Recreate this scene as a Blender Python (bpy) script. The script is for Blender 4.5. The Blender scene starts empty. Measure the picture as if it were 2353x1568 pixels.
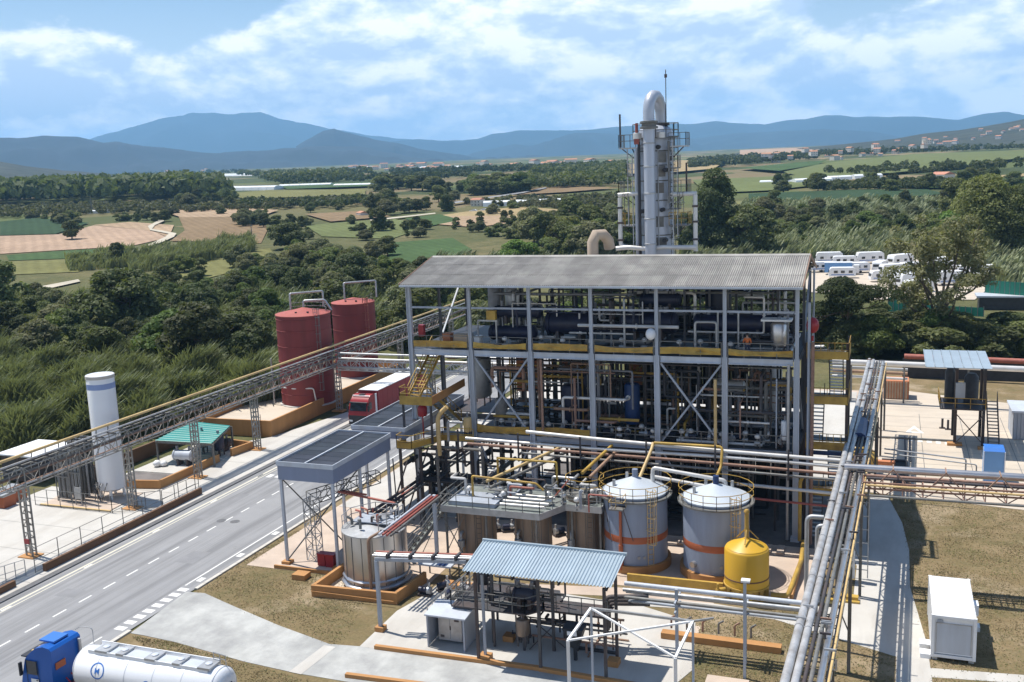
import bpy, bmesh, math, random
import numpy as np
from mathutils import Vector, Matrix, noise as mnoise
R_ = random.Random(7)
S = bpy.context.scene
COL = S.collection
PI = math.pi

# ---------------------------------------------------------------- camera
CAMH = 30.0
RX = Vector((0.93648, 0.34856, -0.03881)); RD = Vector((0.02441, -0.17518, -0.98423)); RF = Vector((-0.34986, 0.92077, -0.17256))
FPX = 2307.5
cam = bpy.data.cameras.new('camera'); cam.sensor_width = 36; cam.lens = 36 * FPX / 2353
cam.clip_start = 1; cam.clip_end = 60000
co = bpy.data.objects.new('camera', cam); COL.objects.link(co)
m3 = Matrix((RX, -RD, -RF)).transposed()
co.matrix_world = Matrix.Translation((0, 0, CAMH)) @ m3.to_4x4()
S.camera = co

# ---------------------------------------------------------------- sun and sky
SUN = Vector((-0.385, 0.075, 0.92)).normalized()          # towards the sun
sun = bpy.data.lights.new('sun', 'SUN'); sun.energy = 5.0; sun.angle = math.radians(0.55); sun.color = (1.0, 0.955, 0.88)
so = bpy.data.objects.new('sun', sun); COL.objects.link(so)
so.rotation_euler = SUN.to_track_quat('Z', 'Y').to_euler(); so.location = (-60, 20, 160)
W = bpy.data.worlds.new('World'); W.cycles.sampling_method = 'MANUAL'; W.cycles.sample_map_resolution = 512; S.world = W; W.use_nodes = True
nt = W.node_tree; nt.nodes.clear()
def N(nt, t, **k):
    n = nt.nodes.new(t)
    for a, b in k.items():
        if a == 'ins':
            for i, v in b.items(): n.inputs[i].default_value = v
        else: setattr(n, a, b)
    return n
def mathn(nt, op, a, b=None, c=None, clamp=False):
    n = nt.nodes.new('ShaderNodeMath'); n.operation = op; n.use_clamp = clamp
    for i, v in enumerate((a, b, c)):
        if v is None: continue
        if isinstance(v, (int, float)): n.inputs[i].default_value = v
        else: nt.links.new(v, n.inputs[i])
    return n.outputs[0]
def ramp(nt, src, stops, interp='LINEAR'):
    n = nt.nodes.new('ShaderNodeValToRGB'); n.color_ramp.interpolation = interp
    while len(n.color_ramp.elements) < len(stops): n.color_ramp.elements.new(0.5)
    for e, (p, c) in zip(n.color_ramp.elements, stops):
        e.position = p; e.color = (*c, 1) if not isinstance(c, (int, float)) else (c, c, c, 1)
    nt.links.new(src, n.inputs[0]); return n.outputs[0]
def mixc(nt, f, a, b, mode='MIX'):
    n = nt.nodes.new('ShaderNodeMix'); n.data_type = 'RGBA'; n.blend_type = mode
    for s, v in ((n.inputs[0], f), (n.inputs[6], a), (n.inputs[7], b)):
        if isinstance(v, (int, float)): s.default_value = v
        elif isinstance(v, tuple): s.default_value = (*v, 1) if len(v) == 3 else v
        else: nt.links.new(v, s)
    return n.outputs[2]
sky = N(nt, 'ShaderNodeTexSky', sky_type='NISHITA', sun_disc=False, sun_elevation=math.asin(SUN.z),
        sun_rotation=math.atan2(SUN.x, SUN.y), air_density=1.0, dust_density=0.6, ozone_density=1.3)
tc = N(nt, 'ShaderNodeTexCoord')
sep = N(nt, 'ShaderNodeSeparateXYZ'); nt.links.new(tc.outputs['Generated'], sep.inputs[0])
zc = sep.outputs[2]
mp = N(nt, 'ShaderNodeMapping'); mp.inputs['Scale'].default_value = (1, 1, 2.1); mp.inputs['Location'].default_value = (0.35, 0.1, 0.22)
nt.links.new(tc.outputs['Generated'], mp.inputs[0])
def cl_noise(scale, detail, rough, vec, dist=0.0):
    n = N(nt, 'ShaderNodeTexNoise', ins={'Scale': scale, 'Detail': detail, 'Roughness': rough, 'Distortion': dist}); nt.links.new(vec, n.inputs['Vector']); return n.outputs[0]
mp2 = N(nt, 'ShaderNodeMapping'); mp2.inputs['Location'].default_value = (0.010, 0.0, 0.045); nt.links.new(mp.outputs[0], mp2.inputs[0])
n1 = cl_noise(5.2, 11, 0.62, mp.outputs[0], 0.2)
n1b = cl_noise(5.2, 11, 0.62, mp2.outputs[0], 0.2)       # the same clouds sampled a little higher: lit tops, grey bases
n2 = cl_noise(2.6, 2, 0.5, mp.outputs[0])
nf = cl_noise(26, 7, 0.65, mp.outputs[0])
dens = mathn(nt, 'MULTIPLY_ADD', n2, 0.45, mathn(nt, 'MULTIPLY', n1, 0.95))
dens = mathn(nt, 'MULTIPLY_ADD', nf, 0.14, dens)
# clouds pile up towards the horizon
lowz = N(nt, 'ShaderNodeMapRange', interpolation_type='SMOOTHSTEP', ins={1: 0.07, 2: 0.36, 3: 0.20, 4: -0.36}); nt.links.new(zc, lowz.inputs[0])
dens = mathn(nt, 'ADD', dens, lowz.outputs[0])
def gap(vec, w0, w1, amt):      # an opening of blue sky
    d = N(nt, 'ShaderNodeVectorMath', operation='DOT_PRODUCT'); d.inputs[1].default_value = Vector(vec).normalized(); nt.links.new(tc.outputs['Generated'], d.inputs[0])
    m = N(nt, 'ShaderNodeMapRange', interpolation_type='SMOOTHSTEP', ins={1: math.cos(w0), 2: math.cos(w1), 3: 0.0, 4: amt}); nt.links.new(d.outputs['Value'], m.inputs[0]); return m.outputs[0]
def pdir(px, py): return RX * (px - 1176.5) + RD * (py - 784) + RF * FPX
dens = mathn(nt, 'SUBTRACT', dens, gap(pdir(160, -150), 0.15, 0.07, 0.34))
dens = mathn(nt, 'SUBTRACT', dens, gap(pdir(500, -110), 0.085, 0.03, 0.26))
dens = mathn(nt, 'SUBTRACT', dens, gap(pdir(2000, -60), 0.09, 0.02, 0.12))
cover = N(nt, 'ShaderNodeMapRange', interpolation_type='SMOOTHSTEP', ins={1: 0.655, 2: 0.775, 3: 0.0, 4: 1.0}); nt.links.new(dens, cover.inputs[0])
def puff(vec):                  # cauliflower heads of the cumulus
    ad = N(nt, 'ShaderNodeVectorMath', operation='MULTIPLY_ADD'); nz = N(nt, 'ShaderNodeTexNoise', ins={'Scale': 9.0, 'Detail': 5, 'Roughness': .6}); nt.links.new(vec, nz.inputs['Vector'])
    nt.links.new(nz.outputs['Color'], ad.inputs[0]); ad.inputs[1].default_value = (.09, .09, .09); nt.links.new(vec, ad.inputs[2])
    v = N(nt, 'ShaderNodeTexVoronoi', feature='F1', ins={'Scale': 9.5, 'Detail': 2.0, 'Roughness': .5, 'Lacunarity': 2.3}); nt.links.new(ad.outputs[0], v.inputs['Vector']); return v.outputs['Distance']
pf, pfb = puff(mp.outputs[0]), puff(mp2.outputs[0])
relief = mathn(nt, 'SUBTRACT', n1, n1b)
relief = mathn(nt, 'MULTIPLY_ADD', mathn(nt, 'SUBTRACT', pfb, pf), .22, relief)
shade = mathn(nt, 'MULTIPLY_ADD', relief, 5.2, 0.44)
shade = mathn(nt, 'MULTIPLY_ADD', mathn(nt, 'SUBTRACT', nf, 0.5), 1.1, shade, clamp=True)
ccol = ramp(nt, shade, [(0.0, (6.4, 7.8, 10.2)), (0.42, (8.8, 9.9, 11.5)), (0.70, (11.2, 11.6, 12.3)), (1.0, (13.4, 13.3, 13.2))])
# thin pale veil low over the hills
veil = N(nt, 'ShaderNodeMapRange', interpolation_type='SMOOTHSTEP', ins={1: 0.0, 2: 0.20, 3: 0.80, 4: 0.02}); nt.links.new(zc, veil.inputs[0])
base = mixc(nt, veil.outputs[0], mixc(nt, 1.0, sky.outputs[0], (0.92, 1.02, 1.10), 'MULTIPLY'), (9.6, 10.8, 12.2))
lowc = N(nt, 'ShaderNodeMapRange', interpolation_type='SMOOTHSTEP', ins={1: 0.0, 2: 0.075, 3: 0.80, 4: 0.95}); nt.links.new(zc, lowc.inputs[0])
skyc = mixc(nt, mathn(nt, 'MULTIPLY', cover.outputs[0], lowc.outputs[0]), base, ccol)
bg = N(nt, 'ShaderNodeBackground', ins={'Strength': 0.09}); nt.links.new(skyc, bg.inputs[0])
wo = N(nt, 'ShaderNodeOutputWorld'); nt.links.new(bg.outputs[0], wo.inputs[0])
vs = S.view_settings; vs.view_transform = 'Standard'; vs.look = 'None'; vs.exposure = 0.33; vs.gamma = 1; vs.use_curve_mapping = False
S.cycles.use_denoising = True
S.cycles.volume_step_rate = 10; S.cycles.max_bounces = 8; S.cycles.diffuse_bounces = 3; S.cycles.volume_bounces = 4; S.cycles.transparent_max_bounces = 6

# ---------------------------------------------------------------- survey helpers: picture point -> place
def ray(px, py): return RX * (px - 1176.5) + RD * (py - 784) + RF * FPX
def gp(px, py, z=0.0):
    d = ray(px, py); t = (z - CAMH) / d.z; return Vector((d.x * t, d.y * t, z))
def yp(px, py, Y):
    d = ray(px, py); t = Y / d.y; return Vector((d.x * t, Y, CAMH + d.z * t))
HK = [(0, 0), (260, 0), (750, 12), (1400, 21), (2600, 33), (6000, 70), (40000, 90)]
def hgt(x, y):
    r = math.hypot(x, y)
    for (a, b), (c, d) in zip(HK, HK[1:]):
        if r <= c: return b + (d - b) * (r - a) / (c - a)
    return HK[-1][1]
def tp(px, py):                         # point of the terrain seen there
    d = ray(px, py).normalized(); a, b = 20.0, 20.0
    while b < 15000:
        if CAMH + d.z * b < hgt(d.x * b, d.y * b): break
        a = b; b *= 1.03
    for _ in range(22):
        m = (a + b) / 2
        if CAMH + d.z * m < hgt(d.x * m, d.y * m): b = m
        else: a = m
    x, y = d.x * b, d.y * b
    return Vector((x, y, hgt(x, y)))
def pxm(p):                             # picture pixels per metre at a place
    return FPX / max(1.0, (Vector(p) - Vector((0, 0, CAMH))).dot(RF))
# ---------------------------------------------------------------- materials
MATS = {}
def mat(name, col, rough=0.6, metal=0.0, var=0.12, scale=1.2, bump=0.0, bscale=None, dirt=None, dirt_amt=0.5, dirt_scale=0.35, objvar=0.0, streak=False, spec=0.4, trans=0.0):
    m = bpy.data.materials.new(name); m.use_nodes = True; nt = m.node_tree; nt.nodes.clear()
    out = N(nt, 'ShaderNodeOutputMaterial'); b = N(nt, 'ShaderNodeBsdfPrincipled', ins={'Roughness': rough, 'Metallic': metal, 'Specular IOR Level': spec})
    geo = N(nt, 'ShaderNodeNewGeometry'); pos = geo.outputs['Position']
    if streak:
        mpp = N(nt, 'ShaderNodeMapping'); mpp.inputs['Scale'].default_value = (1, 1, 0.12); nt.links.new(pos, mpp.inputs[0]); vec = mpp.outputs[0]
    else: vec = pos
    def noi(sc, det=5, ro=0.6, v=vec):
        n = N(nt, 'ShaderNodeTexNoise', ins={'Scale': sc, 'Detail': det, 'Roughness': ro}); nt.links.new(v, n.inputs['Vector']); return n.outputs[0]
    c = Vector(col); hi = tuple(min(1, v * (1 + var)) for v in c); lo = tuple(v * (1 - var) for v in c)
    cc = ramp(nt, noi(scale), [(0.3, lo), (0.7, hi)])
    if dirt:
        f = ramp(nt, noi(dirt_scale, 8, 0.68), [(0.42, 0.0), (0.68, dirt_amt)])
        cc = mixc(nt, f, cc, tuple(dirt))
    if objvar:
        oi = N(nt, 'ShaderNodeObjectInfo')
        hs = N(nt, 'ShaderNodeHueSaturation'); nt.links.new(cc, hs.inputs['Color'])
        nt.links.new(mathn(nt, 'MULTIPLY_ADD', oi.outputs['Random'], 2 * objvar, 1 - objvar), hs.inputs['Value']); 
        nt.links.new(mathn(nt, 'MULTIPLY_ADD', mathn(nt, 'FRACT', mathn(nt, 'MULTIPLY', oi.outputs['Random'], 7.31)), 0.12 * objvar, 0.5 - 0.06 * objvar), hs.inputs['Hue'])
        cc = hs.outputs[0]
    nt.links.new(cc, b.inputs['Base Color'])
    if bump:
        bn = N(nt, 'ShaderNodeBump', ins={'Strength': 0.7, 'Distance': bump}); nt.links.new(noi(bscale or scale * 6, 6, 0.65, pos), bn.inputs['Height']); nt.links.new(bn.outputs[0], b.inputs['Normal'])
    sh = b.outputs[0]
    if trans:
        tr = N(nt, 'ShaderNodeBsdfTranslucent'); nt.links.new(mixc(nt, 1.0, cc, (1.25, 1.3, 0.55), 'MULTIPLY'), tr.inputs[0])
        mx = N(nt, 'ShaderNodeMixShader', ins={0: trans}); nt.links.new(sh, mx.inputs[1]); nt.links.new(tr.outputs[0], mx.inputs[2]); sh = mx.outputs[0]
    nt.links.new(sh, out.inputs[0]); MATS[name] = m; return m
RUST = (0.16, 0.07, 0.035)
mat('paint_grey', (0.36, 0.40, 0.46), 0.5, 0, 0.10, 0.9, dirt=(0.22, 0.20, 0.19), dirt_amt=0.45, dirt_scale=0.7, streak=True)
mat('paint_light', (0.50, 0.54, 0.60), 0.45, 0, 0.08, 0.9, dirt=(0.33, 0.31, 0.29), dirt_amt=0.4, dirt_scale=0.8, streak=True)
mat('paint_grey_shaded', (0.125, 0.127, 0.135), 0.6, 0, 0.15, 0.9, dirt=(0.09, 0.075, 0.065), dirt_amt=0.6, dirt_scale=0.7, streak=True)  # darker copy of paint_grey: shade inside the frame put into the colour
mat('truss_beige', (0.33, 0.315, 0.285), 0.6, 0.2, 0.2, 2.0, dirt=(0.18, 0.13, 0.09), dirt_amt=0.5)
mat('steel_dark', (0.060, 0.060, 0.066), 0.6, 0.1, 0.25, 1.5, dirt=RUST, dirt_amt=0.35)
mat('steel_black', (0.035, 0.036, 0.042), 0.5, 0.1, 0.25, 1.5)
mat('galv', (0.42, 0.43, 0.44), 0.45, 0.55, 0.16, 2.0, dirt=(0.25, 0.22, 0.20), dirt_amt=0.3, objvar=0.08)
mat('galv_dull', (0.185, 0.188, 0.182), 0.6, 0.3, 0.2, 2.0, dirt=(0.16, 0.12, 0.09), dirt_amt=0.5, objvar=0.12)
mat('grating', (0.20, 0.22, 0.21), 0.7, 0.3, 0.2, 3.0)
mat('alu_clad', (0.56, 0.55, 0.55), 0.32, 0.85, 0.06, 1.5, objvar=0.05, dirt=(0.42, 0.36, 0.31), dirt_amt=0.4, streak=True)
mat('alu_brown', (0.30, 0.235, 0.185), 0.5, 0.35, 0.25, 1.6, dirt=(0.20, 0.12, 0.07), dirt_amt=0.55, dirt_scale=0.9, streak=True)
mat('pipe_white', (0.66, 0.65, 0.63), 0.38, 0.25, 0.08, 2, dirt=(0.38, 0.33, 0.28), dirt_amt=0.45, dirt_scale=1.0)
mat('pipe_lag', (0.50, 0.495, 0.49), 0.42, 0.3, 0.12, 2, dirt=(0.24, 0.21, 0.19), dirt_amt=0.7, dirt_scale=1.1)
mat('pipe_grey', (0.22, 0.235, 0.26), 0.45, 0.2, 0.15, 2, dirt=RUST, dirt_amt=0.25, objvar=0.2)
mat('pipe_red', (0.33, 0.10, 0.075), 0.55, 0, 0.2, 2, objvar=0.1)
mat('pipe_brown', (0.28, 0.17, 0.12), 0.6, 0, 0.25, 2, objvar=0.15)
mat('pipe_blue', (0.020, 0.048, 0.14), 0.45, 0, 0.2, 2)
mat('navy', (0.013, 0.018, 0.045), 0.42, 0, 0.25, 1.5, dirt=(0.09, 0.08, 0.08), dirt_amt=0.3, objvar=0.2)
mat('near_black', (0.014, 0.014, 0.017), 0.7, 0, 0.2, 0.8)  # near-black: shade at the back of the floors put into the colour
mat('yellow', (0.46, 0.295, 0.06), 0.55, 0, 0.2, 1.2, dirt=(0.22, 0.125, 0.04), dirt_amt=0.6, dirt_scale=0.7, objvar=0.06)
mat('yellow_tank', (0.60, 0.35, 0.028), 0.42, 0, 0.05, 0.8, dirt=(0.50, 0.30, 0.04), dirt_amt=0.4, dirt_scale=0.8, streak=True)
mat('yellow_dirty', (0.42, 0.26, 0.05), 0.65, 0, 0.3, 1.5, dirt=(0.16, 0.10, 0.04), dirt_amt=0.7, dirt_scale=1.0)
mat('pipe_cream', (0.62, 0.44, 0.20), 0.5, 0, 0.12, 1.5, dirt=(0.35, 0.22, 0.1), dirt_amt=0.4)
mat('ochre', (0.44, 0.225, 0.085), 0.8, 0, 0.10, 0.8, bump=0.01, dirt=(0.33, 0.16, 0.06), dirt_amt=0.5, dirt_scale=0.6, streak=True)
mat('wall_brown', (0.15, 0.08, 0.045), 0.85, 0, 0.15, 0.8, bump=0.01)
mat('terracotta', (0.52, 0.20, 0.095), 0.8, 0, 0.12, 1.2)
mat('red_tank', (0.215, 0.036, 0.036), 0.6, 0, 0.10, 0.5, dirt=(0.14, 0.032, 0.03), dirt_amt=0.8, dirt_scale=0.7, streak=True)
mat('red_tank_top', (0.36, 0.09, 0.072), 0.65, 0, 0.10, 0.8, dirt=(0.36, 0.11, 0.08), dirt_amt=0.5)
mat('red_paint', (0.30, 0.022, 0.028), 0.35, 0, 0.06, 0.8)
mat('red_curtain', (0.27, 0.022, 0.03), 0.5, 0, 0.08, 0.8)
mat('blue_paint', (0.012, 0.10, 0.40), 0.3, 0, 0.06, 0.8)
mat('blue_plastic', (0.16, 0.33, 0.60), 0.45, 0, 0.05, 0.8)
mat('blue_mark', (0.035, 0.16, 0.50), 0.5, 0, 0.05)
mat('blue_band', (0.22, 0.30, 0.52), 0.5, 0, 0.08)
mat('white_paint', (0.80, 0.81, 0.82), 0.4, 0, 0.03, 0.6, dirt=(0.62, 0.60, 0.56), dirt_amt=0.35, streak=True, objvar=0.03)
mat('white_gloss', (0.76, 0.77, 0.79), 0.22, 0, 0.02, 0.6, spec=0.5)
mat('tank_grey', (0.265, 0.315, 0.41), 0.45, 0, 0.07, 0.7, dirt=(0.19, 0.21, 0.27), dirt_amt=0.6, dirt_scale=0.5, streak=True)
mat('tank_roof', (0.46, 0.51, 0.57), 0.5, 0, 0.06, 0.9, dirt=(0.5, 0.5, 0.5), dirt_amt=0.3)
mat('orange_band', (0.37, 0.105, 0.045), 0.5, 0, 0.08, 1, dirt=(0.34, 0.10, 0.05), dirt_amt=0.4)
mat('column_skin', (0.44, 0.47, 0.53), 0.42, 0.3, 0.08, 0.7, dirt=(0.42, 0.42, 0.45), dirt_amt=0.45, streak=True)
mat('duct_beige', (0.46, 0.36, 0.27), 0.6, 0, 0.1, 0.8)
mat('roof_fibre', (0.36, 0.345, 0.32), 0.9, 0, 0.2, 0.35, bump=0.006, dirt=(0.20, 0.19, 0.18), dirt_amt=0.7, dirt_scale=0.45, objvar=0.10)
mat('roof_blue', (0.40, 0.475, 0.53), 0.42, 0.3, 0.05, 0.5, objvar=0.03, dirt=(0.26, 0.32, 0.36), dirt_amt=0.4)
mat('roof_green', (0.022, 0.22, 0.19), 0.45, 0, 0.08, 0.8, objvar=0.04)
mat('canopy_fascia', (0.215, 0.255, 0.365), 0.5, 0, 0.06, 0.8, dirt=(0.20, 0.23, 0.28), dirt_amt=0.4, streak=True)
mat('solar', (0.030, 0.033, 0.042), 0.5, 0, 0.3, 0.7, objvar=0.35, spec=0.25)
mat('rubber', (0.022, 0.022, 0.023), 0.8, 0, 0.2, 3)
mat('glass_dark', (0.015, 0.02, 0.026), 0.08, 0, 0.1, 1, spec=0.8)
mat('skin', (0.45, 0.27, 0.19), 0.6)
mat('workwear', (0.62, 0.16, 0.04), 0.8, 0, 0.12, 3)
mat('trousers', (0.04, 0.05, 0.09), 0.8)
mat('hair', (0.03, 0.02, 0.015), 0.7)
mat('wood_crate', (0.55, 0.40, 0.27), 0.85, 0, 0.15, 1.5)
mat('green_net', (0.02, 0.16, 0.11), 0.9, 0, 0.15, 0.5)
mat('roof_tile_far', (0.42, 0.21, 0.13), 0.9, 0, 0.15, 0.05, objvar=0.15)
mat('wall_far', (0.66, 0.61, 0.54), 0.9, 0, 0.05, 0.1, objvar=0.12)
mat('greenhouse', (0.70, 0.72, 0.72), 0.5, 0, 0.05, 0.05)
# ground
mat('asphalt', (0.275, 0.275, 0.28), 0.92, 0, 0.07, 0.35, bump=0.004, bscale=25, dirt=(0.225, 0.225, 0.23), dirt_amt=0.55, dirt_scale=0.13)
def add_tracks(name, amt=.5, sc=(1.3, .035, 1), col=(0.19, 0.19, 0.195)):
    m = MATS[name]; nt = m.node_tree; b = [n for n in nt.nodes if n.type == 'BSDF_PRINCIPLED'][0]; src = b.inputs['Base Color'].links[0].from_socket
    g = N(nt, 'ShaderNodeNewGeometry'); mpp = N(nt, 'ShaderNodeMapping'); mpp.inputs['Scale'].default_value = sc; nt.links.new(g.outputs['Position'], mpp.inputs[0])
    n = N(nt, 'ShaderNodeTexNoise', ins={'Scale': 1.0, 'Detail': 6, 'Roughness': .62}); nt.links.new(mpp.outputs[0], n.inputs['Vector'])
    n2 = N(nt, 'ShaderNodeTexNoise', ins={'Scale': .9, 'Detail': 9, 'Roughness': .75}); nt.links.new(g.outputs['Position'], n2.inputs['Vector'])
    c1 = mixc(nt, ramp(nt, n.outputs[0], [(.46, 0.0), (.62, amt)]), src, col)
    c2 = mixc(nt, ramp(nt, n2.outputs[0], [(.64, 0.0), (.74, amt)]), c1, tuple(v * .7 for v in col)); nt.links.new(c2, b.inputs['Base Color'])
add_tracks('asphalt', .8, (1.3, .035, 1), (0.17, 0.17, 0.175))
mat('concrete', (0.50, 0.48, 0.445), 0.92, 0, 0.06, 0.5, bump=0.006, bscale=12, dirt=(0.47, 0.44, 0.39), dirt_amt=0.5, dirt_scale=0.16)
mat('concrete_cream', (0.53, 0.455, 0.365), 0.92, 0, 0.06, 0.4, bump=0.006, bscale=12, dirt=(0.50, 0.43, 0.36), dirt_amt=0.5, dirt_scale=0.12)
mat('concrete_pink', (0.52, 0.42, 0.34), 0.92, 0, 0.10, 0.5, bump=0.006, bscale=12, dirt=(0.36, 0.29, 0.24), dirt_amt=0.6, dirt_scale=0.3)
mat('concrete_grey', (0.45, 0.45, 0.43), 0.92, 0, 0.06, 0.3, bump=0.005, bscale=10, dirt=(0.23, 0.23, 0.23), dirt_amt=0.85, dirt_scale=0.23)
add_tracks('concrete', .35, (.5, .12, 1), (.33, .30, .265)); add_tracks('concrete_cream', .3, (.12, .5, 1), (.36, .31, .26)); add_tracks('concrete_grey', .5, (.35, .16, 1), (.24, .24, .235))
mat('dark_concrete', (0.16, 0.14, 0.13), 0.8, 0, 0.25, 0.5, dirt=(0.07, 0.065, 0.06), dirt_amt=0.7)  # dark concrete mottled with near-black
mat('road_patch', (0.225, 0.225, 0.232), 0.92, 0, 0.1, 0.8)
mat('kerb', (0.52, 0.49, 0.44), 0.9, 0, 0.1, 0.8)
mat('line_white', (0.74, 0.73, 0.70), 0.8, 0, 0.06, 2, dirt=(0.5, 0.5, 0.48), dirt_amt=0.5, dirt_scale=2)
mat('line_yellow', (0.62, 0.58, 0.47), 0.8, 0, 0.06, 2)
mat('manhole', (0.13, 0.13, 0.135), 0.7, 0.2, 0.2, 4)
mat('track', (0.46, 0.41, 0.32), 0.95, 0, 0.1, 0.1)
mat('gravel_pale', (0.52, 0.46, 0.38), 0.95, 0, 0.2, 1.0, bump=0.02)

def ground_mat(name, cols, s1=0.05, s2=0.6, bump=0.05, bs=6, sand=None, rows=False):
    m = bpy.data.materials.new(name); m.use_nodes = True; nt = m.node_tree; nt.nodes.clear()
    out = N(nt, 'ShaderNodeOutputMaterial'); b = N(nt, 'ShaderNodeBsdfPrincipled', ins={'Roughness': 0.95, 'Specular IOR Level': 0.1})
    geo = N(nt, 'ShaderNodeNewGeometry'); pos = geo.outputs['Position']
    def noi(sc, det=8, ro=0.65):
        n = N(nt, 'ShaderNodeTexNoise', ins={'Scale': sc, 'Detail': det, 'Roughness': ro}); nt.links.new(pos, n.inputs['Vector']); return n.outputs[0]
    a = ramp(nt, noi(s1), [(0.34, cols[0]), (0.50, cols[1]), (0.64, cols[2])])
    f = ramp(nt, noi(s2, 6, 0.7), [(0.40, 0.0), (0.66, 0.75)])
    cc = mixc(nt, f, a, cols[3])
    f2 = ramp(nt, noi(s2 * 4.5, 5, 0.75), [(0.45, 0.0), (0.7, 0.7)]); cc = mixc(nt, f2, cc, tuple(v * 1.25 for v in cols[1]))
    f3 = ramp(nt, noi(s1 * 3.1, 7, 0.7), [(0.50, 0.0), (0.68, 0.55)]); cc = mixc(nt, f3, cc, cols[0])
    if rows:
        wv = N(nt, 'ShaderNodeTexWave', bands_direction='DIAGONAL', ins={'Scale': .11, 'Distortion': 1.2, 'Detail': 2, 'Detail Scale': .4}); nt.links.new(pos, wv.inputs['Vector']); cc = mixc(nt, 1.0, cc, ramp(nt, wv.outputs['Fac'], [(.2, (.93,) * 3), (.8, (1.04,) * 3)]), 'MULTIPLY')
    if sand: cc = mixc(nt, ramp(nt, noi(.16, 7, .62), [(.53, 0.0), (.66, .8)]), cc, sand)
    g = ramp(nt, noi(bs, 3, 0.7), [(0.3, (0.86,) * 3), (0.7, (1.12,) * 3)])
    cc = mixc(nt, 1.0, cc, g, 'MULTIPLY')
    nt.links.new(cc, b.inputs['Base Color'])
    if bump:
        bn = N(nt, 'ShaderNodeBump', ins={'Strength': 0.8, 'Distance': bump}); nt.links.new(noi(bs * 1.3, 5, 0.7), bn.inputs['Height']); nt.links.new(bn.outputs[0], b.inputs['Normal'])
    nt.links.new(b.outputs[0], out.inputs[0]); MATS[name] = m; return m
ground_mat('lawn_dry', [(0.105, 0.100, 0.045), (0.195, 0.150, 0.080), (0.31, 0.235, 0.145), (0.19, 0.136, 0.076)], 0.13, 0.8, 0.05, 5, (0.36, 0.285, 0.195))
ground_mat('lawn_sandy', [(0.20, 0.155, 0.085), (0.34, 0.275, 0.19), (0.46, 0.39, 0.29), (0.23, 0.175, 0.10)], 0.3, 1.6, 0.04, 6)
ground_mat('scrub', [(0.082, 0.092, 0.040), (0.125, 0.120, 0.055), (0.19, 0.155, 0.082), (0.065, 0.078, 0.034)], 0.012, 0.12, 0.3, 1.0)
def mosaic(name):
    m = MATS[name]; nt = m.node_tree; b = [n for n in nt.nodes if n.type == 'BSDF_PRINCIPLED'][0]; src = b.inputs['Base Color'].links[0].from_socket
    g = N(nt, 'ShaderNodeNewGeometry'); mpp = N(nt, 'ShaderNodeMapping'); mpp.inputs['Scale'].default_value = (.0085, .0085, 0); mpp.inputs['Rotation'].default_value = (0, 0, .5); nt.links.new(g.outputs['Position'], mpp.inputs[0])
    v = N(nt, 'ShaderNodeTexVoronoi', distance='CHEBYCHEV', ins={'Scale': 1.0, 'Randomness': .8}); nt.links.new(mpp.outputs[0], v.inputs['Vector'])
    sx = N(nt, 'ShaderNodeSeparateXYZ'); nt.links.new(v.outputs['Color'], sx.inputs[0])
    c = ramp(nt, sx.outputs[0], [(0, (.05, .07, .03)), (.22, (.085, .10, .04)), (.40, (.15, .135, .065)), (.55, (.10, .125, .045)), (.70, (.20, .155, .09)), (.82, (.065, .085, .035)), (.92, (.26, .20, .12))], 'CONSTANT')
    ln = N(nt, 'ShaderNodeVectorMath', operation='LENGTH'); nt.links.new(g.outputs['Position'], ln.inputs[0])
    f = N(nt, 'ShaderNodeMapRange', ins={1: 420, 2: 620, 3: 0, 4: .8}); nt.links.new(ln.outputs['Value'], f.inputs[0])
    nt.links.new(mixc(nt, f.outputs[0], src, c), b.inputs['Base Color'])
mosaic('scrub')
FIELD = {}
for nme, c in dict(straw=(0.34, 0.26, 0.14), tan=(0.36, 0.26, 0.17), brown=(0.22, 0.155, 0.09), olive=(0.17, 0.165, 0.065), green=(0.065, 0.105, 0.04), dark=(0.040, 0.070, 0.034), lime=(0.135, 0.155, 0.062), pink=(0.38, 0.27, 0.19)).items():
    ground_mat('field_' + nme, [tuple(v * 0.85 for v in c), c, tuple(v * 1.15 for v in c), tuple(v * 0.8 for v in c)], 0.02, 0.1, 0.1, 0.5, None, True)
def leaf_mat(name, col, var=0.45, objvar=0.32, trans=0.34, scale=0.9):
    return mat(name, col, 0.65, 0, var, scale, objvar=objvar, trans=trans, spec=0.25)
leaf_mat('leaf_dark', (0.094, 0.110, 0.043)); leaf_mat('leaf_mid', (0.134, 0.152, 0.055)); leaf_mat('leaf_light', (0.110, 0.145, 0.038))
leaf_mat('leaf_grey', (0.165, 0.172, 0.088)); leaf_mat('leaf_pine', (0.048, 0.066, 0.020)); leaf_mat('leaf_bright', (0.100, 0.165, 0.035))
leaf_mat('reed', (0.24, 0.262, 0.145), 0.45, 0.1, 0.15, 0.35); leaf_mat('reed_dry', (0.29, 0.24, 0.135), 0.4, 0.1, 0.15, 0.3)
mat('bark', (0.11, 0.085, 0.062), 0.9, 0, 0.3, 3)
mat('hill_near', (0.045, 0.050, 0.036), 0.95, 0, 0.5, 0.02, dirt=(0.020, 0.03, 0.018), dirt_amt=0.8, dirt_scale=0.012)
mat('hill_far', (0.022, 0.03, 0.04), 0.95, 0, 0.3, 0.0015, dirt=(0.018, 0.028, 0.03), dirt_amt=0.7, dirt_scale=0.002)
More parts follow.
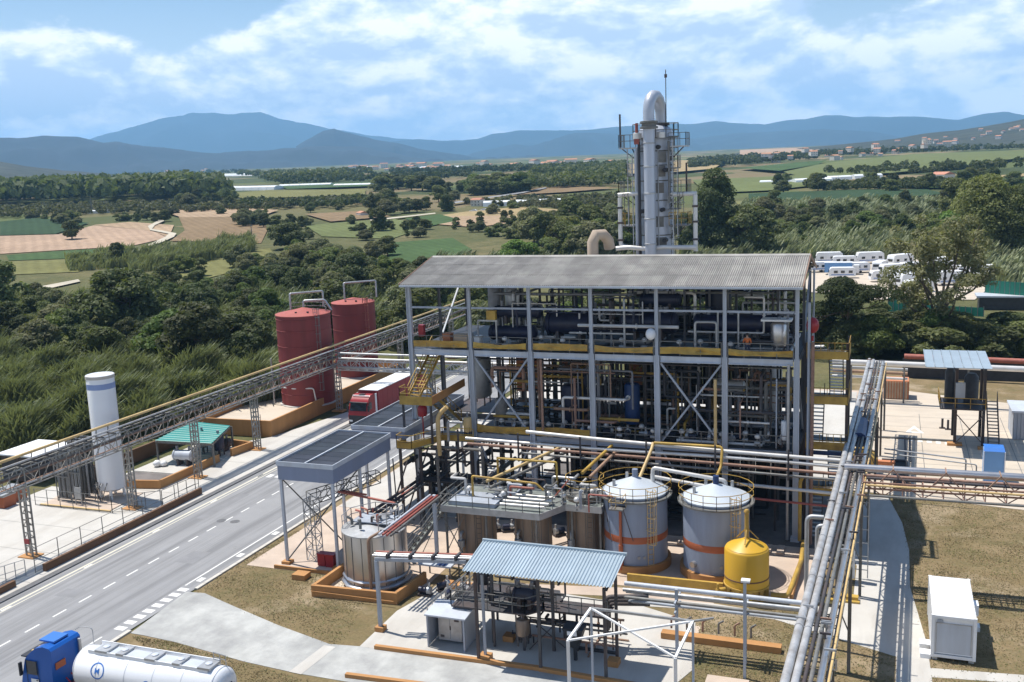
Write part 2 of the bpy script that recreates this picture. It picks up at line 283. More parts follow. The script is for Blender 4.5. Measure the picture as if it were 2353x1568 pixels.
# ---------------------------------------------------------------- mesh builder
ORG = {}
class MB:
    def __init__(s): s.v = []; s.f = []
    def add(s, vs, fs):
        o = len(s.v); s.v += [tuple(p) for p in vs]; s.f += [tuple(i + o for i in f) for f in fs]; return s
    def box(s, x0, x1, y0, y1, z0, z1):
        return s.add([(x0, y0, z0), (x1, y0, z0), (x1, y1, z0), (x0, y1, z0), (x0, y0, z1), (x1, y0, z1), (x1, y1, z1), (x0, y1, z1)],
                     [(0, 3, 2, 1), (4, 5, 6, 7), (0, 1, 5, 4), (1, 2, 6, 5), (2, 3, 7, 6), (3, 0, 4, 7)])
    def frame(s, p, q, up=None):
        p = Vector(p); q = Vector(q); d = q - p; d.normalize()
        u = Vector(up) if up else (Vector((0, 0, 1)) if abs(d.z) < 0.95 else Vector((0, 1, 0)))
        a = d.cross(u); a.normalize(); b = a.cross(d); return p, q, a, b
    def bar(s, p, q, w, h=None, up=None):
        h = h or w; p, q, a, b = s.frame(p, q, up); a = a * (w / 2); b = b * (h / 2)
        return s.add([p - a - b, p + a - b, p + a + b, p - a + b, q - a - b, q + a - b, q + a + b, q - a + b],
                     [(0, 1, 2, 3), (4, 7, 6, 5), (0, 4, 5, 1), (1, 5, 6, 2), (2, 6, 7, 3), (3, 7, 4, 0)])
    def ibeam(s, p, q, w, h, up=None):
        t = h * 0.12; p, q, a, b = s.frame(p, q, up); bb = b * (h / 2 - t / 2)
        s.bar(p + bb, q + bb, w, t, up); s.bar(p - bb, q - bb, w, t, up); s.bar(p, q, w * 0.22, h - 2 * t, up); return s
    def tube(s, p, q, r, n=8, r2=None, caps=True):
        r2 = r if r2 is None else r2; p, q, a, b = s.frame(p, q)
        vs = []
        for c, rr in ((p, r), (q, r2)):
            for i in range(n):
                t = 2 * PI * i / n; vs.append(c + a * (rr * math.cos(t)) + b * (rr * math.sin(t)))
        fs = [(i, (i + 1) % n, n + (i + 1) % n, n + i) for i in range(n)]
        if caps: fs += [tuple(range(n))[::-1], tuple(range(n, 2 * n))]
        return s.add(vs, fs)
    def path(s, pts, r, n=8, bend=0.0):
        pts = [Vector(p) for p in pts]
        if bend:
            out = [pts[0]]
            for a, b, c in zip(pts, pts[1:], pts[2:]):
                d1 = (a - b); d2 = (c - b); k = min(bend, d1.length * .45, d2.length * .45); d1.normalize(); d2.normalize()
                A = b + d1 * k; C = b + d2 * k
                for t in (0, .25, .5, .75, 1): out.append(A * (1 - t) ** 2 + b * (2 * t * (1 - t)) + C * t ** 2)
            out.append(pts[-1]); pts = out
        ref = None; vs = []; fs = []
        for i, p in enumerate(pts):
            d = (pts[min(i + 1, len(pts) - 1)] - pts[max(i - 1, 0)]); d.normalize()
            if ref is None: ref = Vector((0, 0, 1)) if abs(d.z) < .9 else Vector((0, 1, 0))
            a = d.cross(ref)
            if a.length < 1e-4: a = d.orthogonal()
            a.normalize(); b = a.cross(d); b.normalize(); ref = b
            for k in range(n):
                t = 2 * PI * k / n; vs.append(p + a * (r * math.cos(t)) + b * (r * math.sin(t)))
        for i in range(len(pts) - 1):
            for k in range(n): fs.append((i * n + k, i * n + (k + 1) % n, (i + 1) * n + (k + 1) % n, (i + 1) * n + k))
        fs += [tuple(range(n))[::-1], tuple(range((len(pts) - 1) * n, len(pts) * n))]
        return s.add(vs, fs)
    def lathe(s, c, prof, n=32, caps=True):
        vs = []; fs = []
        for r, z in prof:
            for i in range(n):
                t = 2 * PI * i / n; vs.append((c[0] + r * math.cos(t), c[1] + r * math.sin(t), c[2] + z))
        for j in range(len(prof) - 1):
            for i in range(n): fs.append((j * n + i, j * n + (i + 1) % n, (j + 1) * n + (i + 1) % n, (j + 1) * n + i))
        if caps: fs += [tuple(range(n))[::-1], tuple(range((len(prof) - 1) * n, len(prof) * n))]
        return s.add(vs, fs)
    def sphere(s, c, r, n=10, sz=1.0):
        return s.lathe(c, [(max(1e-3, r * math.sin(PI * k / 6)), -r * sz * math.cos(PI * k / 6)) for k in range(7)], n)
    def hcyl(s, p, q, r, n=16, dome=0.3):      # horizontal vessel with domed ends
        p = Vector(p); q = Vector(q); d = (q - p).normalized(); L = (q - p).length
        prof = [(-dome * r, .35), (-dome * r * .6, .75), (0, 1), (L, 1), (L + dome * r * .6, .75), (L + dome * r, .35)]
        _, _, a, b = s.frame(p, q); vs = []; fs = []
        for t, k in prof:
            for i in range(n):
                th = 2 * PI * i / n; vs.append(p + d * t + (a * math.cos(th) + b * math.sin(th)) * (r * k))
        m = len(prof)
        for j in range(m - 1):
            for i in range(n): fs.append((j * n + i, j * n + (i + 1) % n, (j + 1) * n + (i + 1) % n, (j + 1) * n + i))
        fs += [tuple(range(n))[::-1], tuple(range((m - 1) * n, m * n))]
        return s.add(vs, fs)
    def poly(s, pts, z0, z1=None):             # prism over an outline
        n = len(pts); A = sum(a[0] * b[1] - b[0] * a[1] for a, b in zip(pts, pts[1:] + pts[:1]))
        if A < 0: pts = pts[::-1]
        if z1 is None: return s.add([(p[0], p[1], z0) for p in pts], [tuple(range(n))])
        vs = [(p[0], p[1], z0) for p in pts] + [(p[0], p[1], z1) for p in pts]
        return s.add(vs, [tuple(range(n))[::-1], tuple(range(n, 2 * n))] + [(i, (i + 1) % n, n + (i + 1) % n, n + i) for i in range(n)])
    def rail(s, pts, h=1.05, sp=1.5, closed=False, r=0.05, mid=True, toe=0.0):
        pts = [Vector(p) for p in pts]
        if closed: pts = pts + pts[:1]
        for a, b in zip(pts, pts[1:]):
            for k in ([h, h * .52] if mid else [h]): s.bar(a + Vector((0, 0, k)), b + Vector((0, 0, k)), r)
            n = max(1, round((b - a).length / sp))
            for i in range(n + 1):
                p = a.lerp(b, i / n); s.bar(p, p + Vector((0, 0, h)), r)
            if toe: s.bar(a + Vector((0, 0, toe / 2)), b + Vector((0, 0, toe / 2)), 0.03, toe)
        return s
    def ladder(s, p, h, w=0.45, dx=(1, 0), cage=False, out=(0, -1), r=0.045, step=0.4):
        p = Vector(p); a = Vector((dx[0], dx[1], 0)) * (w / 2); o = Vector((out[0], out[1], 0))
        for sg in (-1, 1): s.bar(p + a * sg, p + a * sg + Vector((0, 0, h)), r)
        for k in range(int(h / step)): z = Vector((0, 0, step * (k + .6))); s.bar(p - a + z, p + a + z, r * .8)
        if cage:
            L = []
            for k in range(max(1, int((h - 2.0) / 1.0)) + 1):
                z = 2.0 + (h - 2.0) * k / max(1, int((h - 2.0) / 1.0))
                ring = [p + a * 1.5 * math.cos(t) + o * (0.75 * math.sin(t)) + Vector((0, 0, z)) for t in (0, PI * .25, PI * .5, PI * .75, PI)]
                for u, v in zip(ring, ring[1:]): s.bar(u, v, r)
                L.append(ring)
            if len(L) > 1:
                for i in (1, 2, 3): s.bar(L[0][i], L[-1][i], r * .8)
        return s
    def truss(s, p, q, w, h, bay=1.4, c=0.08, d=0.05):
        p = Vector(p); q = Vector(q); dr = (q - p).normalized(); sd = dr.cross(Vector((0, 0, 1))).normalized() * (w / 2); u = Vector((0, 0, h))
        n = max(1, round((q - p).length / bay))
        for a in (sd, -sd):
            s.bar(p + a, q + a, c); s.bar(p + a + u, q + a + u, c)
            for i in range(n):
                A = p.lerp(q, i / n) + a; B = p.lerp(q, (i + 1) / n) + a
                s.bar(A, A + u, d); s.bar(A, B + u, d) if i % 2 else s.bar(A + u, B, d)
            s.bar(q + a, q + a + u, d)
        for i in range(n + 1):
            A = p.lerp(q, i / n); s.bar(A + sd, A - sd, d); s.bar(A + sd + u, A - sd + u, d)
        return s
    def lattice(s, c, h, w0, w1, bay=1.1, leg=0.09, br=0.05):
        c = Vector(c)
        def cr(z, k): w = (w0 + (w1 - w0) * z / h) / 2; return c + Vector((w * (1 if k in (1, 2) else -1), w * (1 if k in (2, 3) else -1), z))
        n = max(1, round(h / bay))
        for k in range(4):
            s.bar(cr(0, k), cr(h, k), leg)
            for i in range(n):
                z0, z1 = h * i / n, h * (i + 1) / n; k2 = (k + 1) % 4
                s.bar(cr(z1, k), cr(z1, k2), br); s.bar(cr(z0, k), cr(z1, k2), br) if i % 2 else s.bar(cr(z0, k2), cr(z1, k), br)
        return s
    def mesh(s, name, origin=(0, 0, 0), smooth=None):
        me = bpy.data.meshes.new(name); o = Vector(origin)
        me.from_pydata([(p[0] - o[0], p[1] - o[1], p[2] - o[2]) for p in s.v], [], s.f)
        if smooth:
            me.polygons.foreach_set('use_smooth', [True] * len(me.polygons)); me.set_sharp_from_angle(angle=math.radians(smooth))
        me.validate(); me.update(); return me
    def build(s, name, material, parent=None, smooth=None, origin=None, **props):
        org = ORG.get(parent, Vector((0, 0, 0))) if parent else Vector(origin or (0, 0, 0))
        me = s.mesh(name, org, smooth); me.materials.append(MATS[material] if isinstance(material, str) else material)
        ob = bpy.data.objects.new(name, me); COL.objects.link(ob)
        if parent: ob.parent = parent
        else: ob.location = org
        ORG[ob] = org
        for k, v in props.items(): ob[k] = v
        return ob
def T(name, label, cat, loc=(0, 0, 0), group=None):
    o = bpy.data.objects.new(name, None); COL.objects.link(o); o.location = loc; o.empty_display_size = 0.3
    o['label'] = label; o['category'] = cat; ORG[o] = Vector(loc)
    if group: o['group'] = group
    return o
def T1(mb, name, label, cat, material, smooth=None, group=None, origin=None):
    if origin is None:
        a = np.array(mb.v); origin = ((a[:, 0].min() + a[:, 0].max()) / 2, (a[:, 1].min() + a[:, 1].max()) / 2, a[:, 2].min())
    o = mb.build(name, material, None, smooth, origin); o['label'] = label; o['category'] = cat
    if group: o['group'] = group
    return o
def struct(mb, name, material, smooth=None, **k): return mb.build(name, material, None, smooth, kind='structure', **k)
KIDS = {}
def dup(root, loc, label=None, rotz=None, scale=None, group=None):
    r = root.copy(); COL.objects.link(r); r.location = loc; ORG[r] = Vector(loc)
    if label: r['label'] = label
    if group: r['group'] = group
    if rotz is not None: r.rotation_euler = (0, 0, rotz)
    if scale is not None: r.scale = scale if not isinstance(scale, (int, float)) else (scale,) * 3
    for ch in root.children:
        c = ch.copy(); COL.objects.link(c); c.parent = r; ORG[c] = ORG[r]
        for g in ch.children:
            d = g.copy(); COL.objects.link(d); d.parent = c
    return r
def inst(me, name, parent, loc=(0, 0, 0), rot=None):     # an alike piece sharing mesh data
    o = bpy.data.objects.new(name, me); COL.objects.link(o); o.parent = parent
    o.location = Vector(loc) - ORG[parent]
    if rot: o.rotation_euler = rot
    ORG[o] = ORG[parent]; return o
# ---------------------------------------------------------------- terrain, fields, hills
def terrain():
    vs = []; fs = []
    rs = [6, 20, 40, 60, 80, 100, 130, 160, 200, 260]
    r = 260
    while r < 15000: r *= 1.055; rs.append(r)
    angs = [-PI + 2 * PI * i / 160 for i in range(161)]
    sec = [math.radians(a) for a in np.linspace(-95, 60, 120)]
    for r in rs:
        for a in sec:
            x, y = r * math.sin(a), r * math.cos(a); z = hgt(x, y) - 0.06
            if r > 420: z += min(2.5, (r - 420) * 0.004) * mnoise.noise(Vector((x * .004, y * .004, 3)))
            vs.append((x, y, z))
    n = len(sec)
    for i in range(len(rs) - 1):
        for k in range(n - 1): fs.append((i * n + k, (i + 1) * n + k, (i + 1) * n + k + 1, i * n + k + 1))
    b = MB(); b.add(vs, fs)
    b.add([(-300, -290, -.07), (300, -290, -.07), (300, 8, -.07), (-300, 8, -.07)], [(0, 1, 2, 3)])
    o = struct(b, 'ground', 'scrub'); return o
terrain()
def drape(name, pix, material, off=0.12, sub=3):
    pts = [tp(*p) for p in pix]
    bm = bmesh.new(); bv = [bm.verts.new((p.x, p.y, 0)) for p in pts]; bm.faces.new(bv)
    bmesh.ops.triangulate(bm, faces=bm.faces[:]); bmesh.ops.subdivide_edges(bm, edges=bm.edges[:], cuts=sub, use_grid_fill=True)
    for v in bm.verts:
        r = math.hypot(v.co.x, v.co.y); v.co.z = hgt(v.co.x, v.co.y) + off + max(0, r - 400) * 0.0032
    bm.normal_update()
    for f in bm.faces:
        if f.normal.z < 0: f.normal_flip()
    me = bpy.data.meshes.new(name); bm.to_mesh(me); bm.free(); me.materials.append(MATS[material])
    o = bpy.data.objects.new(name, me); COL.objects.link(o); o['kind'] = 'structure'; return o
FLD = [  # patchwork beyond the plant
 ('field_pink', [(0, 545), (135, 541), (215, 521), (352, 533), (385, 548), (300, 567), (140, 576), (0, 585)]),
 ('field_tan', [(215, 520), (300, 513), (400, 520), (388, 548), (352, 533)]),
 ('field_dark', [(0, 513), (80, 505), (205, 515), (128, 540), (0, 544)]),
 ('field_green', [(15, 588), (140, 578), (300, 569), (235, 592), (20, 600)]),
 ('field_olive', [(22, 602), (240, 594), (180, 626), (35, 632)]),
 ('field_brown', [(410, 500), (600, 496), (615, 530), (600, 560), (470, 556), (390, 556), (425, 532)]),
 ('field_tan', [(360, 487), (520, 480), (640, 486), (600, 500), (420, 503)]),
 ('field_olive', [(480, 590), (620, 572), (640, 600), (480, 640), (400, 640)]),
 ('field_green', [(885, 560), (1040, 548), (1085, 575), (1000, 615), (900, 612)]),
 ('field_lime', [(700, 520), (900, 505), (990, 520), (900, 550), (740, 545)]),
 ('field_straw', [(1080, 488), (1200, 478), (1310, 486), (1290, 503), (1120, 512), (960, 505)]),
 ('field_tan', [(1000, 500), (1150, 498), (1230, 508), (1090, 524), (985, 516)]),
 ('field_green', [(930, 505), (1010, 495), (1060, 508), (985, 522)]),
 ('field_brown', [(700, 495), (830, 488), (900, 500), (760, 512)]),
 ('field_straw', [(1435, 385), (1560, 374), (1665, 379), (1640, 393), (1560, 400), (1440, 405)]),
 ('field_pink', [(1700, 352), (1850, 346), (1905, 353), (1800, 362), (1700, 366)]),
 ('field_lime', [(1800, 400), (1900, 380), (2100, 360), (2353, 352), (2353, 368), (2200, 388), (2050, 402), (1850, 414)]),
 ('field_lime', [(1590, 418), (1740, 412), (1880, 405), (1920, 425), (1760, 442), (1620, 448)]),
 ('field_green', [(1700, 392), (1800, 382), (1900, 374), (1880, 384), (1790, 398)]),
 ('field_dark', [(1720, 449), (1960, 440), (2130, 439), (2170, 449), (2060, 459), (1720, 464)]),
 ('field_olive', [(1690, 466), (2070, 460), (2180, 462), (2100, 474), (1700, 480)]),
 ('field_green', [(1960, 432), (2150, 424), (2353, 412), (2353, 424), (2180, 436)]),
 ('field_straw', [(2240, 412), (2353, 404), (2353, 410), (2260, 418)]),
 ('field_green', [(640, 430), (860, 424), (880, 432), (660, 440)]),
 ('field_olive', [(520, 450), (620, 442), (840, 440), (840, 452), (560, 462)]),
 ('field_brown', [(1180, 440), (1300, 432), (1420, 436), (1300, 446), (1190, 452)]),
]
for i, (m, p) in enumerate(FLD): drape('field', p, m, 0.10 + 0.012 * i)
drape('farm_track', [(372, 507), (378, 512), (356, 522), (350, 530), (385, 536), (406, 540), (400, 548), (372, 560), (345, 570), (340, 566), (380, 548), (388, 541), (345, 533), (340, 524)], 'track', 0.5)
drape('farm_track', [(850, 509), (1000, 493), (1001, 495), (853, 512)], 'track', 0.5)
drape('farm_track', [(90, 662), (180, 645), (185, 650), (96, 670)], 'track', 0.4)
drape('road_far', [(1040, 471), (1200, 448), (1255, 437), (1256, 439), (1203, 450), (1043, 474)], 'asphalt', 1.0)
drape('road_valley', [(1862, 716), (2060, 722), (2353, 742), (2353, 772), (2080, 752), (1862, 738)], 'asphalt', 0.10)
drape('verge_strip', [(1862, 738), (2080, 752), (2353, 772), (2353, 776), (2080, 757), (1862, 742)], 'kerb', 0.2)
drape('caravan_yard', [(1850, 650), (1868, 612), (1920, 597), (2060, 590), (2250, 600), (2300, 640), (2240, 690), (2020, 690), (1920, 676), (1850, 672)], 'concrete_cream', 0.10)

def ridge(name, D, prof, material, depth=0.25, nz=70.0, cols=150, rows=16, label_seed=0, foot=None):
    # a range of hills: crest line known by the bearing and height of its skyline, slopes and spurs in front and behind
    xs = [p[0] for p in prof]; ys = [p[1] for p in prof]; vs = []; fs = []
    for i in range(cols):
        px = xs[0] + (xs[-1] - xs[0]) * i / (cols - 1); py = float(np.interp(px, xs, ys))
        d = ray(px, py); hd = Vector((d.x, d.y, 0)); L = hd.length; hd.normalize()
        zt = CAMH + d.z / L * D
        for j in range(rows):
            t = j / (rows - 1)                                  # 0 front foot, 0.62 crest, 1 back foot
            if t <= 0.62: k = t / 0.62; rr = D * (1 - depth * (1 - k)); s = k ** 1.25
            else: k = (t - 0.62) / 0.38; rr = D * (1 + depth * 0.7 * k); s = 1 - k
            p = hd * rr; zf = hgt(p.x, p.y) - 8
            q = Vector((p.x, p.y, label_seed * 977.0)) / (D * 0.055)
            nn = mnoise.fractal(q, 0.9, 2.1, 5)
            z = zf + (zt - zf) * s + nn * nz * math.sin(PI * min(1, t / 0.62)) * (1 if t < 0.62 else 0) * 1.0
            if abs(t - 0.62) < 0.04: z += mnoise.fractal(q * 2.6, 0.9, 2.1, 4) * nz * 0.10
            vs.append((p.x, p.y, z))
    for i in range(cols - 1):
        for j in range(rows - 1): fs.append((i * rows + j, (i + 1) * rows + j, (i + 1) * rows + j + 1, i * rows + j + 1))
    b = MB(); b.add(vs, fs); return struct(b, name, material, smooth=60)
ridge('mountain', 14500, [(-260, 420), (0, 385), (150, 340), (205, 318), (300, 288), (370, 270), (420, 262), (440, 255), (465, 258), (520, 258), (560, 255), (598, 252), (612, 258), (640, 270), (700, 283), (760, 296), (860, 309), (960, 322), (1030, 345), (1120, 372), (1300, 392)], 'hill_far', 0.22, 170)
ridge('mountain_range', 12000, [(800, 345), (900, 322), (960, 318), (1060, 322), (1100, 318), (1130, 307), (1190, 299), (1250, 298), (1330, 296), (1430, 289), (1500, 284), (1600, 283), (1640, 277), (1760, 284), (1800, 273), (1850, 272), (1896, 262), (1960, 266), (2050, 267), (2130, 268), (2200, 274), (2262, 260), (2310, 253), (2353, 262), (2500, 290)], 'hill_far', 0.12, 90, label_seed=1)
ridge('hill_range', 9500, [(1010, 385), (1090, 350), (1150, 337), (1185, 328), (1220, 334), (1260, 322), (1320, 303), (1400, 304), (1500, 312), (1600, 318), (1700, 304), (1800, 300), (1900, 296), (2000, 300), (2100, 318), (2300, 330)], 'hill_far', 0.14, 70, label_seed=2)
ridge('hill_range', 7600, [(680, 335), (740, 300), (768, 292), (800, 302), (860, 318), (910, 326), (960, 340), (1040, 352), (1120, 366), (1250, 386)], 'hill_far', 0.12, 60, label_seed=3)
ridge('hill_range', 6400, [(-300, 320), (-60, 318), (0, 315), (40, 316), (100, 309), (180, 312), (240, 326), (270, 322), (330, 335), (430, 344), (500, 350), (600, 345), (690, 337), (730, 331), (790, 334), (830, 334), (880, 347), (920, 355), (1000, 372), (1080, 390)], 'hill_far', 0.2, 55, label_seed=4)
ridge('hill', 2600, [(-350, 350), (-120, 362), (0, 370), (60, 380), (150, 391), (230, 397), (300, 408), (400, 425)], 'hill_near', 0.4, 9, label_seed=5)
ridge('hill', 2900, [(1560, 385), (1640, 365), (1700, 352), (1780, 346), (1860, 338), (1940, 331), (2000, 325), (2060, 318), (2130, 306), (2200, 300), (2260, 290), (2310, 281), (2353, 272), (2500, 240), (2800, 215)], 'hill_near', 0.50, 9, label_seed=6)

# ---------------------------------------------------------------- site ground: lawns, road, pavements, slabs
CONC = []
def slab(name, pts, z0, z1, material): CONC.append([tuple(p)[:2] for p in pts]); b = MB(); b.poly([tuple(p)[:2] for p in pts], z0, z1); return struct(b, name, material)
def sheet(name, pts, z, material): b = MB(); b.poly([tuple(p)[:2] for p in pts], z); return struct(b, name, material)
def gps(*p): return [gp(*q) for q in p]
sheet('lawn', [(-47.3, 20), (45, 20), (45, 92), (-47.3, 92)], 0.0, 'lawn_dry')
sheet('lawn', [(-4.5, 125.5), (45, 119), (45, 152), (-4.5, 152)], 0.0, 'lawn_dry')
sheet('road', [(-60.0, 15), (-47.55, 15), (-47.55, 165), (-60.0, 165)], 0.008, 'asphalt')
def kerb_run(x0, x1, y0, y1, step=1.0):
    me = None; root = T('kerb', 'pale concrete kerb along the edge of the grey service road', 'kerb', (x0, y0, 0)); root['kind'] = 'structure'
    b = MB(); b.box(x0, x1, y0 + .01, y0 + step - .01, 0, 0.12); me = b.mesh('kerb_stone', (x0, y0, 0)); me.materials.append(MATS['kerb'])
    for i in range(int((y1 - y0) / step)): inst(me, 'kerb_stone', root, (x0, y0 + i * step, R_.uniform(-.006, .006)))
    return root
kerb_run(-47.55, -47.25, 44, 50); kerb_run(-47.55, -47.25, 57, 96)
slab('kerb_strip', [(-60.55, 15), (-60.0, 15), (-60.0, 165), (-60.55, 165)], 0, 0.10, 'manhole')  # dark grey holds the wall's shadow as well as the gutter
def line(x0, x1, y0, y1, m='line_white', nm='road_marking'): b = MB(); b.poly([(x0, y0), (x1, y0), (x1, y1), (x0, y1)], 0.013); return struct(b, nm, m)
line(-59.25, -59.05, 30, 140, 'line_yellow'); line(-58.75, -58.65, 30, 140, 'line_yellow')
line(-48.75, -48.62, 57.4, 96); line(-48.75, -48.62, 36, 48.8)
for i in range(34): line(-54.47, -54.33, 38 + i * 2.46, 38 + i * 2.46 + 1.25)
for i in range(8): line(-48.75, -47.95, 49.95 + i * 0.93, 49.95 + i * 0.93 + 0.52)          # give-way blocks at the driveway
for i in range(6): line(-59.3 + i * 0.95, -58.75 + i * 0.95, 82.0 + i * .12, 82.9 + i * .12)
for k in range(6):                                        # yellow-edged bay marks
    line(-58.95, -58.80, 50 + k * 8, 50.9 + k * 8, 'line_white')
    line(-48.45, -48.0, 58.3 + k * 5, 59.0 + k * 5, 'line_white')
for i, (x, y) in enumerate(((-54.8, 70.1), (-53.45, 70.2))):
    b = MB(); b.lathe((x, y, 0.0), [(0.42, 0.008), (0.42, 0.018), (0.36, 0.018), (0.36, 0.015)], 20)
    T1(b, 'manhole_cover', 'dark round manhole cover in the asphalt, %s of the pair by the centre line' % ('road-edge side' if i == 0 else 'plant side'), 'manhole cover', 'manhole')
slab('driveway', gps((300, 1456), (428, 1361), (470, 1364), (530, 1391), (640, 1438), (757, 1481), (676, 1547), (560, 1521), (400, 1476), (330, 1461)), -.02, 0.03, 'concrete_grey')
slab('path', gps((757, 1481), (862, 1489), (1200, 1532), (1400, 1563), (1700, 1625), (1700, 1720), (1100, 1640), (800, 1568), (676, 1547)), -.02, 0.026, 'concrete_grey')
sheet('joint_band', gps((745, 1484), (772, 1488), (692, 1551), (664, 1545)), 0.036, 'concrete')
slab('pavement', [(-78, 20), (-60.55, 20), (-60.55, 104), (-63.6, 108), (-66.5, 95.2), (-73.5, 86), (-73.5, 74), (-78, 74)], 0, 0.12, 'concrete')
slab('concrete_pad', gps((826, 1487), (912, 1405), (960, 1378), (985, 1362), (1010, 1340), (1200, 1350), (1480, 1395), (1598, 1432), (1592, 1540), (1520, 1600), (1195, 1530)), -.02, 0.034, 'concrete')
slab('concrete_apron', [(-46.5, 62.0), (-31.0, 62.0), (-31.0, 66), (-4.4, 66), (-3.2, 79.5), (-3.2, 132), (-46.5, 132)], -.02, 0.022, 'concrete_pink')
slab('concrete_yard', [(-46.2, 94), (-3.4, 94), (-3.4, 131), (-46.2, 131)], 0.0, 0.05, 'concrete')
slab('loading_slab', [(-46.3, 76), (-31, 76), (-31, 93.95), (-46.3, 93.95)], 0.0, 0.05, 'concrete')
slab('dark_floor', [(-30.95, 76.5), (-4.5, 76.5), (-4.5, 93.9), (-30.95, 93.9)], 0.0, 0.05, 'dark_concrete')
slab('concrete_yard', [(-3.1, 91.5), (20, 88.2), (24, 119), (17, 127), (-0.5, 134), (-3.1, 134)], -.02, 0.04, 'concrete_cream')
slab('concrete_strip', gps((1450, 1372), (1640, 1388), (1840, 1420), (1850, 1400), (1960, 1380), (1970, 1290), (2050, 1300), (2070, 1350), (2085, 1420), (2140, 1560), (2150, 1640), (2055, 1640), (2060, 1510), (1780, 1424), (1590, 1400), (1450, 1392)), -.03, 0.020, 'concrete')
slab('path', [(-3.0, 80), (-1.0, 90.5), (0.4, 90.5), (1.5, 84), (1.95, 78), (1.9, 70), (1.4, 68), (-1.4, 68), (-1.5, 73)], -.03, 0.026, 'concrete')
slab('path', gps((2060, 1480), (2080, 1400), (2070, 1330), (2062, 1290), (2085, 1330), (2130, 1480), (2155, 1660), (2065, 1660)), -.03, 0.031, 'concrete')
slab('path', gps((2125, 1535), (2353, 1552), (2353, 1572), (2130, 1556)), -.03, 0.018, 'concrete')
slab('concrete_strip', gps((1030, 1335), (1450, 1352), (1640, 1372), (1640, 1392), (1440, 1372), (1010, 1352)), -.03, 0.016, 'concrete_pink')
slab('concrete_strip', gps((1160, 1395), (1610, 1440), (1590, 1500), (1440, 1470), (1160, 1440)), -.03, 0.012, 'concrete_pink')
# joints in the concrete, patches in the asphalt
def joint(x0, x1, y0, y1, z): b = MB(); b.poly([(x0, y0), (x1, y0), (x1, y1), (x0, y1)], z); struct(b, 'joint_line', 'galv_dull')
for k in range(11): joint(-77.5, -60.7, 44 + k * 5.2, 44.05 + k * 5.2, .125)
joint(-66.2, -66.15, 40, 74, .125)
for k in range(7): joint(-1.0, 17.5, 96.5 + k * 4.6, 96.56 + k * 4.6, .045)
for k in range(4): joint(3.6 + k * 4.2, 3.66 + k * 4.2, 95.5, 121, .045)
for k in range(4): joint(-46, -38.6, 97 + k * 6, 97.06 + k * 6, .056)
for k, (x0, x1, y0, y1) in enumerate(((-52.6, -50.9, 61, 63.5), (-57.5, -56.6, 70, 77), (-52, -51.2, 80, 84), (-57.2, -55.4, 53.2, 54.6))):
    b = MB(); b.poly([(x0, y0), (x1, y0 + .1), (x1 - .05, y1), (x0 + .04, y1 - .08)], .0105); struct(b, 'road_patch', 'road_patch')
# painted marks in the right yard
b = MB(); c = gp(2101, 988); s = 0.95
tri = [(c.x - s, c.y - .9 * 1.6), (c.x + s, c.y - .9 * 1.6), (c.x, c.y + 1.6)]
tin = [(c.x + (p[0] - c.x) * .55, c.y - .25 + (p[1] - c.y) * .5) for p in tri]
b.add([(p[0], p[1], 0.046) for p in tri + tin], [(0, 1, 4, 3), (1, 2, 5, 4), (2, 0, 3, 5)]); struct(b, 'road_marking', 'line_white')
for i in range(8):
    c = gp(2030 + i * 21, 1006 + i * 2.0); b = MB(); b.poly([(c.x - .24, c.y - .45), (c.x + .24, c.y - .45), (c.x + .24, c.y + .45), (c.x - .24, c.y + .45)], 0.046); struct(b, 'road_marking', 'line_white')
# ochre kerbs by the shed
def kerbstone(p, q, label, w=0.28, h=0.26, m='ochre'):
    p = gp(*p); q = gp(*q); b = MB(); b.bar(Vector((p.x, p.y, h / 2)), Vector((q.x, q.y, h / 2)), w, h); return T1(b, 'kerb', label, 'kerb', m)
kerbstone((862, 1491), (1240, 1541), 'ochre painted kerb between the concrete path and the shed pad')
kerbstone((1240, 1542), (1580, 1600), 'ochre kerb in the shade of the blue roofed shed')
kerbstone((795, 1556), (1060, 1590), 'ochre kerb on the lawn side of the concrete path')
# ---------------------------------------------------------------- open steel process building
CX = [-38.95, -33.3, -27.92, -22.6, -17.2, -11.83, -6.4]; YF, YM, YB = 77.7, 84.0, 90.3
Z1, Z2, ZE = 7.4, 14.6, 20.1
bd = T('process_building', 'tall open steel frame building with grey corrugated roof over three floors of plant', 'process building', (-22.6, 84, 0))
def colmesh(w0, w1, y):
    b = MB(); b.ibeam((-22.6, y, 0), (-22.6, y, Z2), w0, w0, (1, 0, 0)); b.ibeam((-22.6, y, Z2), (-22.6, y, ZE - .12), w1, w1, (1, 0, 0))
    b.box(-22.6 - w0 * .8, -22.6 + w0 * .8, y - w0 * .8, y + w0 * .8, 0.05, 0.35); return b
for y, m, w in ((YF, 'paint_light', .42), (YM, 'paint_grey_shaded', .34), (YB, 'paint_grey_shaded', .34)):
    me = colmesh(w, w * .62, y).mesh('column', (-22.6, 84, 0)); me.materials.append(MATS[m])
    for x in CX:
        if y == YF and x == CX[0]:
            b = MB(); b.ibeam((x, y, 6.2), (x, y, ZE - .12), .38, .38, (1, 0, 0)); b.ibeam((x, y, 0), (x, y, 6.2), .36, .36, (1, 0, 0)); b.build('column', m, bd)
        else:
            o = inst(me, 'column', bd, (-22.6, 84, 0)); o.location = (x + 22.6, 0, 0)
def beams(z, w, h, m, ys=(YF, YM, YB), inset=0.0):
    for a, c in zip(CX, CX[1:]):
        for y in ys:
            b = MB(); b.ibeam((a + .28, y, z), (c - .28, y, z), w, h); b.build('beam', m, bd)
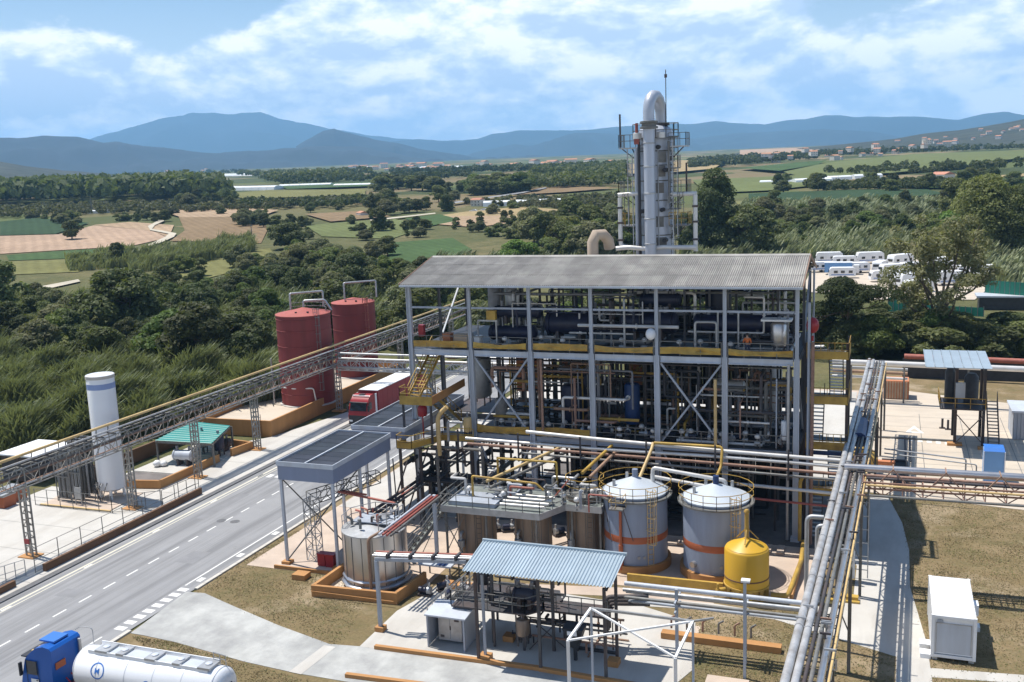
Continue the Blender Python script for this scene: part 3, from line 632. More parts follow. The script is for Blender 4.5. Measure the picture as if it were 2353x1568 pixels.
beams(Z1 - .35, .22, .45, 'paint_grey', (YF,)); beams(Z1 - .35, .22, .45, 'paint_grey_shaded', (YM, YB)); beams(Z2 - .30, .24, .5, 'paint_light', (YF,)); beams(Z2 - .30, .24, .5, 'paint_grey_shaded', (YM, YB))
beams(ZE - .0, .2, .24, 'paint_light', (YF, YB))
for a, c in zip(CX, CX[1:]):
    b = MB(); b.bar((a + .2, YF, 18.2), (c - .2, YF, 18.2), .14, .16); b.build('girt', 'paint_grey', bd)
for x in CX:
    for z in (Z1 - .34, Z2 - .29):
        for y0, y1 in ((YF + .3, YM - .3), (YM + .3, YB - .3)):
            b = MB(); b.ibeam((x, y0, z), (x, y1, z), .2, .4); b.build('cross_beam', 'steel_dark', bd)
# roof trusses, purlins, corrugated sheets
EY, EZ, RY, RZ = 76.9, 20.25, 84.0, 21.95; BY, BZ = 91.1, 20.25
X0, X1 = -39.35, -5.95
for x in CX:
    b = MB(); b.ibeam((x, EY + .3, EZ - .14), (x, RY, RZ - .22), .16, .24); b.ibeam((x, RY, RZ - .22), (x, BY - .3, BZ - .14), .16, .24)
    b.bar((x, YF, ZE + .1), (x, YB, ZE + .1), .12, .16)
    for k in (.33, .66): b.bar((x, YF + (RY - YF) * k, ZE + .12), (x, YF + (RY - YF) * k, ZE + 1.6 * k), .08); b.bar((x, YB - (YB - RY) * k, ZE + .12), (x, YB - (YB - RY) * k, ZE + 1.6 * k), .08)
    b.build('rafter', 'paint_grey_shaded', bd)
for k in (.05, .35, .65, .95):
    b = MB(); b.bar((X0 + .2, EY + (RY - EY) * k, EZ + (RZ - EZ) * k - .09), (X1 - .2, EY + (RY - EY) * k, EZ + (RZ - EZ) * k - .09), .09, .12)
    b.bar((X0 + .2, BY + (RY - BY) * k, BZ + (RZ - BZ) * k - .09), (X1 - .2, BY + (RY - BY) * k, BZ + (RZ - BZ) * k - .09), .09, .12); b.build('purlin', 'steel_dark', bd)
def wavesheet(w, yA, zA, yB, zB, waves=6, amp=.045, per=6):
    b = MB(); n = waves * per; vs = []
    L = math.hypot(yB - yA, zB - zA); ny, nz = -(zB - zA) / L, (yB - yA) / L
    if nz < 0: ny, nz = -ny, -nz
    for i in range(n + 1):
        a = amp * math.sin(2 * PI * waves * i / n); x = w * i / n
        for (y, z, k) in ((yA, zA, 0), (yB, zB, 0)): vs.append((x, y + ny * a, z + nz * a))
    fs = [(2 * i, 2 * i + 2, 2 * i + 3, 2 * i + 1) for i in range(n)]
    return b.add(vs, fs)
NS = 34; SW = (X1 - X0) / NS
tiers = [(0, .37, 0.0), (.345, .70, .018), (.675, 1.0, .036)]
for side, (yA, zA) in (('f', (EY, EZ)), ('b', (BY, BZ))):
    for k0, k1, up in tiers:
        b = wavesheet(SW * 1.03, yA + (RY - yA) * k0, zA + (RZ - zA) * k0 + up, yA + (RY - yA) * k1, zA + (RZ - zA) * k1 + up - .012)
        me = b.mesh('roof_sheet', (0, 0, 0), 40); me.materials.append(MATS['roof_fibre'])
        for i in range(NS):
            o = bpy.data.objects.new('roof_sheet', me); COL.objects.link(o); o.parent = bd; o.location = Vector((X0 + i * SW, 0, R_.uniform(0, .012))) - ORG[bd]
b = MB(); b.add([(X0, RY - .32, RZ - .02), (X1, RY - .32, RZ - .02), (X1, RY, RZ + .11), (X0, RY, RZ + .11), (X1, RY + .32, RZ - .02), (X0, RY + .32, RZ - .02)], [(0, 1, 2, 3), (3, 2, 4, 5)]); b.build('ridge_cap', 'roof_fibre', bd)
b = MB(); b.box(X0, X1, EY - .14, EY - .01, EZ - .20, EZ - .03); b.build('gutter', 'paint_light', bd)
for x in (X1 + .03, X0 - .06):
    b = MB(); b.bar((x, EY, EZ - .06), (x, RY, RZ - .06), .05, .3, (0, 0, 1)); b.bar((x, RY, RZ - .06), (x, BY, BZ - .06), .05, .3, (0, 0, 1)); b.build('verge_board', 'pipe_brown', bd)
b = MB(); b.tube((-6.1, BY - .3, 20), (-6.1, BY - .3, 6), .09, 8); b.build('downpipe', 'paint_grey', bd)
# floors
for z, nm in ((Z1, 'floor_plate'), (Z2, 'floor_plate')):
    for i, (a, c) in enumerate(zip(CX, CX[1:])):
        for y0, y1 in ((YF + .05, YM - .03), (YM + .03, YB - .05)):
            if z == Z1 and i == 0: continue
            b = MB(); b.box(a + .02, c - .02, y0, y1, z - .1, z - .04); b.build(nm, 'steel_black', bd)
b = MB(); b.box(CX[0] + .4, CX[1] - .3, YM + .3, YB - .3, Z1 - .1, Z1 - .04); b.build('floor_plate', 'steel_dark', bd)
# sagging yellow sheets along the floor edges
def sagsheet(x0, x1, y, z0, z1, seed):
    b = MB(); n = 26; vs = []
    for i in range(n + 1):
        x = x0 + (x1 - x0) * i / n; s = math.sin(PI * i / n)
        for j in range(6):
            t = j / 5; w = .20 * mnoise.noise(Vector((x * 1.1 + t * 1.6, t * 1.8, seed * 3.1))) + .12 * mnoise.noise(Vector((x * 3.2 - t * 2, t * 3, seed)))
            vs.append((x, y + w * (0.4 + .6 * math.sin(PI * min(1, t + .2))), z0 + (z1 - z0) * t - .16 * s * t * (1 if seed % 2 else -.3) + .05 * mnoise.noise(Vector((x * .8, seed, t)))))
    fs = [(i * 6 + j, (i + 1) * 6 + j, (i + 1) * 6 + j + 1, i * 6 + j + 1) for i in range(n) for j in range(5)]
    return b.add(vs, fs)
for i, (a, c) in enumerate(zip(CX, CX[1:])):
    sagsheet(a + .3, c - .3, YF - .16, Z2 + .16, Z2 + .70, i).build('toe_sheet', 'yellow', bd, 60)
    if i in (1, 2): sagsheet(a + .3, c - .3, YF - .16, Z1 + .0, Z1 + .72, i + 20).build('toe_sheet', 'yellow_dirty', bd, 60)
for i, (a, c) in enumerate(zip(CX, CX[1:])):
    b = MB(); b.rail([(a + .25, YF - .08, Z2), (c - .25, YF - .08, Z2)], 1.15, 1.4, r=.055); b.build('railing', 'galv_dull', bd)
    if i: b = MB(); b.rail([(a + .25, YF - .05, Z1), (c - .25, YF - .05, Z1)], 1.1, 1.4, r=.055); b.build('railing', 'galv_dull', bd)
    if i == 0: continue
    b = MB(); b.rail([(a + .25, YB + .05, Z2), (c - .25, YB + .05, Z2)], 1.15, 1.4, r=.05); b.build('railing', 'galv_dull', bd)
def brace(p, q, w=.15): b = MB(); b.bar(p, q, w, w); return b.build('brace', 'paint_grey', bd)
for i in (1, 4):
    a, c = CX[i] + .3, CX[i + 1] - .3
    brace((a, YF + .02, Z2 - .65), (c, YF + .02, Z1 + .1)); brace((a, YF + .19, Z1 + .1), (c, YF + .19, Z2 - .65))
brace((CX[1] + .3, YF, 6.7), (CX[1] + 2.6, YF, 1.2)); brace((CX[2] - .3, YF + .17, 6.7), (CX[1] + 2.6, YF + .17, 1.2))
brace((CX[4] + .2, YF, 6.9), (CX[4] + 1.5, YF, 4.8), .1)
for x in (CX[0], CX[6]):
    brace((x, YF + .4, Z2 - .6), (x, YM - .3, Z1 + .2)); brace((x, YM + .4, Z2 + .2), (x, YB - .3, ZE - .2))
# back panels; the near-black ones are there to darken the floors
def wallp(x0, x1, z0, z1, m, y=YB + .3, nm='wall_panel'):
    b = MB(); n = max(1, round((x1 - x0) / 1.3)); w = (x1 - x0) / n
    for i in range(n):
        b = MB(); b.box(x0 + i * w + .012, x0 + (i + 1) * w - .012, y, y + .08, z0, z1); b.build(nm, m, bd)
wallp(-33.2, -30.4, 8.6, 13.2, 'terracotta', 88.2); wallp(-22.8, -21.0, 9.5, 13.4, 'terracotta', 89.0)
wallp(-29.4, -25.4, 9.2, 13.6, 'pipe_brown', 89.8)
for k in range(8):
    b = MB(); b.box(-29.0, -26.0, 88.9, 88.96, 10.6 + k * .36, 10.82 + k * .36); b.build('louvre', 'terracotta', bd)
wallp(-22.4, -6.6, .05, 6.6, 'near_black', 86.6); wallp(-27.5, -22.5, .05, 5.2, 'near_black', 87.0)
wallp(-22.3, -11.9, 7.6, 13.6, 'near_black', 90.4); wallp(-27.7, -22.8, 7.6, 9.6, 'near_black', 90.4); wallp(-27.8, -6.8, Z2, Z2 + 1.6, 'near_black', 90.5)  # panels added behind the middle and upper floors to block bright gaps
wallp(-11.5, -9.0, 8.6, 13.0, 'galv_dull', 89.6); wallp(-11.7, -6.7, 7.6, 10.4, 'near_black', 90.4)  # the near-black panel is added to darken the see-through last bay
# yellow stairs on the left bay between the floors
def flight(parent, p, q, w, nt_, m_str, m_tread, railm, ax='x', treads=True):
    p = Vector(p); q = Vector(q); d = (q - p); hd = Vector((d.x, d.y, 0)).normalized(); sd = Vector((-hd.y, hd.x, 0)) * (w / 2)
    b = MB()
    for s in (-1, 1): b.bar(p + sd * s, q + sd * s, .06, .26)
    b.build('stringer', m_str, parent)
    tb = MB(); tb.bar(p - sd * .94, p + sd * .94, .28, .05, (0, 0, 1)); me = None
    for i in range(nt_):
        c = p + d * ((i + .7) / nt_)
        if me is None:
            bb = MB(); bb.bar(-sd * .94, sd * .94, .28, .05); me = bb.mesh('tread'); me.materials.append(MATS[m_tread])
        o = bpy.data.objects.new('tread', me); COL.objects.link(o); o.parent = parent; o.location = c - ORG[parent]
    b = MB()
    for s in (-1, 1):
        for k in (.5, 1.0): b.bar(p + sd * s + Vector((0, 0, k)), q + sd * s + Vector((0, 0, k)), .05)
        for i in range(5): c = p + d * (i / 4) + sd * s; b.bar(c, c + Vector((0, 0, 1.0)), .05)
    b.build('handrail', railm, parent)
st = T('stair', 'yellow steel stair climbing to the upper floor at the open left end', 'stair', (-36.5, 79, 7.4))
flight(st, (-38.1, 75.9, 10.6), (-37.4, 79.9, 14.35), 1.15, 15, 'yellow', 'yellow_dirty', 'yellow')
flight(st, (-36.2, 80.4, 7.5), (-36.5, 76.3, 10.5), 1.1, 12, 'yellow_dirty', 'grating', 'yellow_dirty')
b = MB(); b.box(-38.9, -35.9, 74.9, 76.0, 10.45, 10.6); b.build('landing', 'grating', st)
b = MB(); b.box(-38.95, -38.9, 74.9, 76.0, 10.2, 11.1); b.box(-38.95, -35.9, 74.85, 74.9, 10.2, 10.95); b.build('toe_sheet', 'yellow', st)
b = MB(); b.bar((-35.9, 74.9, 10.65), (-35.4, 80.8, 11.0), .05, .7); b.build('toe_sheet', 'ochre', st)
b = MB(); b.rail([(-35.9, 74.88, 10.6), (-38.93, 74.88, 10.6), (-38.93, 76.0, 10.6)], 1.1, 1, r=.05); b.build('railing', 'yellow', st)
for x, y in ((-38.7, 75.0), (-36.1, 75.0)): b = MB(); b.bar((x, y, 6.8), (x, y, 10.45), .16); b.build('post', 'steel_dark', st)
# first floor walkway on the left with yellow toe boards
wk = T('walkway', 'narrow first floor walkway with yellow kick boards beside the grey load-out canopies', 'walkway', (-37, 76.5, 6.6))
pts = [(-38.6, 73.2), (-37.2, 73.2), (-35.8, 76.4), (-32.9, 76.4), (-32.9, 77.4), (-36.6, 77.4), (-38.6, 74.9)]
b = MB(); b.poly(pts, 6.75, 6.85); b.build('deck', 'grating', wk)
b = MB()
for p, q in zip(pts[:4], pts[1:4]): b.bar((p[0], p[1], 7.08), (q[0], q[1], 7.08), .05, .5)
b.bar((-38.6, 73.2, 7.08), (-38.6, 74.9, 7.08), .05, .5); b.build('toe_sheet', 'yellow', wk)
b = MB(); b.rail([(p[0], p[1], 6.85) for p in [pts[6], pts[0], pts[1], pts[2], pts[3]]], 1.1, 1.2, r=.055); b.build('railing', 'yellow', wk)
for x, y in ((-38.4, 73.4), (-37.2, 74.8), (-33.2, 76.7)): b = MB(); b.bar((x, y, 0.05), (x, y, 6.75), .2); b.build('post', 'steel_dark', wk)

# ---------------------------------------------------------------- stair tower at the right end
tw = T('stair_tower', 'dark steel stair tower with yellow landings against the right end of the frame building', 'stair tower', (-4.2, 79.6, 0))
for x in (-5.75, -2.75):
    for y in (78.2, 81.6):
        b = MB(); b.ibeam((x, y, 0), (x, y, 15.8), .22, .22, (1, 0, 0)); b.build('column', 'steel_dark', tw)
for i, z in enumerate((3.9, 7.6, 11.2, 14.7)):
    b = MB(); b.box(-5.6, -2.9, 80.4, 81.5, z - .1, z); b.box(-5.6, -4.4, 78.3, 79.0, z - .1, z) if i % 2 else b.box(-5.6, -2.9, 78.3, 78.9, z - .1, z); b.build('landing', 'grating', tw)
    b = MB(); b.box(-5.7, -2.7, 78.08, 78.14, z - .12, z + .5); b.box(-2.7, -2.64, 78.1, 81.6, z - .12, z + .5); b.build('toe_sheet', 'yellow_dirty' if i < 2 else 'yellow', tw)
    b = MB(); b.rail([(-5.7, 78.1, z), (-2.67, 78.1, z), (-2.67, 81.6, z)], 1.15, .55, r=.045); b.build('railing', 'yellow_dirty', tw)
zz = [0.05, 3.9, 7.6, 11.2, 14.7]
for i in range(4):
    z0, z1 = zz[i], zz[i + 1]
    if i % 2 == 0: flight(tw, (-5.0, 78.6, z0), (-5.0, 80.5, z1), 1.0, 13, 'steel_black', 'galv', 'steel_dark')
    else: flight(tw, (-3.6, 80.5, z0), (-3.6, 78.6, z1), 1.0, 13, 'steel_black', 'galv', 'steel_dark')
b = MB(); b.ibeam((-5.75, 78.2, 7.2), (-2.2, 78.2, 7.2), .2, .3); b.build('beam', 'pipe_blue', tw)

# ---------------------------------------------------------------- distillation column behind the roof
CXc, CYc = -20.55, 93.6
cl = T('distillation_column', 'tall grey clad distillation column with ring platforms rising behind the corrugated roof', 'column', (CXc, CYc, 0))
b = MB(); b.lathe((CXc, CYc, 0), [(1.62, 0), (1.62, 32.1), (1.5, 32.7), (1.1, 33.0), (.5, 33.2)], 40); b.build('shell', 'column_skin', cl, 40)
for z in (23.0, 24.7, 26.2, 28.0, 29.4, 30.7):
    b = MB(); b.lathe((CXc, CYc, z), [(1.63, 0), (1.66, .02), (1.66, .09), (1.63, .11)], 40, False); b.build('shell_seam', 'galv_dull', cl, 40)
for i, z in enumerate((31.15, 26.9, 24.0)):
    for sg in (-1, 1):
        xa, xb = CXc + sg * 1.5, CXc + sg * (3.1 if i == 0 else 3.2)
        b = MB(); b.box(min(xa, xb), max(xa, xb), 92.0, 93.8, z - .12, z); b.build('platform', ('galv', 'pipe_white', 'galv_dull')[i], cl)
        b = MB(); b.rail([(xa, 92.0, z), (xb, 92.0, z), (xb, 93.8, z)], 1.15, .55, r=.055); b.build('railing', ('galv_dull', 'galv_dull', 'yellow_dirty')[i], cl)
        for xx in (xa + sg * .4, xb - sg * .25): b = MB(); b.bar((xx, 92.3, z - .12), (CXc + sg * 1.5, 92.9, z - 1.3), .08); b.build('bracket', 'steel_dark', cl)
for z, sg in ((29.2, 1), (28.6, -1), (25.5, 1)):
    xa, xb = CXc + sg * 1.45, CXc + sg * 2.35
    b = MB(); b.box(min(xa, xb), max(xa, xb), 91.9, 93.4, z - .1, z); b.build('platform', 'galv_dull', cl); b = MB(); b.rail([(xa, 91.9, z), (xb, 91.9, z), (xb, 93.4, z)], 1.1, .45, r=.055); b.build('railing', 'galv', cl)
for x, z0, z1 in ((1.9, 21, 31.5), (2.3, 23, 29.2), (-1.85, 21, 30.5), (-2.3, 24, 31.0), (.55, 22, 31.2)):
    b = MB(); b.tube((CXc + x, 91.95, z0), (CXc + x, 91.95, z1), .055, 6); b.build('conduit', 'galv', cl)
b = MB(); b.lathe((CXc, CYc, 31.9), [(1.6, 0), (2.15, 0), (2.15, .08), (1.6, .08)], 28, False); b.build('top_platform', 'galv_dull', cl)
b = MB(); ring = [(CXc + 2.12 * math.cos(t), CYc + 2.12 * math.sin(t), 31.98) for t in np.linspace(0, 2 * PI, 15)[:-1]]
b.rail(ring, 1.25, .9, True, .055); b.build('railing', 'galv_dull', cl)
VX = -20.55
b = MB(); b.path([(VX, 90.9, 19.5), (VX, 90.9, 34.3), (VX + .03, 90.98, 34.9), (VX + .11, 91.3, 35.4), (VX + .22, 91.8, 35.65), (VX + .34, 92.4, 35.65), (VX + .45, 93.0, 35.35), (VX + .5, 93.4, 34.8), (VX + .52, 93.6, 34.2), (VX + .52, 93.6, 33.0)], .52, 20); b.build('vapour_pipe', 'column_skin', cl, 60)
for z in (22.3, 24.6, 26.9, 29.3, 31.4):
    b = MB(); b.lathe((VX, 90.9, z), [(.53, 0), (.57, .02), (.57, .12), (.53, .14)], 18, False); b.build('pipe_band', 'galv', cl, 40)
b = MB(); b.lathe((VX, 90.9, 32.7), [(.53, 0), (.82, .04), (.82, .22), (.66, .26), (.66, .5), (.82, .54), (.82, .7), (.53, .74)], 18, False); b.build('pipe_flange', 'galv_dull', cl, 40)
b = MB(); b.lathe((VX + .52, 93.6, 33.0), [(.53, 0), (.8, .04), (.8, .26), (.53, .3)], 18, False); b.build('pipe_flange', 'steel_dark', cl, 40)
b = MB(); b.ladder((CXc + 1.75, 92.7, 20.8), 11.2, .5, (.7, .7), True, (.7, -.7), .055); b.build('ladder', 'galv_dull', cl)
b = MB(); b.ladder((CXc + 2.6, 92.2, 24.0), 3.0, .45, (1, 0), True, (0, -1), .05); b.ladder((CXc - 2.5, 92.2, 24.0), 3.0, .45, (1, 0), True, (0, -1), .05); b.build('ladder', 'galv_dull', cl)
for x, z, w in ((.75, 22.4, .9), (.5, 24.3, .9), (.85, 28.9, .6), (.6, 27.4, .8), (.9, 30.2, .7)):
    b = MB(); b.bar((CXc + x - w / 2, 91.93, z), (CXc + x + w / 2, 92.25, z), .05, .95); b.build('access_panel', 'galv_dull', cl)
for x, z in ((.9, 25.4), (1.2, 29.0), (-1.0, 25.3), (.6, 31.1), (1.1, 22.6)):
    b = MB(); b.tube((CXc + x, 92.6, z), (CXc + x, 91.7, z), .2, 12); b.build('nozzle', 'steel_black', cl, 40)
b = MB(); b.path([(CXc - 1.15, 91.7, 19.5), (CXc - 1.15, 91.7, 31.6)], .13, 8); b.build('riser', 'steel_black', cl, 40)
b = MB(); b.path([(CXc - 1.5, 92.0, 21), (CXc - 1.5, 92.0, 31.0), (CXc - .6, 92.4, 31.4)], .17, 8, .4); b.build('riser', 'column_skin', cl, 40)
b = MB(); b.path([(CXc + 1.55, 91.9, 26), (CXc + 1.55, 91.9, 31.6)], .1, 8); b.build('riser', 'galv_dull', cl, 40)
b = MB(); b.bar((CXc - 3.0, 92.2, 31.2), (CXc - 3.0, 92.2, 34.2), .14); b.build('davit_post', 'steel_dark', cl)
b = MB(); b.bar((CXc + 3.1, 92.2, 26.9), (CXc + 3.1, 92.2, 29.6), .14); b.build('davit_post', 'steel_dark', cl)
b = MB(); b.tube((CXc - 1.3, 91.6, 32.0), (CXc - 1.3, 91.6, 33.3), .14, 8); b.box(CXc - 1.55, CXc - 1.1, 91.5, 91.9, 31.4, 32.2); b.build('relief_valve', 'pipe_red', cl)
for x in (-1.3, .9):
    b = MB(); b.lathe((CXc + x, 91.8, 31.9), [(.4, 0), (.4, .5), (.28, .55)], 14); b.build('nozzle', 'pipe_white', cl, 40)
rod = MB(); rod.tube((-19.5, 93.4, 32.4), (-19.5, 93.4, 38.0), .04, 6); rod.tube((-19.5, 93.4, 37.3), (-19.5, 93.4, 37.6), .13, 8); rod.build('lightning_rod', 'steel_dark', cl)
# insulated portal pipes beside the column, on the roof
pp = T('insulated_pipe', 'white insulated pipe loop standing left and right of the pale distillation column', 'pipe', (-20, 91.5, 20))
for pts in ([(-23.6, 91.8, 26.6), (-23.6, 91.8, 22.1), (-21.8, 91.6, 21.9)], [(-16.6, 91.8, 26.7), (-16.6, 91.8, 21.6)], [(-23.9, 91.3, 21.95), (-22.6, 91.2, 22.05), (-20.8, 91.3, 21.85), (-19.6, 91.2, 22.05), (-18.4, 91.3, 22.0), (-16.4, 91.2, 22.0)], [(-23.8, 92, 26.85), (-21.9, 92, 26.95)], [(-18.6, 92, 26.8), (-16.5, 92, 26.8)]):
    b = MB(); b.path(pts, .21, 10, .4); b.build('pipe', 'pipe_white', pp, 50)
b = MB()
for z in (22.6, 24.2, 25.6): b.box(-23.85, -23.35, 91.55, 92.05, z, z + .18); b.box(-16.85, -16.35, 91.55, 92.05, z, z + .18)
b.build('pipe_clamp', 'steel_dark', pp)
b = MB(); b.path([(-24.95, 87, 20.0), (-24.95, 87, 22.9), (-24.7, 87.25, 23.55), (-24.2, 87.9, 23.5), (-23.9, 88.5, 22.9), (-23.85, 88.7, 22.2)], .5, 18)
T1(b, 'gooseneck_duct', 'beige gooseneck vent duct curving over the ridge of the corrugated roof', 'duct', 'duct_beige', 50)
# ---------------------------------------------------------------- vessels, exchangers, pumps and pipes inside the frame
def exchanger(label, p, q, r, z, m='navy', saddles=2, group=None, name='heat_exchanger'):
    p = Vector((*p, z + r + .5)); q = Vector((*q, z + r + .5)); t = T(name, label, 'heat exchanger', ((p.x + q.x) / 2, (p.y + q.y) / 2, z), group)
    b = MB(); b.hcyl(p, q, r, 20, .35); b.build('shell', m, t, 40)
    d = (q - p).normalized(); b = MB()
    for k in (0.06, .94):
        c = p.lerp(q, k); b = MB(); b.tube(c - d * .05, c + d * .05, r * 1.15, 20); b.build('flange', m, t, 40)
    for k in (.25, .75):
        c = p.lerp(q, k); b = MB(); b.box(c.x - .12, c.x + .12, c.y - r * .8, c.y + r * .8, z, c.z - r * .6) if abs(d.x) > .5 else b.box(c.x - r * .8, c.x + r * .8, c.y - .12, c.y + .12, z, c.z - r * .6); b.build('saddle', 'steel_dark', t)
    for k in (.15, .82):
        c = p.lerp(q, k); b = MB(); b.tube(c + Vector((0, 0, r * .9)), c + Vector((0, 0, r + .45)), r * .28, 10); b.build('nozzle', 'pipe_grey', t, 40)
    return t
def vessel(label, x, y, z, r, h, m, name='process_vessel', cat='vessel', legs=True, roof=None, group=None):
    t = T(name, label, cat, (x, y, z), group); l = .6 if legs else 0
    b = MB(); b.lathe((x, y, z + l), [(r * .5, 0), (r * .9, .15 * r + .02), (r, .4 * r), (r, h - .35 * r), (r * .85, h - .12 * r), (r * .4, h)], 20); b.build('shell', m, t, 40)
    if legs:
        for a in (.78, 2.36, 3.93, 5.5):
            b = MB(); b.bar((x + r * .85 * math.cos(a), y + r * .85 * math.sin(a), z), (x + r * .85 * math.cos(a), y + r * .85 * math.sin(a), z + l + .5), .1); b.build('leg', 'steel_dark', t)
    b = MB(); b.tube((x, y, z + l + h - .05), (x, y, z + l + h + .4), r * .25, 10); b.build('nozzle', 'pipe_grey', t, 40); return t
exchanger('navy twin stacked exchanger on the upper floor, lower shell, second bay from the left', (-32.4, 80.3), (-28.4, 80.3), .62, Z2)
exchanger('navy exchanger lying above the lower shell in the second upper bay', (-32.0, 80.5), (-27.9, 80.5), .5, Z2 + 1.9)
exchanger('navy exchanger with pale flanges in the third upper bay', (-27.2, 80.6), (-23.3, 80.6), .95, Z2 + .5)
exchanger('bright navy drum on the upper floor in front of the pale column', (-20.5, 80.2), (-16.2, 80.2), .85, Z2 + .9, 'navy')
exchanger('smaller navy drum stacked over the bright navy drum', (-19.2, 81.2), (-16.0, 81.2), .5, Z2 + 3.0, 'navy')
exchanger('long navy exchanger on the upper floor in the last two bays', (-14.6, 80.8), (-8.0, 80.8), .7, Z2 + 1.0)
vessel('tall grey vertical vessel under the left half of the roof', -32.8, 82.8, Z2 + 1.0, .75, 4.2, 'pipe_grey')
vessel('grey vessel with white pipe, just right of the tallest grey vessel', -31.0, 81.8, Z2 + 1.6, .55, 2.8, 'galv')
vessel('grey mottled upright tank with flat white lid at the right end of the upper floor', -7.9, 79.3, Z2, .62, 2.0, 'alu_clad')
b = MB(); b.box(-9.2, -6.9, 78.6, 79.9, Z2 + 2.72, Z2 + 2.86); T1(b, 'lid_tray', 'flat white tray over the mottled upright tank on the upper floor', 'tray', 'white_paint')
vessel('dark tower vessel under the roof in the fifth bay', -13.4, 84.5, Z2, 1.1, 5.2, 'navy')
vessel('navy vertical vessel on the middle floor, third bay', -25.2, 80.4, Z1, .95, 3.4, 'navy')
vessel('navy vertical vessel on the middle floor beside the white fronted column', -23.9, 81.4, Z1, .8, 4.2, 'navy')
vessel('ribbed blue vertical vessel on the middle floor, fourth bay', -20.0, 80.6, Z1, .65, 3.6, 'pipe_blue')
vessel('grey ribbed drum on the middle floor, second bay', -31.4, 79.4, Z1, .55, 2.1, 'galv_dull')
vessel('big grey vessel on the middle floor of the second bay', -35.0, 83.4, Z1 + 1, 1.1, 4.0, 'galv')
vessel('tall pale tank behind the middle floor of the last bay', -9.3, 86.4, Z1 - 2, 1.0, 7.2, 'galv')
exchanger('pale horizontal pipe bundle on the middle floor, fifth bay', (-13.2, 81.6), (-10.9, 81.6), .5, Z1 + 3.0, 'pipe_white')
vessel('cream filter pot on the first floor walkway', -33.6, 76.9, 6.9, .36, 1.35, 'pipe_cream', 'filter_pot', 'filter')
vessel('white filter body with pointed ends beside the right end column', -7.3, 78.3, Z1, .3, 1.6, 'white_paint', 'filter_pot', 'filter')
b = MB(); b.sphere((-17.6, 77.35, Z2 + 1.75), .42, 16, 1.15); T1(b, 'white_ball_float', 'round white dish-like lamp beside the fifth front column of the upper floor', 'lamp', 'white_gloss', 40)
b = MB(); b.sphere((-5.3, 78.0, 17.2), .48, 14, 1.3); b.tube((-5.3, 78, 16.4), (-5.3, 78, 16.0), .1); T1(b, 'siren', 'red pear shaped alarm horn on the right end of the frame', 'alarm', 'red_paint', 40)
b = MB(); b.box(-38.3, -37.8, 77.9, 78.3, 15.6, 16.6); T1(b, 'fire_box', 'red hose box on the upper floor by the left end column', 'fire box', 'red_paint')
b = MB(); b.lathe((-37.2, 75.6, 9.1), [(.36, 0), (.42, .1), (.42, .75), (.25, .95)], 12); b.tube((-37.2, 75.6, 6.85), (-37.2, 75.6, 9.1), .06); T1(b, 'hose_reel', 'dark red hose cabinet on a post beside the stair walkway', 'hose cabinet', 'red_paint', 40)
for i, (x, y, w, c) in enumerate(((-34.6, 79.2, 1.5, 'wood_crate'), (-32.95, 78.6, .5, 'white_paint'), (-36.2, 79.5, .7, 'terracotta'))):
    b = MB(); b.box(x - w / 2, x + w / 2, y - .4, y + .4, Z2, Z2 + 1.0); b.box(x - w / 2 - .03, x + w / 2 + .03, y - .43, y + .43, Z2 + 1.0, Z2 + 1.06)
    T1(b, 'crate', ('wide pinkish crate on the upper floor by the second front column', 'narrow white crate beside the second front column', 'terracotta bin near the open left end of the upper floor')[i], 'crate', c)
# small yellow control box on a bracket frame
cb = T('control_box', 'yellow control box on a grey stand in the second upper bay', 'control box', (-31.6, 78.4, Z2))
b = MB(); b.box(-32.0, -31.2, 78.3, 78.7, Z2 + 2.5, Z2 + 3.3); b.build('box', 'yellow', cb)
b = MB(); b.bar((-32.9, 78.5, Z2 + 2.4), (-31.1, 78.5, Z2 + 2.4), .14); b.bar((-32.9, 78.5, Z2), (-32.9, 78.5, Z2 + 2.4), .1); b.bar((-31.2, 78.5, Z2), (-31.2, 78.5, Z2 + 2.4), .12); b.build('stand', 'galv', cb)
for i, x in enumerate((-14.3, -12.6)):
    b = MB(); b.path([(x, 78.6, Z2), (x, 78.6, Z2 + 2.6), (x + 1.7, 78.6, Z2 + 2.6), (x + 1.7, 78.6, Z2)], .1, 8, .25) if i == 0 else b.path([(x, 79.2, Z2), (x, 79.2, Z2 + 3.4), (x + 1.6, 79.2, Z2 + 3.4), (x + 1.6, 79.2, Z2 + .5)], .08, 8, .2)
    T1(b, 'pipe_loop', ('grey square pipe loop standing on the upper floor, fifth bay', 'thinner grey pipe loop behind the square loop, fifth upper bay')[i], 'pipe', 'galv', 50)
# pumps
pump0 = None
def pump(x, y, z, label, rot=0):
    global pump0
    if pump0 is None:
        t = T('pump', label, 'pump', (x, y, z), 'pumps on the plant floors'); b = MB(); b.box(x - .5, x + .5, y - .25, y + .25, z, z + .15); b.build('base_plate', 'steel_dark', t)
        b = MB(); b.tube((x - .45, y, z + .42), (x + .15, y, z + .42), .22, 12); b.build('motor', 'navy', t, 40)
        b = MB(); b.tube((x + .2, y, z + .42), (x + .45, y, z + .42), .28, 12); b.tube((x + .33, y, z + .5), (x + .33, y, z + 1.0), .09, 8); b.build('casing', 'galv', t, 40)
        pump0 = t; return t
    return dup(pump0, (x, y, z), label, rot)
for k in range(14): pump(-30.5 + k * 1.75 + R_.uniform(-.3, .3), 78.4 + R_.uniform(0, .5), Z1, 'small pump with pale casing along the front edge of the middle floor', R_.uniform(0, 6))
for k in range(8): pump(-30.2 + k * 1.1, 74.0 + R_.uniform(-.4, .4), .05, 'small pump on the ground in front of the dark ground floor', R_.uniform(0, 6))
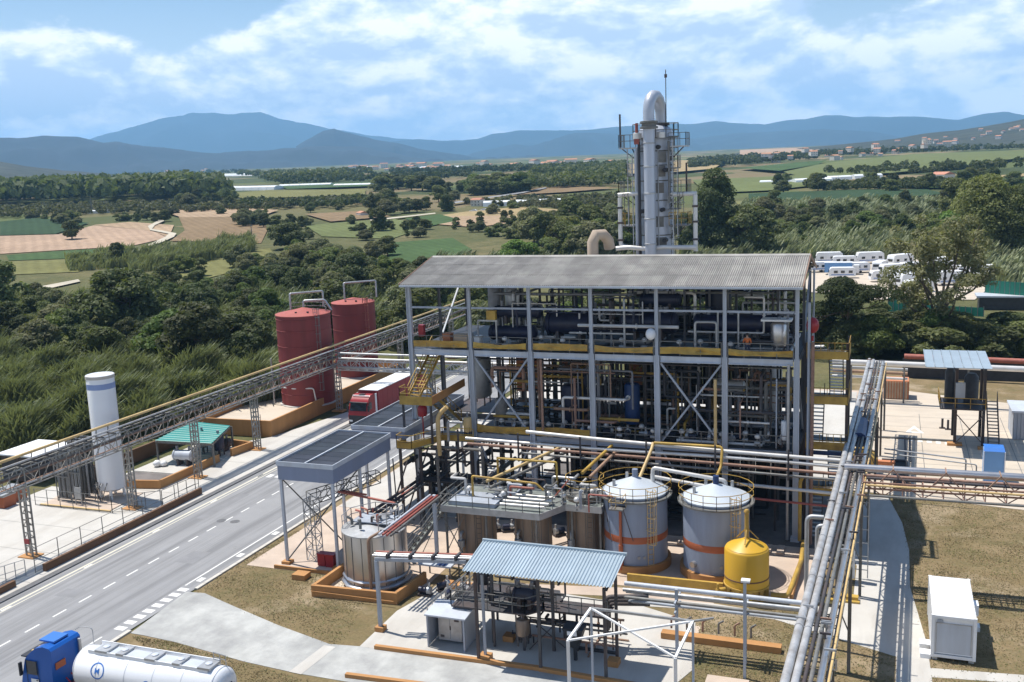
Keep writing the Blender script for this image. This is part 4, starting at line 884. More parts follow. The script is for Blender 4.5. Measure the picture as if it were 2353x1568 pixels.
# valves with white domed heads along the floor edge
val0 = None
def valve(x, y, z, label, m='pipe_white'):
    global val0
    if val0 is None:
        t = T('valve', label, 'valve', (x, y, z), 'white domed valves along the middle floor edge'); b = MB(); b.tube((x, y, z), (x, y, z + .75), .07, 8); b.build('stem', 'galv_dull', t)
        b = MB(); b.lathe((x, y, z + .7), [(.20, 0), (.24, .1), (.2, .25), (.08, .34)], 12); b.build('actuator', m, t, 40); b = MB(); b.tube((x - .22, y, z + .28), (x + .22, y, z + .28), .14, 10); b.build('valve_body', 'galv', t, 40); val0 = t; return t
    return dup(val0, (x, y, z), label)
for k in range(20): valve(-31.5 + k * 1.22 + R_.uniform(-.4, .4), 78.0 + R_.uniform(0, 1.6), Z1, 'white domed valve head above the railing of the middle floor')
for k in range(9): valve(-30.5 + k * 2.4 + R_.uniform(-.5, .5), 78.6 + R_.uniform(0, 2), Z2, 'white domed valve among the navy exchangers of the upper floor')
# pipe runs threading the frame
PCOL = dict(pipe_grey='grey', galv_dull='dull grey', galv='galvanised', steel_black='black', steel_dark='dark', pipe_brown='rusty brown', navy='navy', pipe_white='white', pipe_red='red')
ORD = ['first', 'second', 'third', 'fourth', 'fifth', 'last']
def pipe_run(rr, z0, z1, label, group, mats, y0=78.2, y1=86, x0=-32, x1=-7, vert=.5, rad=(.05, .15)):
    r = rr.uniform(*rad); x = rr.uniform(x0, x1); y = rr.uniform(y0, y1); z = rr.uniform(z0, z1); P = [Vector((x, y, z0 if rr.random() < vert else z))]
    for k in range(rr.randint(2, 5)):
        p = P[-1].copy(); ax = rr.choice('xzxzy' if k else 'zzx')
        if ax == 'x': p.x = min(x1, max(x0, p.x + rr.choice((-1, 1)) * rr.uniform(1.2, 7)))
        elif ax == 'y': p.y = rr.uniform(y0, y1)
        else: p.z = rr.uniform(z0 + .3, z1)
        if (p - P[-1]).length > .4: P.append(p)
    if len(P) < 2: P.append(P[0] + Vector((0, 0, 2.5)))
    b = MB(); b.path(P, r, 7, r * 2.2)
    for p, q in zip(P, P[1:]):
        if (q - p).length > 1.6 and rr.random() < .7:
            c = p.lerp(q, .5); d = (q - p).normalized(); b.tube(c - d * .05, c + d * .05, r * 1.7, 8)
    mm = rr.choice(mats); bay = sum(c < P[0].x for c in CX); T1(b, 'pipe_run', PCOL.get(mm, 'grey') + ' ' + label + (', %s bay' % ORD[max(0, min(5, bay - 1))] if 'floor' in label else ''), 'pipe', mm, 50, group)
rr = random.Random(11)
for k in range(130): pipe_run(rr, Z1 + .1, Z2 - .7, 'pipe threading the crowded middle floor', 'pipes of the middle floor', ['pipe_grey', 'galv_dull', 'steel_black', 'galv_dull', 'steel_dark', 'pipe_brown', 'pipe_brown', 'steel_dark', 'pipe_white', 'yellow_dirty'])
for k in range(95): pipe_run(rr, Z2 + .2, ZE - .6, 'pipe among the navy exchangers of the upper floor', 'pipes of the upper floor', ['pipe_grey', 'steel_dark', 'galv_dull', 'navy', 'steel_dark', 'pipe_white', 'pipe_grey', 'galv'], y0=78.6, y1=88)
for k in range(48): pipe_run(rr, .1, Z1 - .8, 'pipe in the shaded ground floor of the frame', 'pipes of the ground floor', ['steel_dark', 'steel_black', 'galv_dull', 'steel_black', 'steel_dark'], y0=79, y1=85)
for k in range(26): pipe_run(rr, .2, 6.6, 'pipe or standpipe beneath the open left bays', 'pipes of the open left bays', ['steel_black', 'steel_dark', 'galv_dull', 'steel_black'], y0=74, y1=84, x0=-39, x1=-31, rad=(.07, .2))
# ceiling clutter: thin cable trays under each floor, one per bay
for i in range(1, 6):
    for z, y in ((Z2 - 1.1, 79.4), (Z2 - 1.5, 81.5), (Z1 - 1.0, 79), (Z2 - 2.3, 80.4)):
        b = MB(); b.bar((CX[i] + .2, y, z), (CX[i + 1] - .2, y, z), .35, .08); b.bar((CX[i] + .8, y, z), (CX[i] + .8, y, z + .8), .05); b.bar((CX[i + 1] - .8, y, z), (CX[i + 1] - .8, y, z + .8), .05)
        T1(b, 'cable_tray', 'flat cable tray hung below a floor of the frame building', 'cable tray', R_.choice(['galv_dull', 'steel_dark', 'steel_dark', 'pipe_brown']), None, 'cable trays under the floors')
for i in range(1, 6):
    for z0, z1, y in ((Z1, Z2 - .6, 80.9), (Z1, Z2 - .6, 83.2), (Z2, ZE - .3, 81.0), (.05, Z1 - .6, 79.5), (.05, Z1 - .6, 82)):
        for k in (.3, .68):
            x = CX[i] + (CX[i + 1] - CX[i]) * k; b = MB(); b.ibeam((x, y, z0), (x, y, z1), .16, .16, (1, 0, 0)); b.bar((x, y, z0 + (z1 - z0) * .55), (CX[i] + .2 if k < .5 else CX[i + 1] - .2, y, z0 + (z1 - z0) * .55), .12, .16)
            T1(b, 'support_frame', 'slim dark post with a side arm inside the frame building, %s bay' % ORD[i], 'support', R_.choice(['steel_dark', 'steel_black', 'paint_grey_shaded', 'galv_dull']), None, 'slim posts inside the frame')
# front pipe rack at first floor level: long sagging white and rusty pipes
def run(name, label, pts, r, m, n=10, bend=.3, group=None): b = MB(); b.path(pts, r, n, bend); return T1(b, name, label, 'pipe', m, 50, group)
Yp_ = 75.1
run('pipe', 'long white pipe along the front of the first floor, upper of the bundle', [(-27.6, Yp_, 8.38), (-22.0, Yp_, 8.13), (-12, Yp_, 7.78), (-2.6, Yp_, 7.58)], .15, 'pipe_white', 10, 0)
run('pipe', 'cream white pipe just below the uppermost white pipe on the frame front', [(-33.0, Yp_ - .1, 7.53), (-22.0, Yp_ - .1, 7.33), (-12, Yp_ - .1, 7.33), (-6.0, Yp_ - .1, 7.23), (-2.6, Yp_ - .1, 7.13)], .13, 'pipe_white', 10, 0)
run('pipe', 'rusty brown pipe along the frame front under the white pair', [(-33.0, Yp_ + .2, 6.98), (-14, Yp_ + .2, 6.73), (-3.0, Yp_ + .2, 6.48)], .12, 'pipe_brown', 10, 0)
run('pipe', 'dull pipe beneath the rusty pipe on the frame front', [(-28.0, Yp_ - .3, 6.63), (-10, Yp_ - .3, 6.33), (-3.0, Yp_ - .3, 6.18)], .10, 'galv_dull', 10, 0)
run('pipe', 'pale pipe lowest in the bundle right of the grey tanks', [(-10.5, Yp_ - .2, 5.3), (-3.2, Yp_ - .2, 5.1)], .13, 'pipe_white', 10, 0)
run('pipe', 'reddish lowest pipe right of the second grey tank', [(-10.3, Yp_, 4.2), (-3.3, Yp_, 4.0)], .09, 'pipe_red', 10, 0)
run('pipe', 'yellow pipe bending along the frame front near the fifth bay', [(-16.9, 74.9, 8.15), (-11.6, 74.9, 8.15), (-11.6, 74.2, 6.8), (-12.0, 71.6, 5.7)], .11, 'yellow', 10, .3)
run('pipe', 'cream pipe slanting down from the frame front to the left grey tank', [(-17.0, 75.0, 8.1), (-17.0, 74.6, 7.8), (-17.6, 71.6, 5.6), (-17.6, 71.6, 5.0)], .13, 'pipe_cream', 10, .3)
run('pipe', 'orange vertical pipe beside the sixth front column', [(-12.5, 77.2, 7.6), (-12.5, 77.2, 12.9)], .13, 'pipe_cream', 10)
run('pipe', 'brown vertical pipe beside the third front column', [(-26.9, 77.3, 7.6), (-26.9, 77.3, 14.0)], .11, 'pipe_brown', 10)
run('pipe', 'white pipe tying the tops of the two grey tanks, upper one', [(-16.2, 71.2, 5.4), (-16.2, 71.2, 7.3), (-10.8, 71.2, 6.7), (-10.8, 71.2, 5.5)], .15, 'pipe_white', 10, .3)
run('pipe', 'white pipe tying the tops of the two grey tanks, lower one', [(-16.4, 72.0, 6.35), (-11.2, 72.0, 5.75)], .14, 'pipe_white', 10, .3)
run('pipe', 'cream goosehead pipe standing at the left loading walkway', [(-35.6, 75.2, 5.8), (-35.6, 75.2, 9.3), (-34.7, 75.2, 10.1)], .2, 'pipe_cream', 10, .8)
run('pipe', 'pale pipe arch beside the cream filter pot', [(-35.0, 75.9, 6.9), (-35.0, 75.9, 8.6), (-33.6, 75.9, 8.6)], .12, 'galv', 10, .2)
run('pipe', 'yellow vertical pipe down the right end column', [(-6.0, 76.9, .4), (-6.0, 76.9, 5.2), (-5.8, 76.9, 5.6)], .14, 'yellow', 10, .2)
for i, (x, m) in enumerate(((-5.2, 'pipe_brown'), (-5.5, 'paint_grey'), (-7.0, 'galv'), (-7.9, 'paint_grey'))):
    run('pipe', ('rust brown riser at the right end of the frame', 'grey riser next to the right end column', 'galvanised riser just inside the right end column', 'thin grey riser inside the last bay')[i], [(x, 77.2 + .2 * i, .1 if i != 3 else 7.5), (x, 77.2 + .2 * i, (16, 19, 14.2, 13)[i])], (.13, .11, .12, .06)[i], m, 8)
for i in range(6):
    b = MB(); b.bar((CX[i + 1] - .3, 74.75, 5.9), (CX[i + 1] - .3, 74.75, 8.3), .12); b.bar((CX[i + 1] - .3, 74.7, 6.45), (CX[i + 1] - .3, 77.5, 6.45), .12, .16)
    T1(b, 'pipe_bracket', 'bracket carrying the front pipe bundle off a front column', 'bracket', 'steel_dark', None, 'brackets of the front pipe bundle')
# operator
def person(x, y, z, label, rot=0.0):
    t = T('person', label, 'person', (x, y, z))
    def skin(nm, V, E, Rr, m):
        me = bpy.data.meshes.new(nm); me.from_pydata([(x + v[0], y + v[1], z + v[2]) for v in V], E, []); o = bpy.data.objects.new(nm, me); COL.objects.link(o)
        sm = o.modifiers.new('skin', 'SKIN'); me.skin_vertices[0].data[0].use_root = True
        for i, r in enumerate(Rr): me.skin_vertices[0].data[i].radius = (r, r * .85)
        ss = o.modifiers.new('sub', 'SUBSURF'); ss.levels = ss.render_levels = 1
        bpy.context.view_layer.update(); dg = bpy.context.evaluated_depsgraph_get(); m2 = bpy.data.meshes.new_from_object(o.evaluated_get(dg)); bpy.data.objects.remove(o)
        m2.transform(Matrix.Translation(-Vector((x, y, z)))); m2.polygons.foreach_set('use_smooth', [True] * len(m2.polygons)); m2.materials.clear(); m2.materials.append(MATS[m]); o2 = bpy.data.objects.new(nm, m2); COL.objects.link(o2); o2.parent = t; return o2
    V = [(0, 0, .95), (0, 0, 1.2), (0, .02, 1.42), (0, .02, 1.53), (0, .0, 1.68), (-.2, 0, 1.40), (-.29, -.05, 1.13), (-.22, -.27, 1.02), (-.2, -.36, 1.0), (.2, 0, 1.40), (.30, -.03, 1.13), (.24, -.25, 1.0), (.22, -.34, .98), (-.1, 0, .86), (-.12, -.02, .48), (-.13, .02, .09), (-.13, -.14, .05), (.1, 0, .86), (.13, 0, .48), (.14, .03, .09), (.14, -.13, .05)]
    Ed = [(0, 1), (1, 2), (2, 3), (3, 4), (2, 5), (5, 6), (6, 7), (7, 8), (2, 9), (9, 10), (10, 11), (11, 12), (0, 13), (13, 14), (14, 15), (15, 16), (0, 17), (17, 18), (18, 19), (19, 20)]
    skin('body', V, Ed, [.14, .14, .15, .055, .10, .075, .055, .045, .04, .075, .055, .045, .04, .10, .075, .05, .045, .10, .075, .05, .045], 'skin')
    skin('jacket', V[:3] + V[5:8] + V[9:12], [(0, 1), (1, 2), (2, 3), (3, 4), (4, 5), (2, 6), (6, 7), (7, 8)], [.175, .165, .17, .095, .075, .062, .095, .075, .062], 'workwear')
    skin('trousers', [V[0], V[13], V[14], V[15], V[17], V[18], V[19]], [(0, 1), (1, 2), (2, 3), (0, 4), (4, 5), (5, 6)], [.165, .12, .095, .075, .12, .095, .075], 'trousers')
    b = MB(); b.sphere((x, y, z + 1.74), .125, 12, .8); b.build('hair', 'hair', t, 60); return t
person(-10.2, 78.35, Z2, 'person in an orange work shirt standing at the upper floor railing near the right end')
# ---------------------------------------------------------------- red tanks in their ochre bund
def bundwall(name, label, segs, h, m='ochre', w=.25, z0=0.0, cap=True):
    t = T(name, label, 'bund wall', (segs[0][0][0], segs[0][0][1], z0))
    for p, q in segs:
        b = MB(); P = Vector((*p, z0 + h / 2)); Q = Vector((*q, z0 + h / 2)); d = (Q - P).normalized() * (w / 2 - .002); b.bar(P - d, Q + d, w, h); b.build('wall', m, t)
    return t
bw = bundwall('bund_wall', 'tall ochre containment wall around the two red tanks', [((-66.6, 95.6), (-76.8, 95.2)), ((-66.6, 95.8), (-66.9, 131)), ((-76.8, 95.4), (-78.0, 131)), ((-67.0, 131.0), (-78, 131))], 1.95)
b = MB(); b.box(-76.5, -69.0, 95.42, 95.48, .9, .99); b.build('handrail', 'pipe_white', bw)
b = MB(); b.ladder((-68.0, 95.35, .1), 2.6, .5, (1, 0)); b.build('ladder', 'wall_brown', bw)
slab('bund_floor', [(-66.75, 95.75), (-76.6, 95.4), (-77.8, 130.8), (-67.05, 130.8)], 0.0, 1.0, 'concrete_cream')
def tank(name, label, x, y, z, r, h, m, roofm, rise, rings=(), base=True, ringm=None, n=48):
    t = T(name, label, 'storage tank', (x, y, z))
    b = MB(); b.lathe((x, y, z), [(r, 0), (r, h)], n, False); b.build('shell', m, t, 40)
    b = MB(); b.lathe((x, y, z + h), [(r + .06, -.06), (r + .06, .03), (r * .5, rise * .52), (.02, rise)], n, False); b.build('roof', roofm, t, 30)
    for zz in rings:
        b = MB(); b.lathe((x, y, z + zz), [(r, -.05), (r + .045, -.035), (r + .045, .035), (r, .05)], n, False); b.build('hoop', ringm or m, t, 40)
    if base: b = MB(); b.lathe((x, y, z - .02), [(r + .28, 0), (r + .28, .1), (r, .16)], n, False); b.build('base_ring', 'concrete', t, 40)
    return t
r1 = tank('red_storage_tank', 'nearer red storage tank with shallow coned top and dark hoops', -69.65, 108.9, 1.0, 3.42, 11.5, 'red_tank', 'red_tank_top', .75, (1.5, 3.6, 5.6, 7.6, 9.6, 11.0))
r2 = tank('red_storage_tank', 'farther red storage tank standing behind the hooped one', -71.75, 125.4, 1.0, 3.05, 10.6, 'red_tank', 'red_tank_top', .65, (2.4, 4.6, 6.8, 9.0))
b = MB(); b.rail([(-69.75 + 3.1 * math.cos(a), 108.9 + 3.1 * math.sin(a), 12.5) for a in np.linspace(2.6, .2, 12)], 1.0, 2, r=.04); b.build('railing', 'galv', r1)
b = MB(); b.path([(-71.2, 108.6, 12.8), (-71.2, 108.6, 15.0), (-68.2, 111.6, 15.0), (-68.2, 111.6, 13.0)], .13, 8, .2); b.path([(-69.8, 109.4, 13.2), (-69.8, 109.4, 14.0), (-67.4, 110.6, 14.0), (-66.7, 111, 12.6)], .15, 8, .3); b.build('vent_pipe', 'galv', r1, 50)
b = MB(); b.ladder((-66.95, 107.4, 1.0), 12.3, .5, (.5, .87), True, (.87, -.5), .05); b.build('ladder', 'galv_dull', r1)
b = MB(); b.path([(-71.4, 105.9, 3.4), (-69.6, 105.5, 3.4), (-67.2, 106.2, 3.4), (-67.0, 106.4, 1.2)], .09, 8, .3); b.build('ring_pipe', 'pipe_white', r1, 50)
b = MB(); b.path([(-73.2, 106.3, 1.0), (-73.2, 106.3, 7.0)], .1, 8); b.build('side_pipe', 'galv', r1)
b = MB(); b.path([(-72.6, 124.6, 12.0), (-72.6, 124.6, 14.4), (-69.2, 127.8, 14.4), (-69.2, 127.8, 12.0)], .13, 8, .2); b.build('vent_pipe', 'galv', r2, 50)
b = MB(); b.ladder((-69.2, 124.1, 1.0), 11.4, .5, (.5, .87), True, (.87, -.5), .06); b.build('ladder', 'pipe_red', r2)
b = MB(); b.rail([(-71.6 + 2.7 * math.cos(a), 125.4 + 2.7 * math.sin(a), 11.6) for a in np.linspace(1.0, -.6, 7)], 1.0, 1.5, r=.04); b.build('railing', 'galv_dull', r2)
for t, x, y, z in ((r1, -69.4, 106.9, 12.6), (r1, -68.0, 107.4, 12.6), (r2, -71.9, 123.6, 11.7), (r2, -70.4, 123.9, 11.7)):
    b = MB(); b.tube((x, y, z), (x, y, z + .35), .14, 10); b.build('nozzle', 'steel_black', t, 40)

# ---------------------------------------------------------------- tank farm in front of the frame
GT = (('beside the brown clad tanks', -17.41, 70.56, 5.35), ('beside the yellow tank', -11.37, 70.33, 5.35))
for i, (w, x, y, h) in enumerate(GT):
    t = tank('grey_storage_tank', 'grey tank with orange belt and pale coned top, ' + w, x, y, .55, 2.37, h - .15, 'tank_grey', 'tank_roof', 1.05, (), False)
    b = MB(); b.lathe((x, y, 0), [(2.62, 0), (2.62, .62), (2.37, .62)], 48, False); b.build('plinth', 'ochre', t, 40)
    b = MB(); b.lathe((x, y, 2.28 + .0), [(2.376, 0), (2.385, .02), (2.385, .5), (2.376, .52)], 48, False); b.build('orange_belt', 'orange_band', t, 40)
    b = MB(); b.lathe((x, y, 5.45), [(2.38, 0), (2.75, .0), (2.75, .12), (2.38, .12)], 48, False); b.build('top_walkway', 'galv_dull', t, 40)
    b = MB(); ring = [(x + 2.7 * math.cos(a), y + 2.7 * math.sin(a), 5.55) for a in np.linspace(0, 2 * PI, 19)[:-1]]
    b.rail(ring, 1.05, 1.3, True, .04); b.build('railing', 'yellow_dirty', t)
    b = MB(); b.ladder((x + 1.55, y - 1.85, .4), 6.0, .45, (.78, .62), True, (.62, -.78), .04); b.build('ladder', 'pipe_cream', t)
    b = MB(); b.tube((x, y, 6.4), (x, y, 7.3), .22, 12); b.tube((x, y, 6.5), (x, y, 6.62), .34, 12); b.build('top_nozzle', 'tank_grey' if i == 0 else 'pipe_blue', t, 40)
    b = MB(); b.tube((x - 1.2, y - 2.0, 1.25), (x - 1.35, y - 2.3, 1.25), .22, 12); b.build('manhole', 'alu_clad', t, 40)
    for k in range(2):
        a = -1.25 + .17 * k; b = MB(); b.tube((x + 2.36 * math.cos(a), y + 2.36 * math.sin(a), 1.25), (x + 2.42 * math.cos(a), y + 2.42 * math.sin(a), 1.25), .12, 12); b.build('hatch', 'galv', t)
    b = MB()
    for a in (0.9, 2.2, 3.6):
        b.tube((x + 1.6 * math.cos(a), y + 1.6 * math.sin(a), 5.7), (x + 1.6 * math.cos(a), y + 1.6 * math.sin(a), 6.6), .12, 8)
    b.build('vent', 'galv', t, 40)
    if i == 0:
        b = MB(); b.tube((x - .55, y - 2.45, .3), (x - .55, y - 2.45, 2.2), .17, 10); b.tube((x - .55, y - 2.45, 2.2), (x - .55, y - 2.45, 5.2), .11, 10); b.build('down_pipe', 'orange_band', t, 40)
        b = MB(); b.bar((x - 1.2, y - 2.5, 2.4), (x - 2.3, y - .9, 5.3), .05); b.bar((x + .4, y - 2.5, 2.6), (x - .3, y - 2.6, 5.0), .05); b.build('tie', 'steel_dark', t)
        b = MB(); b.box(x - 1.2, x - .1, y - 3.3, y - 2.4, 5.1, 5.2); b.build('platform', 'galv_dull', t); b = MB(); b.rail([(x - 1.2, y - 2.5, 5.2), (x - 1.2, y - 3.3, 5.2), (x - .1, y - 3.3, 5.2), (x - .1, y - 2.5, 5.2)], 1, .6, r=.04); b.build('platform_railing', 'pipe_cream', t)
# insulated tanks under the grating platform
INS = ((-29.68, 68.9, 1.5, 4.3, 'left'), (-25.5, 70.2, 1.45, 4.3, 'middle'), (-21.5, 71.1, 1.45, 4.9, 'right'))
for x, y, r, h, w in INS:
    t = tank('insulated_tank', 'brown streaked metal clad tank beneath the grating platform, %s of the three' % w, x, y, .1, r, h, 'alu_brown', 'galv_dull', .3, (), False, n=32)
    b = MB(); b.ladder((x + .8, y - r - .1, .1), 4, .4); b.build('ladder', 'galv_dull', t)
    b = MB(); b.path([(x - .7, y - r - .2, .2), (x - .7, y - r - .2, 2.2), (x - .7, y, 2.4)], .12, 8, .2); b.tube((x - .7, y - r - .2, 1.2), (x - .7, y - r - .2, 1.7), .28, 10); b.build('outlet_pipe', 'galv', t, 50)
    for a in np.linspace(-2.8, -.3, 6):
        b = MB(); b.box(x + r * math.cos(a) - .02, x + r * math.cos(a) + .02, y + r * math.sin(a) - .03, y + r * math.sin(a) + .01, .3, h); b.build('clad_seam', 'galv_dull', t)
x, y, r, h, w = INS[2]
b = MB(); ring = [(x + 1.5 * math.cos(a), y + 1.5 * math.sin(a), 5.1) for a in np.linspace(0, 2 * PI, 13)[:-1]]; b.rail(ring, 1.2, 1.2, True, .05)
T1(b, 'tank_railing', 'yellowish ring railing on top of the right hand insulated tank', 'railing', 'yellow_dirty')
PZ = 4.55
pf = T('grating_platform', 'broad grey grating platform over the insulated tanks with kick boards and stairs', 'platform', (-25.5, 68, 0))
PP = [(-31.6, 66.4), (-23.6, 66.4), (-22.4, 68.9), (-19.6, 68.9), (-19.6, 71.8), (-31.6, 71.8)]
b = MB(); b.poly(PP, PZ - .08, PZ); b.build('deck', 'grating', pf)
b = MB()
for p, q in zip(PP, PP[1:] + PP[:1]): b.bar((*p, PZ - .12), (*q, PZ - .12), .06, .5)
b.build('kick_board', 'galv', pf)
b = MB()
b.rail([(*p, PZ) for p in [PP[5], PP[0], PP[1], PP[2], PP[3]]], 1.05, 1.3, r=.045); b.build('railing', 'galv_dull', pf)
for x, y in ((-31.3, 66.7), (-28, 66.7), (-24, 66.7), (-22, 69.2), (-19.8, 69.2), (-31.3, 71.5), (-26, 71.6)):
    b = MB(); b.bar((x, y, .05), (x, y, PZ - .1), .14); b.build('post', 'galv_dull', pf)
flight(pf, (-34.6, 65.6, .1), (-31.7, 68.2, PZ - .1), .8, 12, 'galv_dull', 'grating', 'galv_dull')
b = MB(); b.bar((-33.6, 66.3, .1), (-31.7, 66.6, 3.9), .06); b.bar((-31.7, 66.5, .1), (-29.7, 66.5, 4), .06); b.bar((-29.5, 66.5, .1), (-31.6, 66.5, 4.0), .06); b.build('cross_brace', 'galv_dull', pf)
b = MB(); b.box(-31.2, -27.4, 67.0, 69.6, PZ + .02, PZ + .3); b.build('raised_cover', 'paint_grey', pf)
rr = random.Random(5)
for k in range(4):
    run('pipe', 'white insulated pipe lying across the grating platform, %s' % ('frontmost', 'second from the front', 'third from the front', 'rearmost')[k], [(-27.0, 67.2 + k * .75, PZ + .35), (-23.4, 67.2 + k * .75, PZ + .35)], .13, 'pipe_white', 8)
for k in range(22):
    x, y = rr.uniform(-31, -20), rr.uniform(68, 72.5); pts = [(x, y, PZ)]; z = PZ + rr.uniform(.6, 1.6); pts.append((x, y, z)); pts.append((x + rr.uniform(-2, 2), y, z)); pts.append((pts[-1][0], y + rr.uniform(-.5, 1.5), z))
    run('pipe', 'short pipe bend standing on the grating platform among valves', pts, rr.uniform(.05, .12), rr.choice(['galv', 'galv_dull', 'pipe_red', 'pipe_white', 'galv', 'steel_dark', 'paint_grey']), 7, .15, 'pipe bends on the grating platform')
for k in range(10):
    x, y = rr.uniform(-30.5, -20.5), rr.uniform(67.5, 71.5); dup(val0, (x, y, PZ), 'small valve with pale dome on the grating platform', rr.uniform(0, 6), None, 'valves on the grating platform')
run('pipe', 'yellow pipe arch over the grating platform, nearer and lower', [(-29.8, 68.6, PZ), (-29.8, 68.6, PZ + 1.9), (-24.6, 68.6, PZ + 1.7), (-24.0, 68.6, PZ + 1.2)], .09, 'yellow', 8, .15)
run('pipe', 'yellow pipe arch over the grating platform, farther and higher', [(-28.6, 71.0, PZ), (-28.6, 71.0, PZ + 2.7), (-23.7, 71.0, PZ + 2.7), (-23.7, 71.0, PZ)], .09, 'yellow', 8, .15)
for i, (a, c) in enumerate((((-29.0, 69.5, 5.8), (-24.9, 76.0, 7.0)), ((-28.6, 69.2, 5.4), (-24.5, 75.8, 6.6)), ((-21.6, 70.8, 6.6), (-20.6, 76.0, 7.4)), ((-21.0, 70.8, 6.3), (-20.2, 75.8, 7.0)))):
    run('pipe', ('tan pipe slanting from the grating platform up to the frame', 'dull pipe slanting beside the tan one', 'ochre pipe slanting up from the right insulated tank', 'rusty pipe slanting beside the ochre one')[i], [a, c], .13, ('pipe_cream', 'galv_dull', 'yellow', 'pipe_brown')[i], 8)
run('pipe', 'thin rusty pipe climbing from the platform end to the ring railing', [(-23.6, 69.5, 4.8), (-22.4, 70.2, 6.3)], .05, 'pipe_red', 6)
# first insulated tank nearest the canopy, with its ochre bund
ft = tank('insulated_tank', 'broad shiny steel clad tank inside the low ochre bund near the road', -34.9, 61.9, .35, 2.35, 3.95, 'alu_clad', 'galv', .45, (), False, n=40)
b = MB(); b.lathe((-34.9, 61.9, .35), [(2.36, .0), (2.62, .02), (2.62, .14), (2.36, .3)], 12, False); b.lathe((-34.9, 61.9, .35), [(2.36, .45), (2.52, .46), (2.52, .56), (2.36, .7)], 12, False); b.build('base_flashing', 'alu_clad', ft, 40)
for a in np.linspace(-2.9, -.1, 9):
    b = MB(); b.box(-34.9 + 2.36 * math.cos(a) - .02, -34.9 + 2.36 * math.cos(a) + .02, 61.9 + 2.36 * math.sin(a) - .02, 61.9 + 2.36 * math.sin(a) + .02, .4, 4.25); b.build('clad_seam', 'galv_dull', ft)
b = MB(); b.path([(-34.0, 59.3, .2), (-34.0, 59.3, 4.4), (-33.4, 60.2, 4.7)], .11, 8, .3); b.build('down_pipe', 'pipe_brown', ft, 50)
b = MB(); b.box(-36.4, -33.2, 61.3, 63.2, 4.75, 4.82); b.build('top_platform', 'paint_grey', ft)
b = MB(); b.rail([(-36.9, 60.8, 4.35), (-37.1, 62.5, 4.35), (-35.9, 64.1, 4.35), (-34, 64.1, 4.35)], 1.0, .8, r=.045); b.rail([(-33.6, 60.2, 4.5), (-33.0, 61.6, 4.5), (-33.0, 63.0, 4.5)], 1.3, .7, r=.05); b.build('railing', 'galv', ft)
b = MB(); b.lathe((-34.6, 62.4, 4.8), [(.7, 0), (.7, .12), (.3, .2)], 16); b.build('lid', 'galv', ft, 40)
rr = random.Random(8)
for k in range(12):
    x, y = rr.uniform(-36.6, -33.2), rr.uniform(60.4, 63.6); b = MB(); b.path([(x, y, 4.6), (x, y, 4.6 + rr.uniform(.4, 1)), (x + rr.uniform(-.7, .7), y + rr.uniform(-.5, .5), 5.2)], rr.uniform(.05, .11), 7, .1); b.build('top_pipe', rr.choice(['galv', 'pipe_red', 'steel_dark', 'galv_dull']), ft, 50)
bw2 = bundwall('bund_wall', 'low ochre bund wall around the broad steel clad tank', [((-38.2, 58.4), (-31.8, 58.8)), ((-38.2, 58.6), (-38.0, 63.6)), ((-31.8, 59.0), (-31.4, 62.6)), ((-38.0, 63.6), (-36.6, 63.8))], .85, z0=.0)
b = MB(); b.box(-38.3, -31.7, 58.2, 58.26, .40, .46); b.build('ledge', 'ochre', bw2)
sheet('bund_floor', [(-38.1, 58.6), (-31.9, 58.9), (-31.5, 62.5), (-36.6, 63.8), (-38.0, 63.6)], .03, 'concrete_cream')
# yellow tank with mast
yt = T('yellow_tank', 'bright yellow tank with domed lid and a yellow mast on top', 'storage tank', (-8.67, 66.5, 0))
b = MB(); b.lathe((-8.67, 66.5, .95), [(1.5, 0), (1.5, 2.55), (1.44, 2.66), (1.3, 2.72)], 40, False); b.build('shell', 'yellow_tank', yt, 40)
b = MB(); b.lathe((-8.67, 66.5, 3.67), [(1.40, 0), (1.30, .07), (.22, .56), (.20, .62), (.02, .62)], 40, False); b.build('lid', 'yellow_tank', yt, 40)
b = MB(); b.lathe((-8.67, 66.5, 1.55), [(1.50, 0), (1.53, .01), (1.53, .09), (1.50, .1)], 40, False); b.build('dark_hoop', 'wall_brown', yt, 40)
b = MB(); b.lathe((-8.67, 66.5, .92), [(1.40, 0), (1.56, .05), (1.56, .15), (1.4, .18)], 40, False); b.build('lower_flange', 'yellow', yt, 40)
for k in range(10):
    a = k * PI / 5; b = MB(); b.bar((-8.67 + 1.38 * math.cos(a), 66.5 + 1.38 * math.sin(a), .03), (-8.67 + 1.38 * math.cos(a), 66.5 + 1.38 * math.sin(a), .95), .22); b.build('leg', 'yellow', yt)
b = MB(); b.lathe((-8.67, 66.5, .03), [(1.25, 0), (1.25, .9)], 24, False); b.build('skirt', 'yellow', yt, 40)
b = MB(); b.tube((-8.67, 66.5, 4.2), (-8.67, 66.5, 6.1), .15, 12); b.lathe((-8.67, 66.5, 6.05), [(.15, 0), (.2, .05), (.2, .12), (.12, .25), (.02, .28)], 12); b.build('mast', 'yellow', yt, 40)
b = MB()
for a in (.5, 2.6, 4.7): b.bar((-8.67, 66.5, 5.0), (-8.67 + .85 * math.cos(a), 66.5 + .85 * math.sin(a), 4.1), .08)
b.build('mast_stay', 'yellow', yt)
b = MB(); b.tube((-10.0, 66.0, .6), (-10.6, 65.6, .6), .16, 10); b.tube((-10.5, 65.6, .2), (-10.5, 65.6, 1.1), .08); b.build('outlet', 'yellow', yt, 40)
bundwall('bund_wall', 'low yellow kerb wall in front of the two grey tanks', [((-17.0, 66.5), (-10.4, 66.6))], .75, 'yellow', .22)
bundwall('bund_wall', 'yellow kerb wall running back to the frame beside the yellow tank', [((-5.7, 66.6), (-5.5, 76.3))], .5, 'ochre', .22)
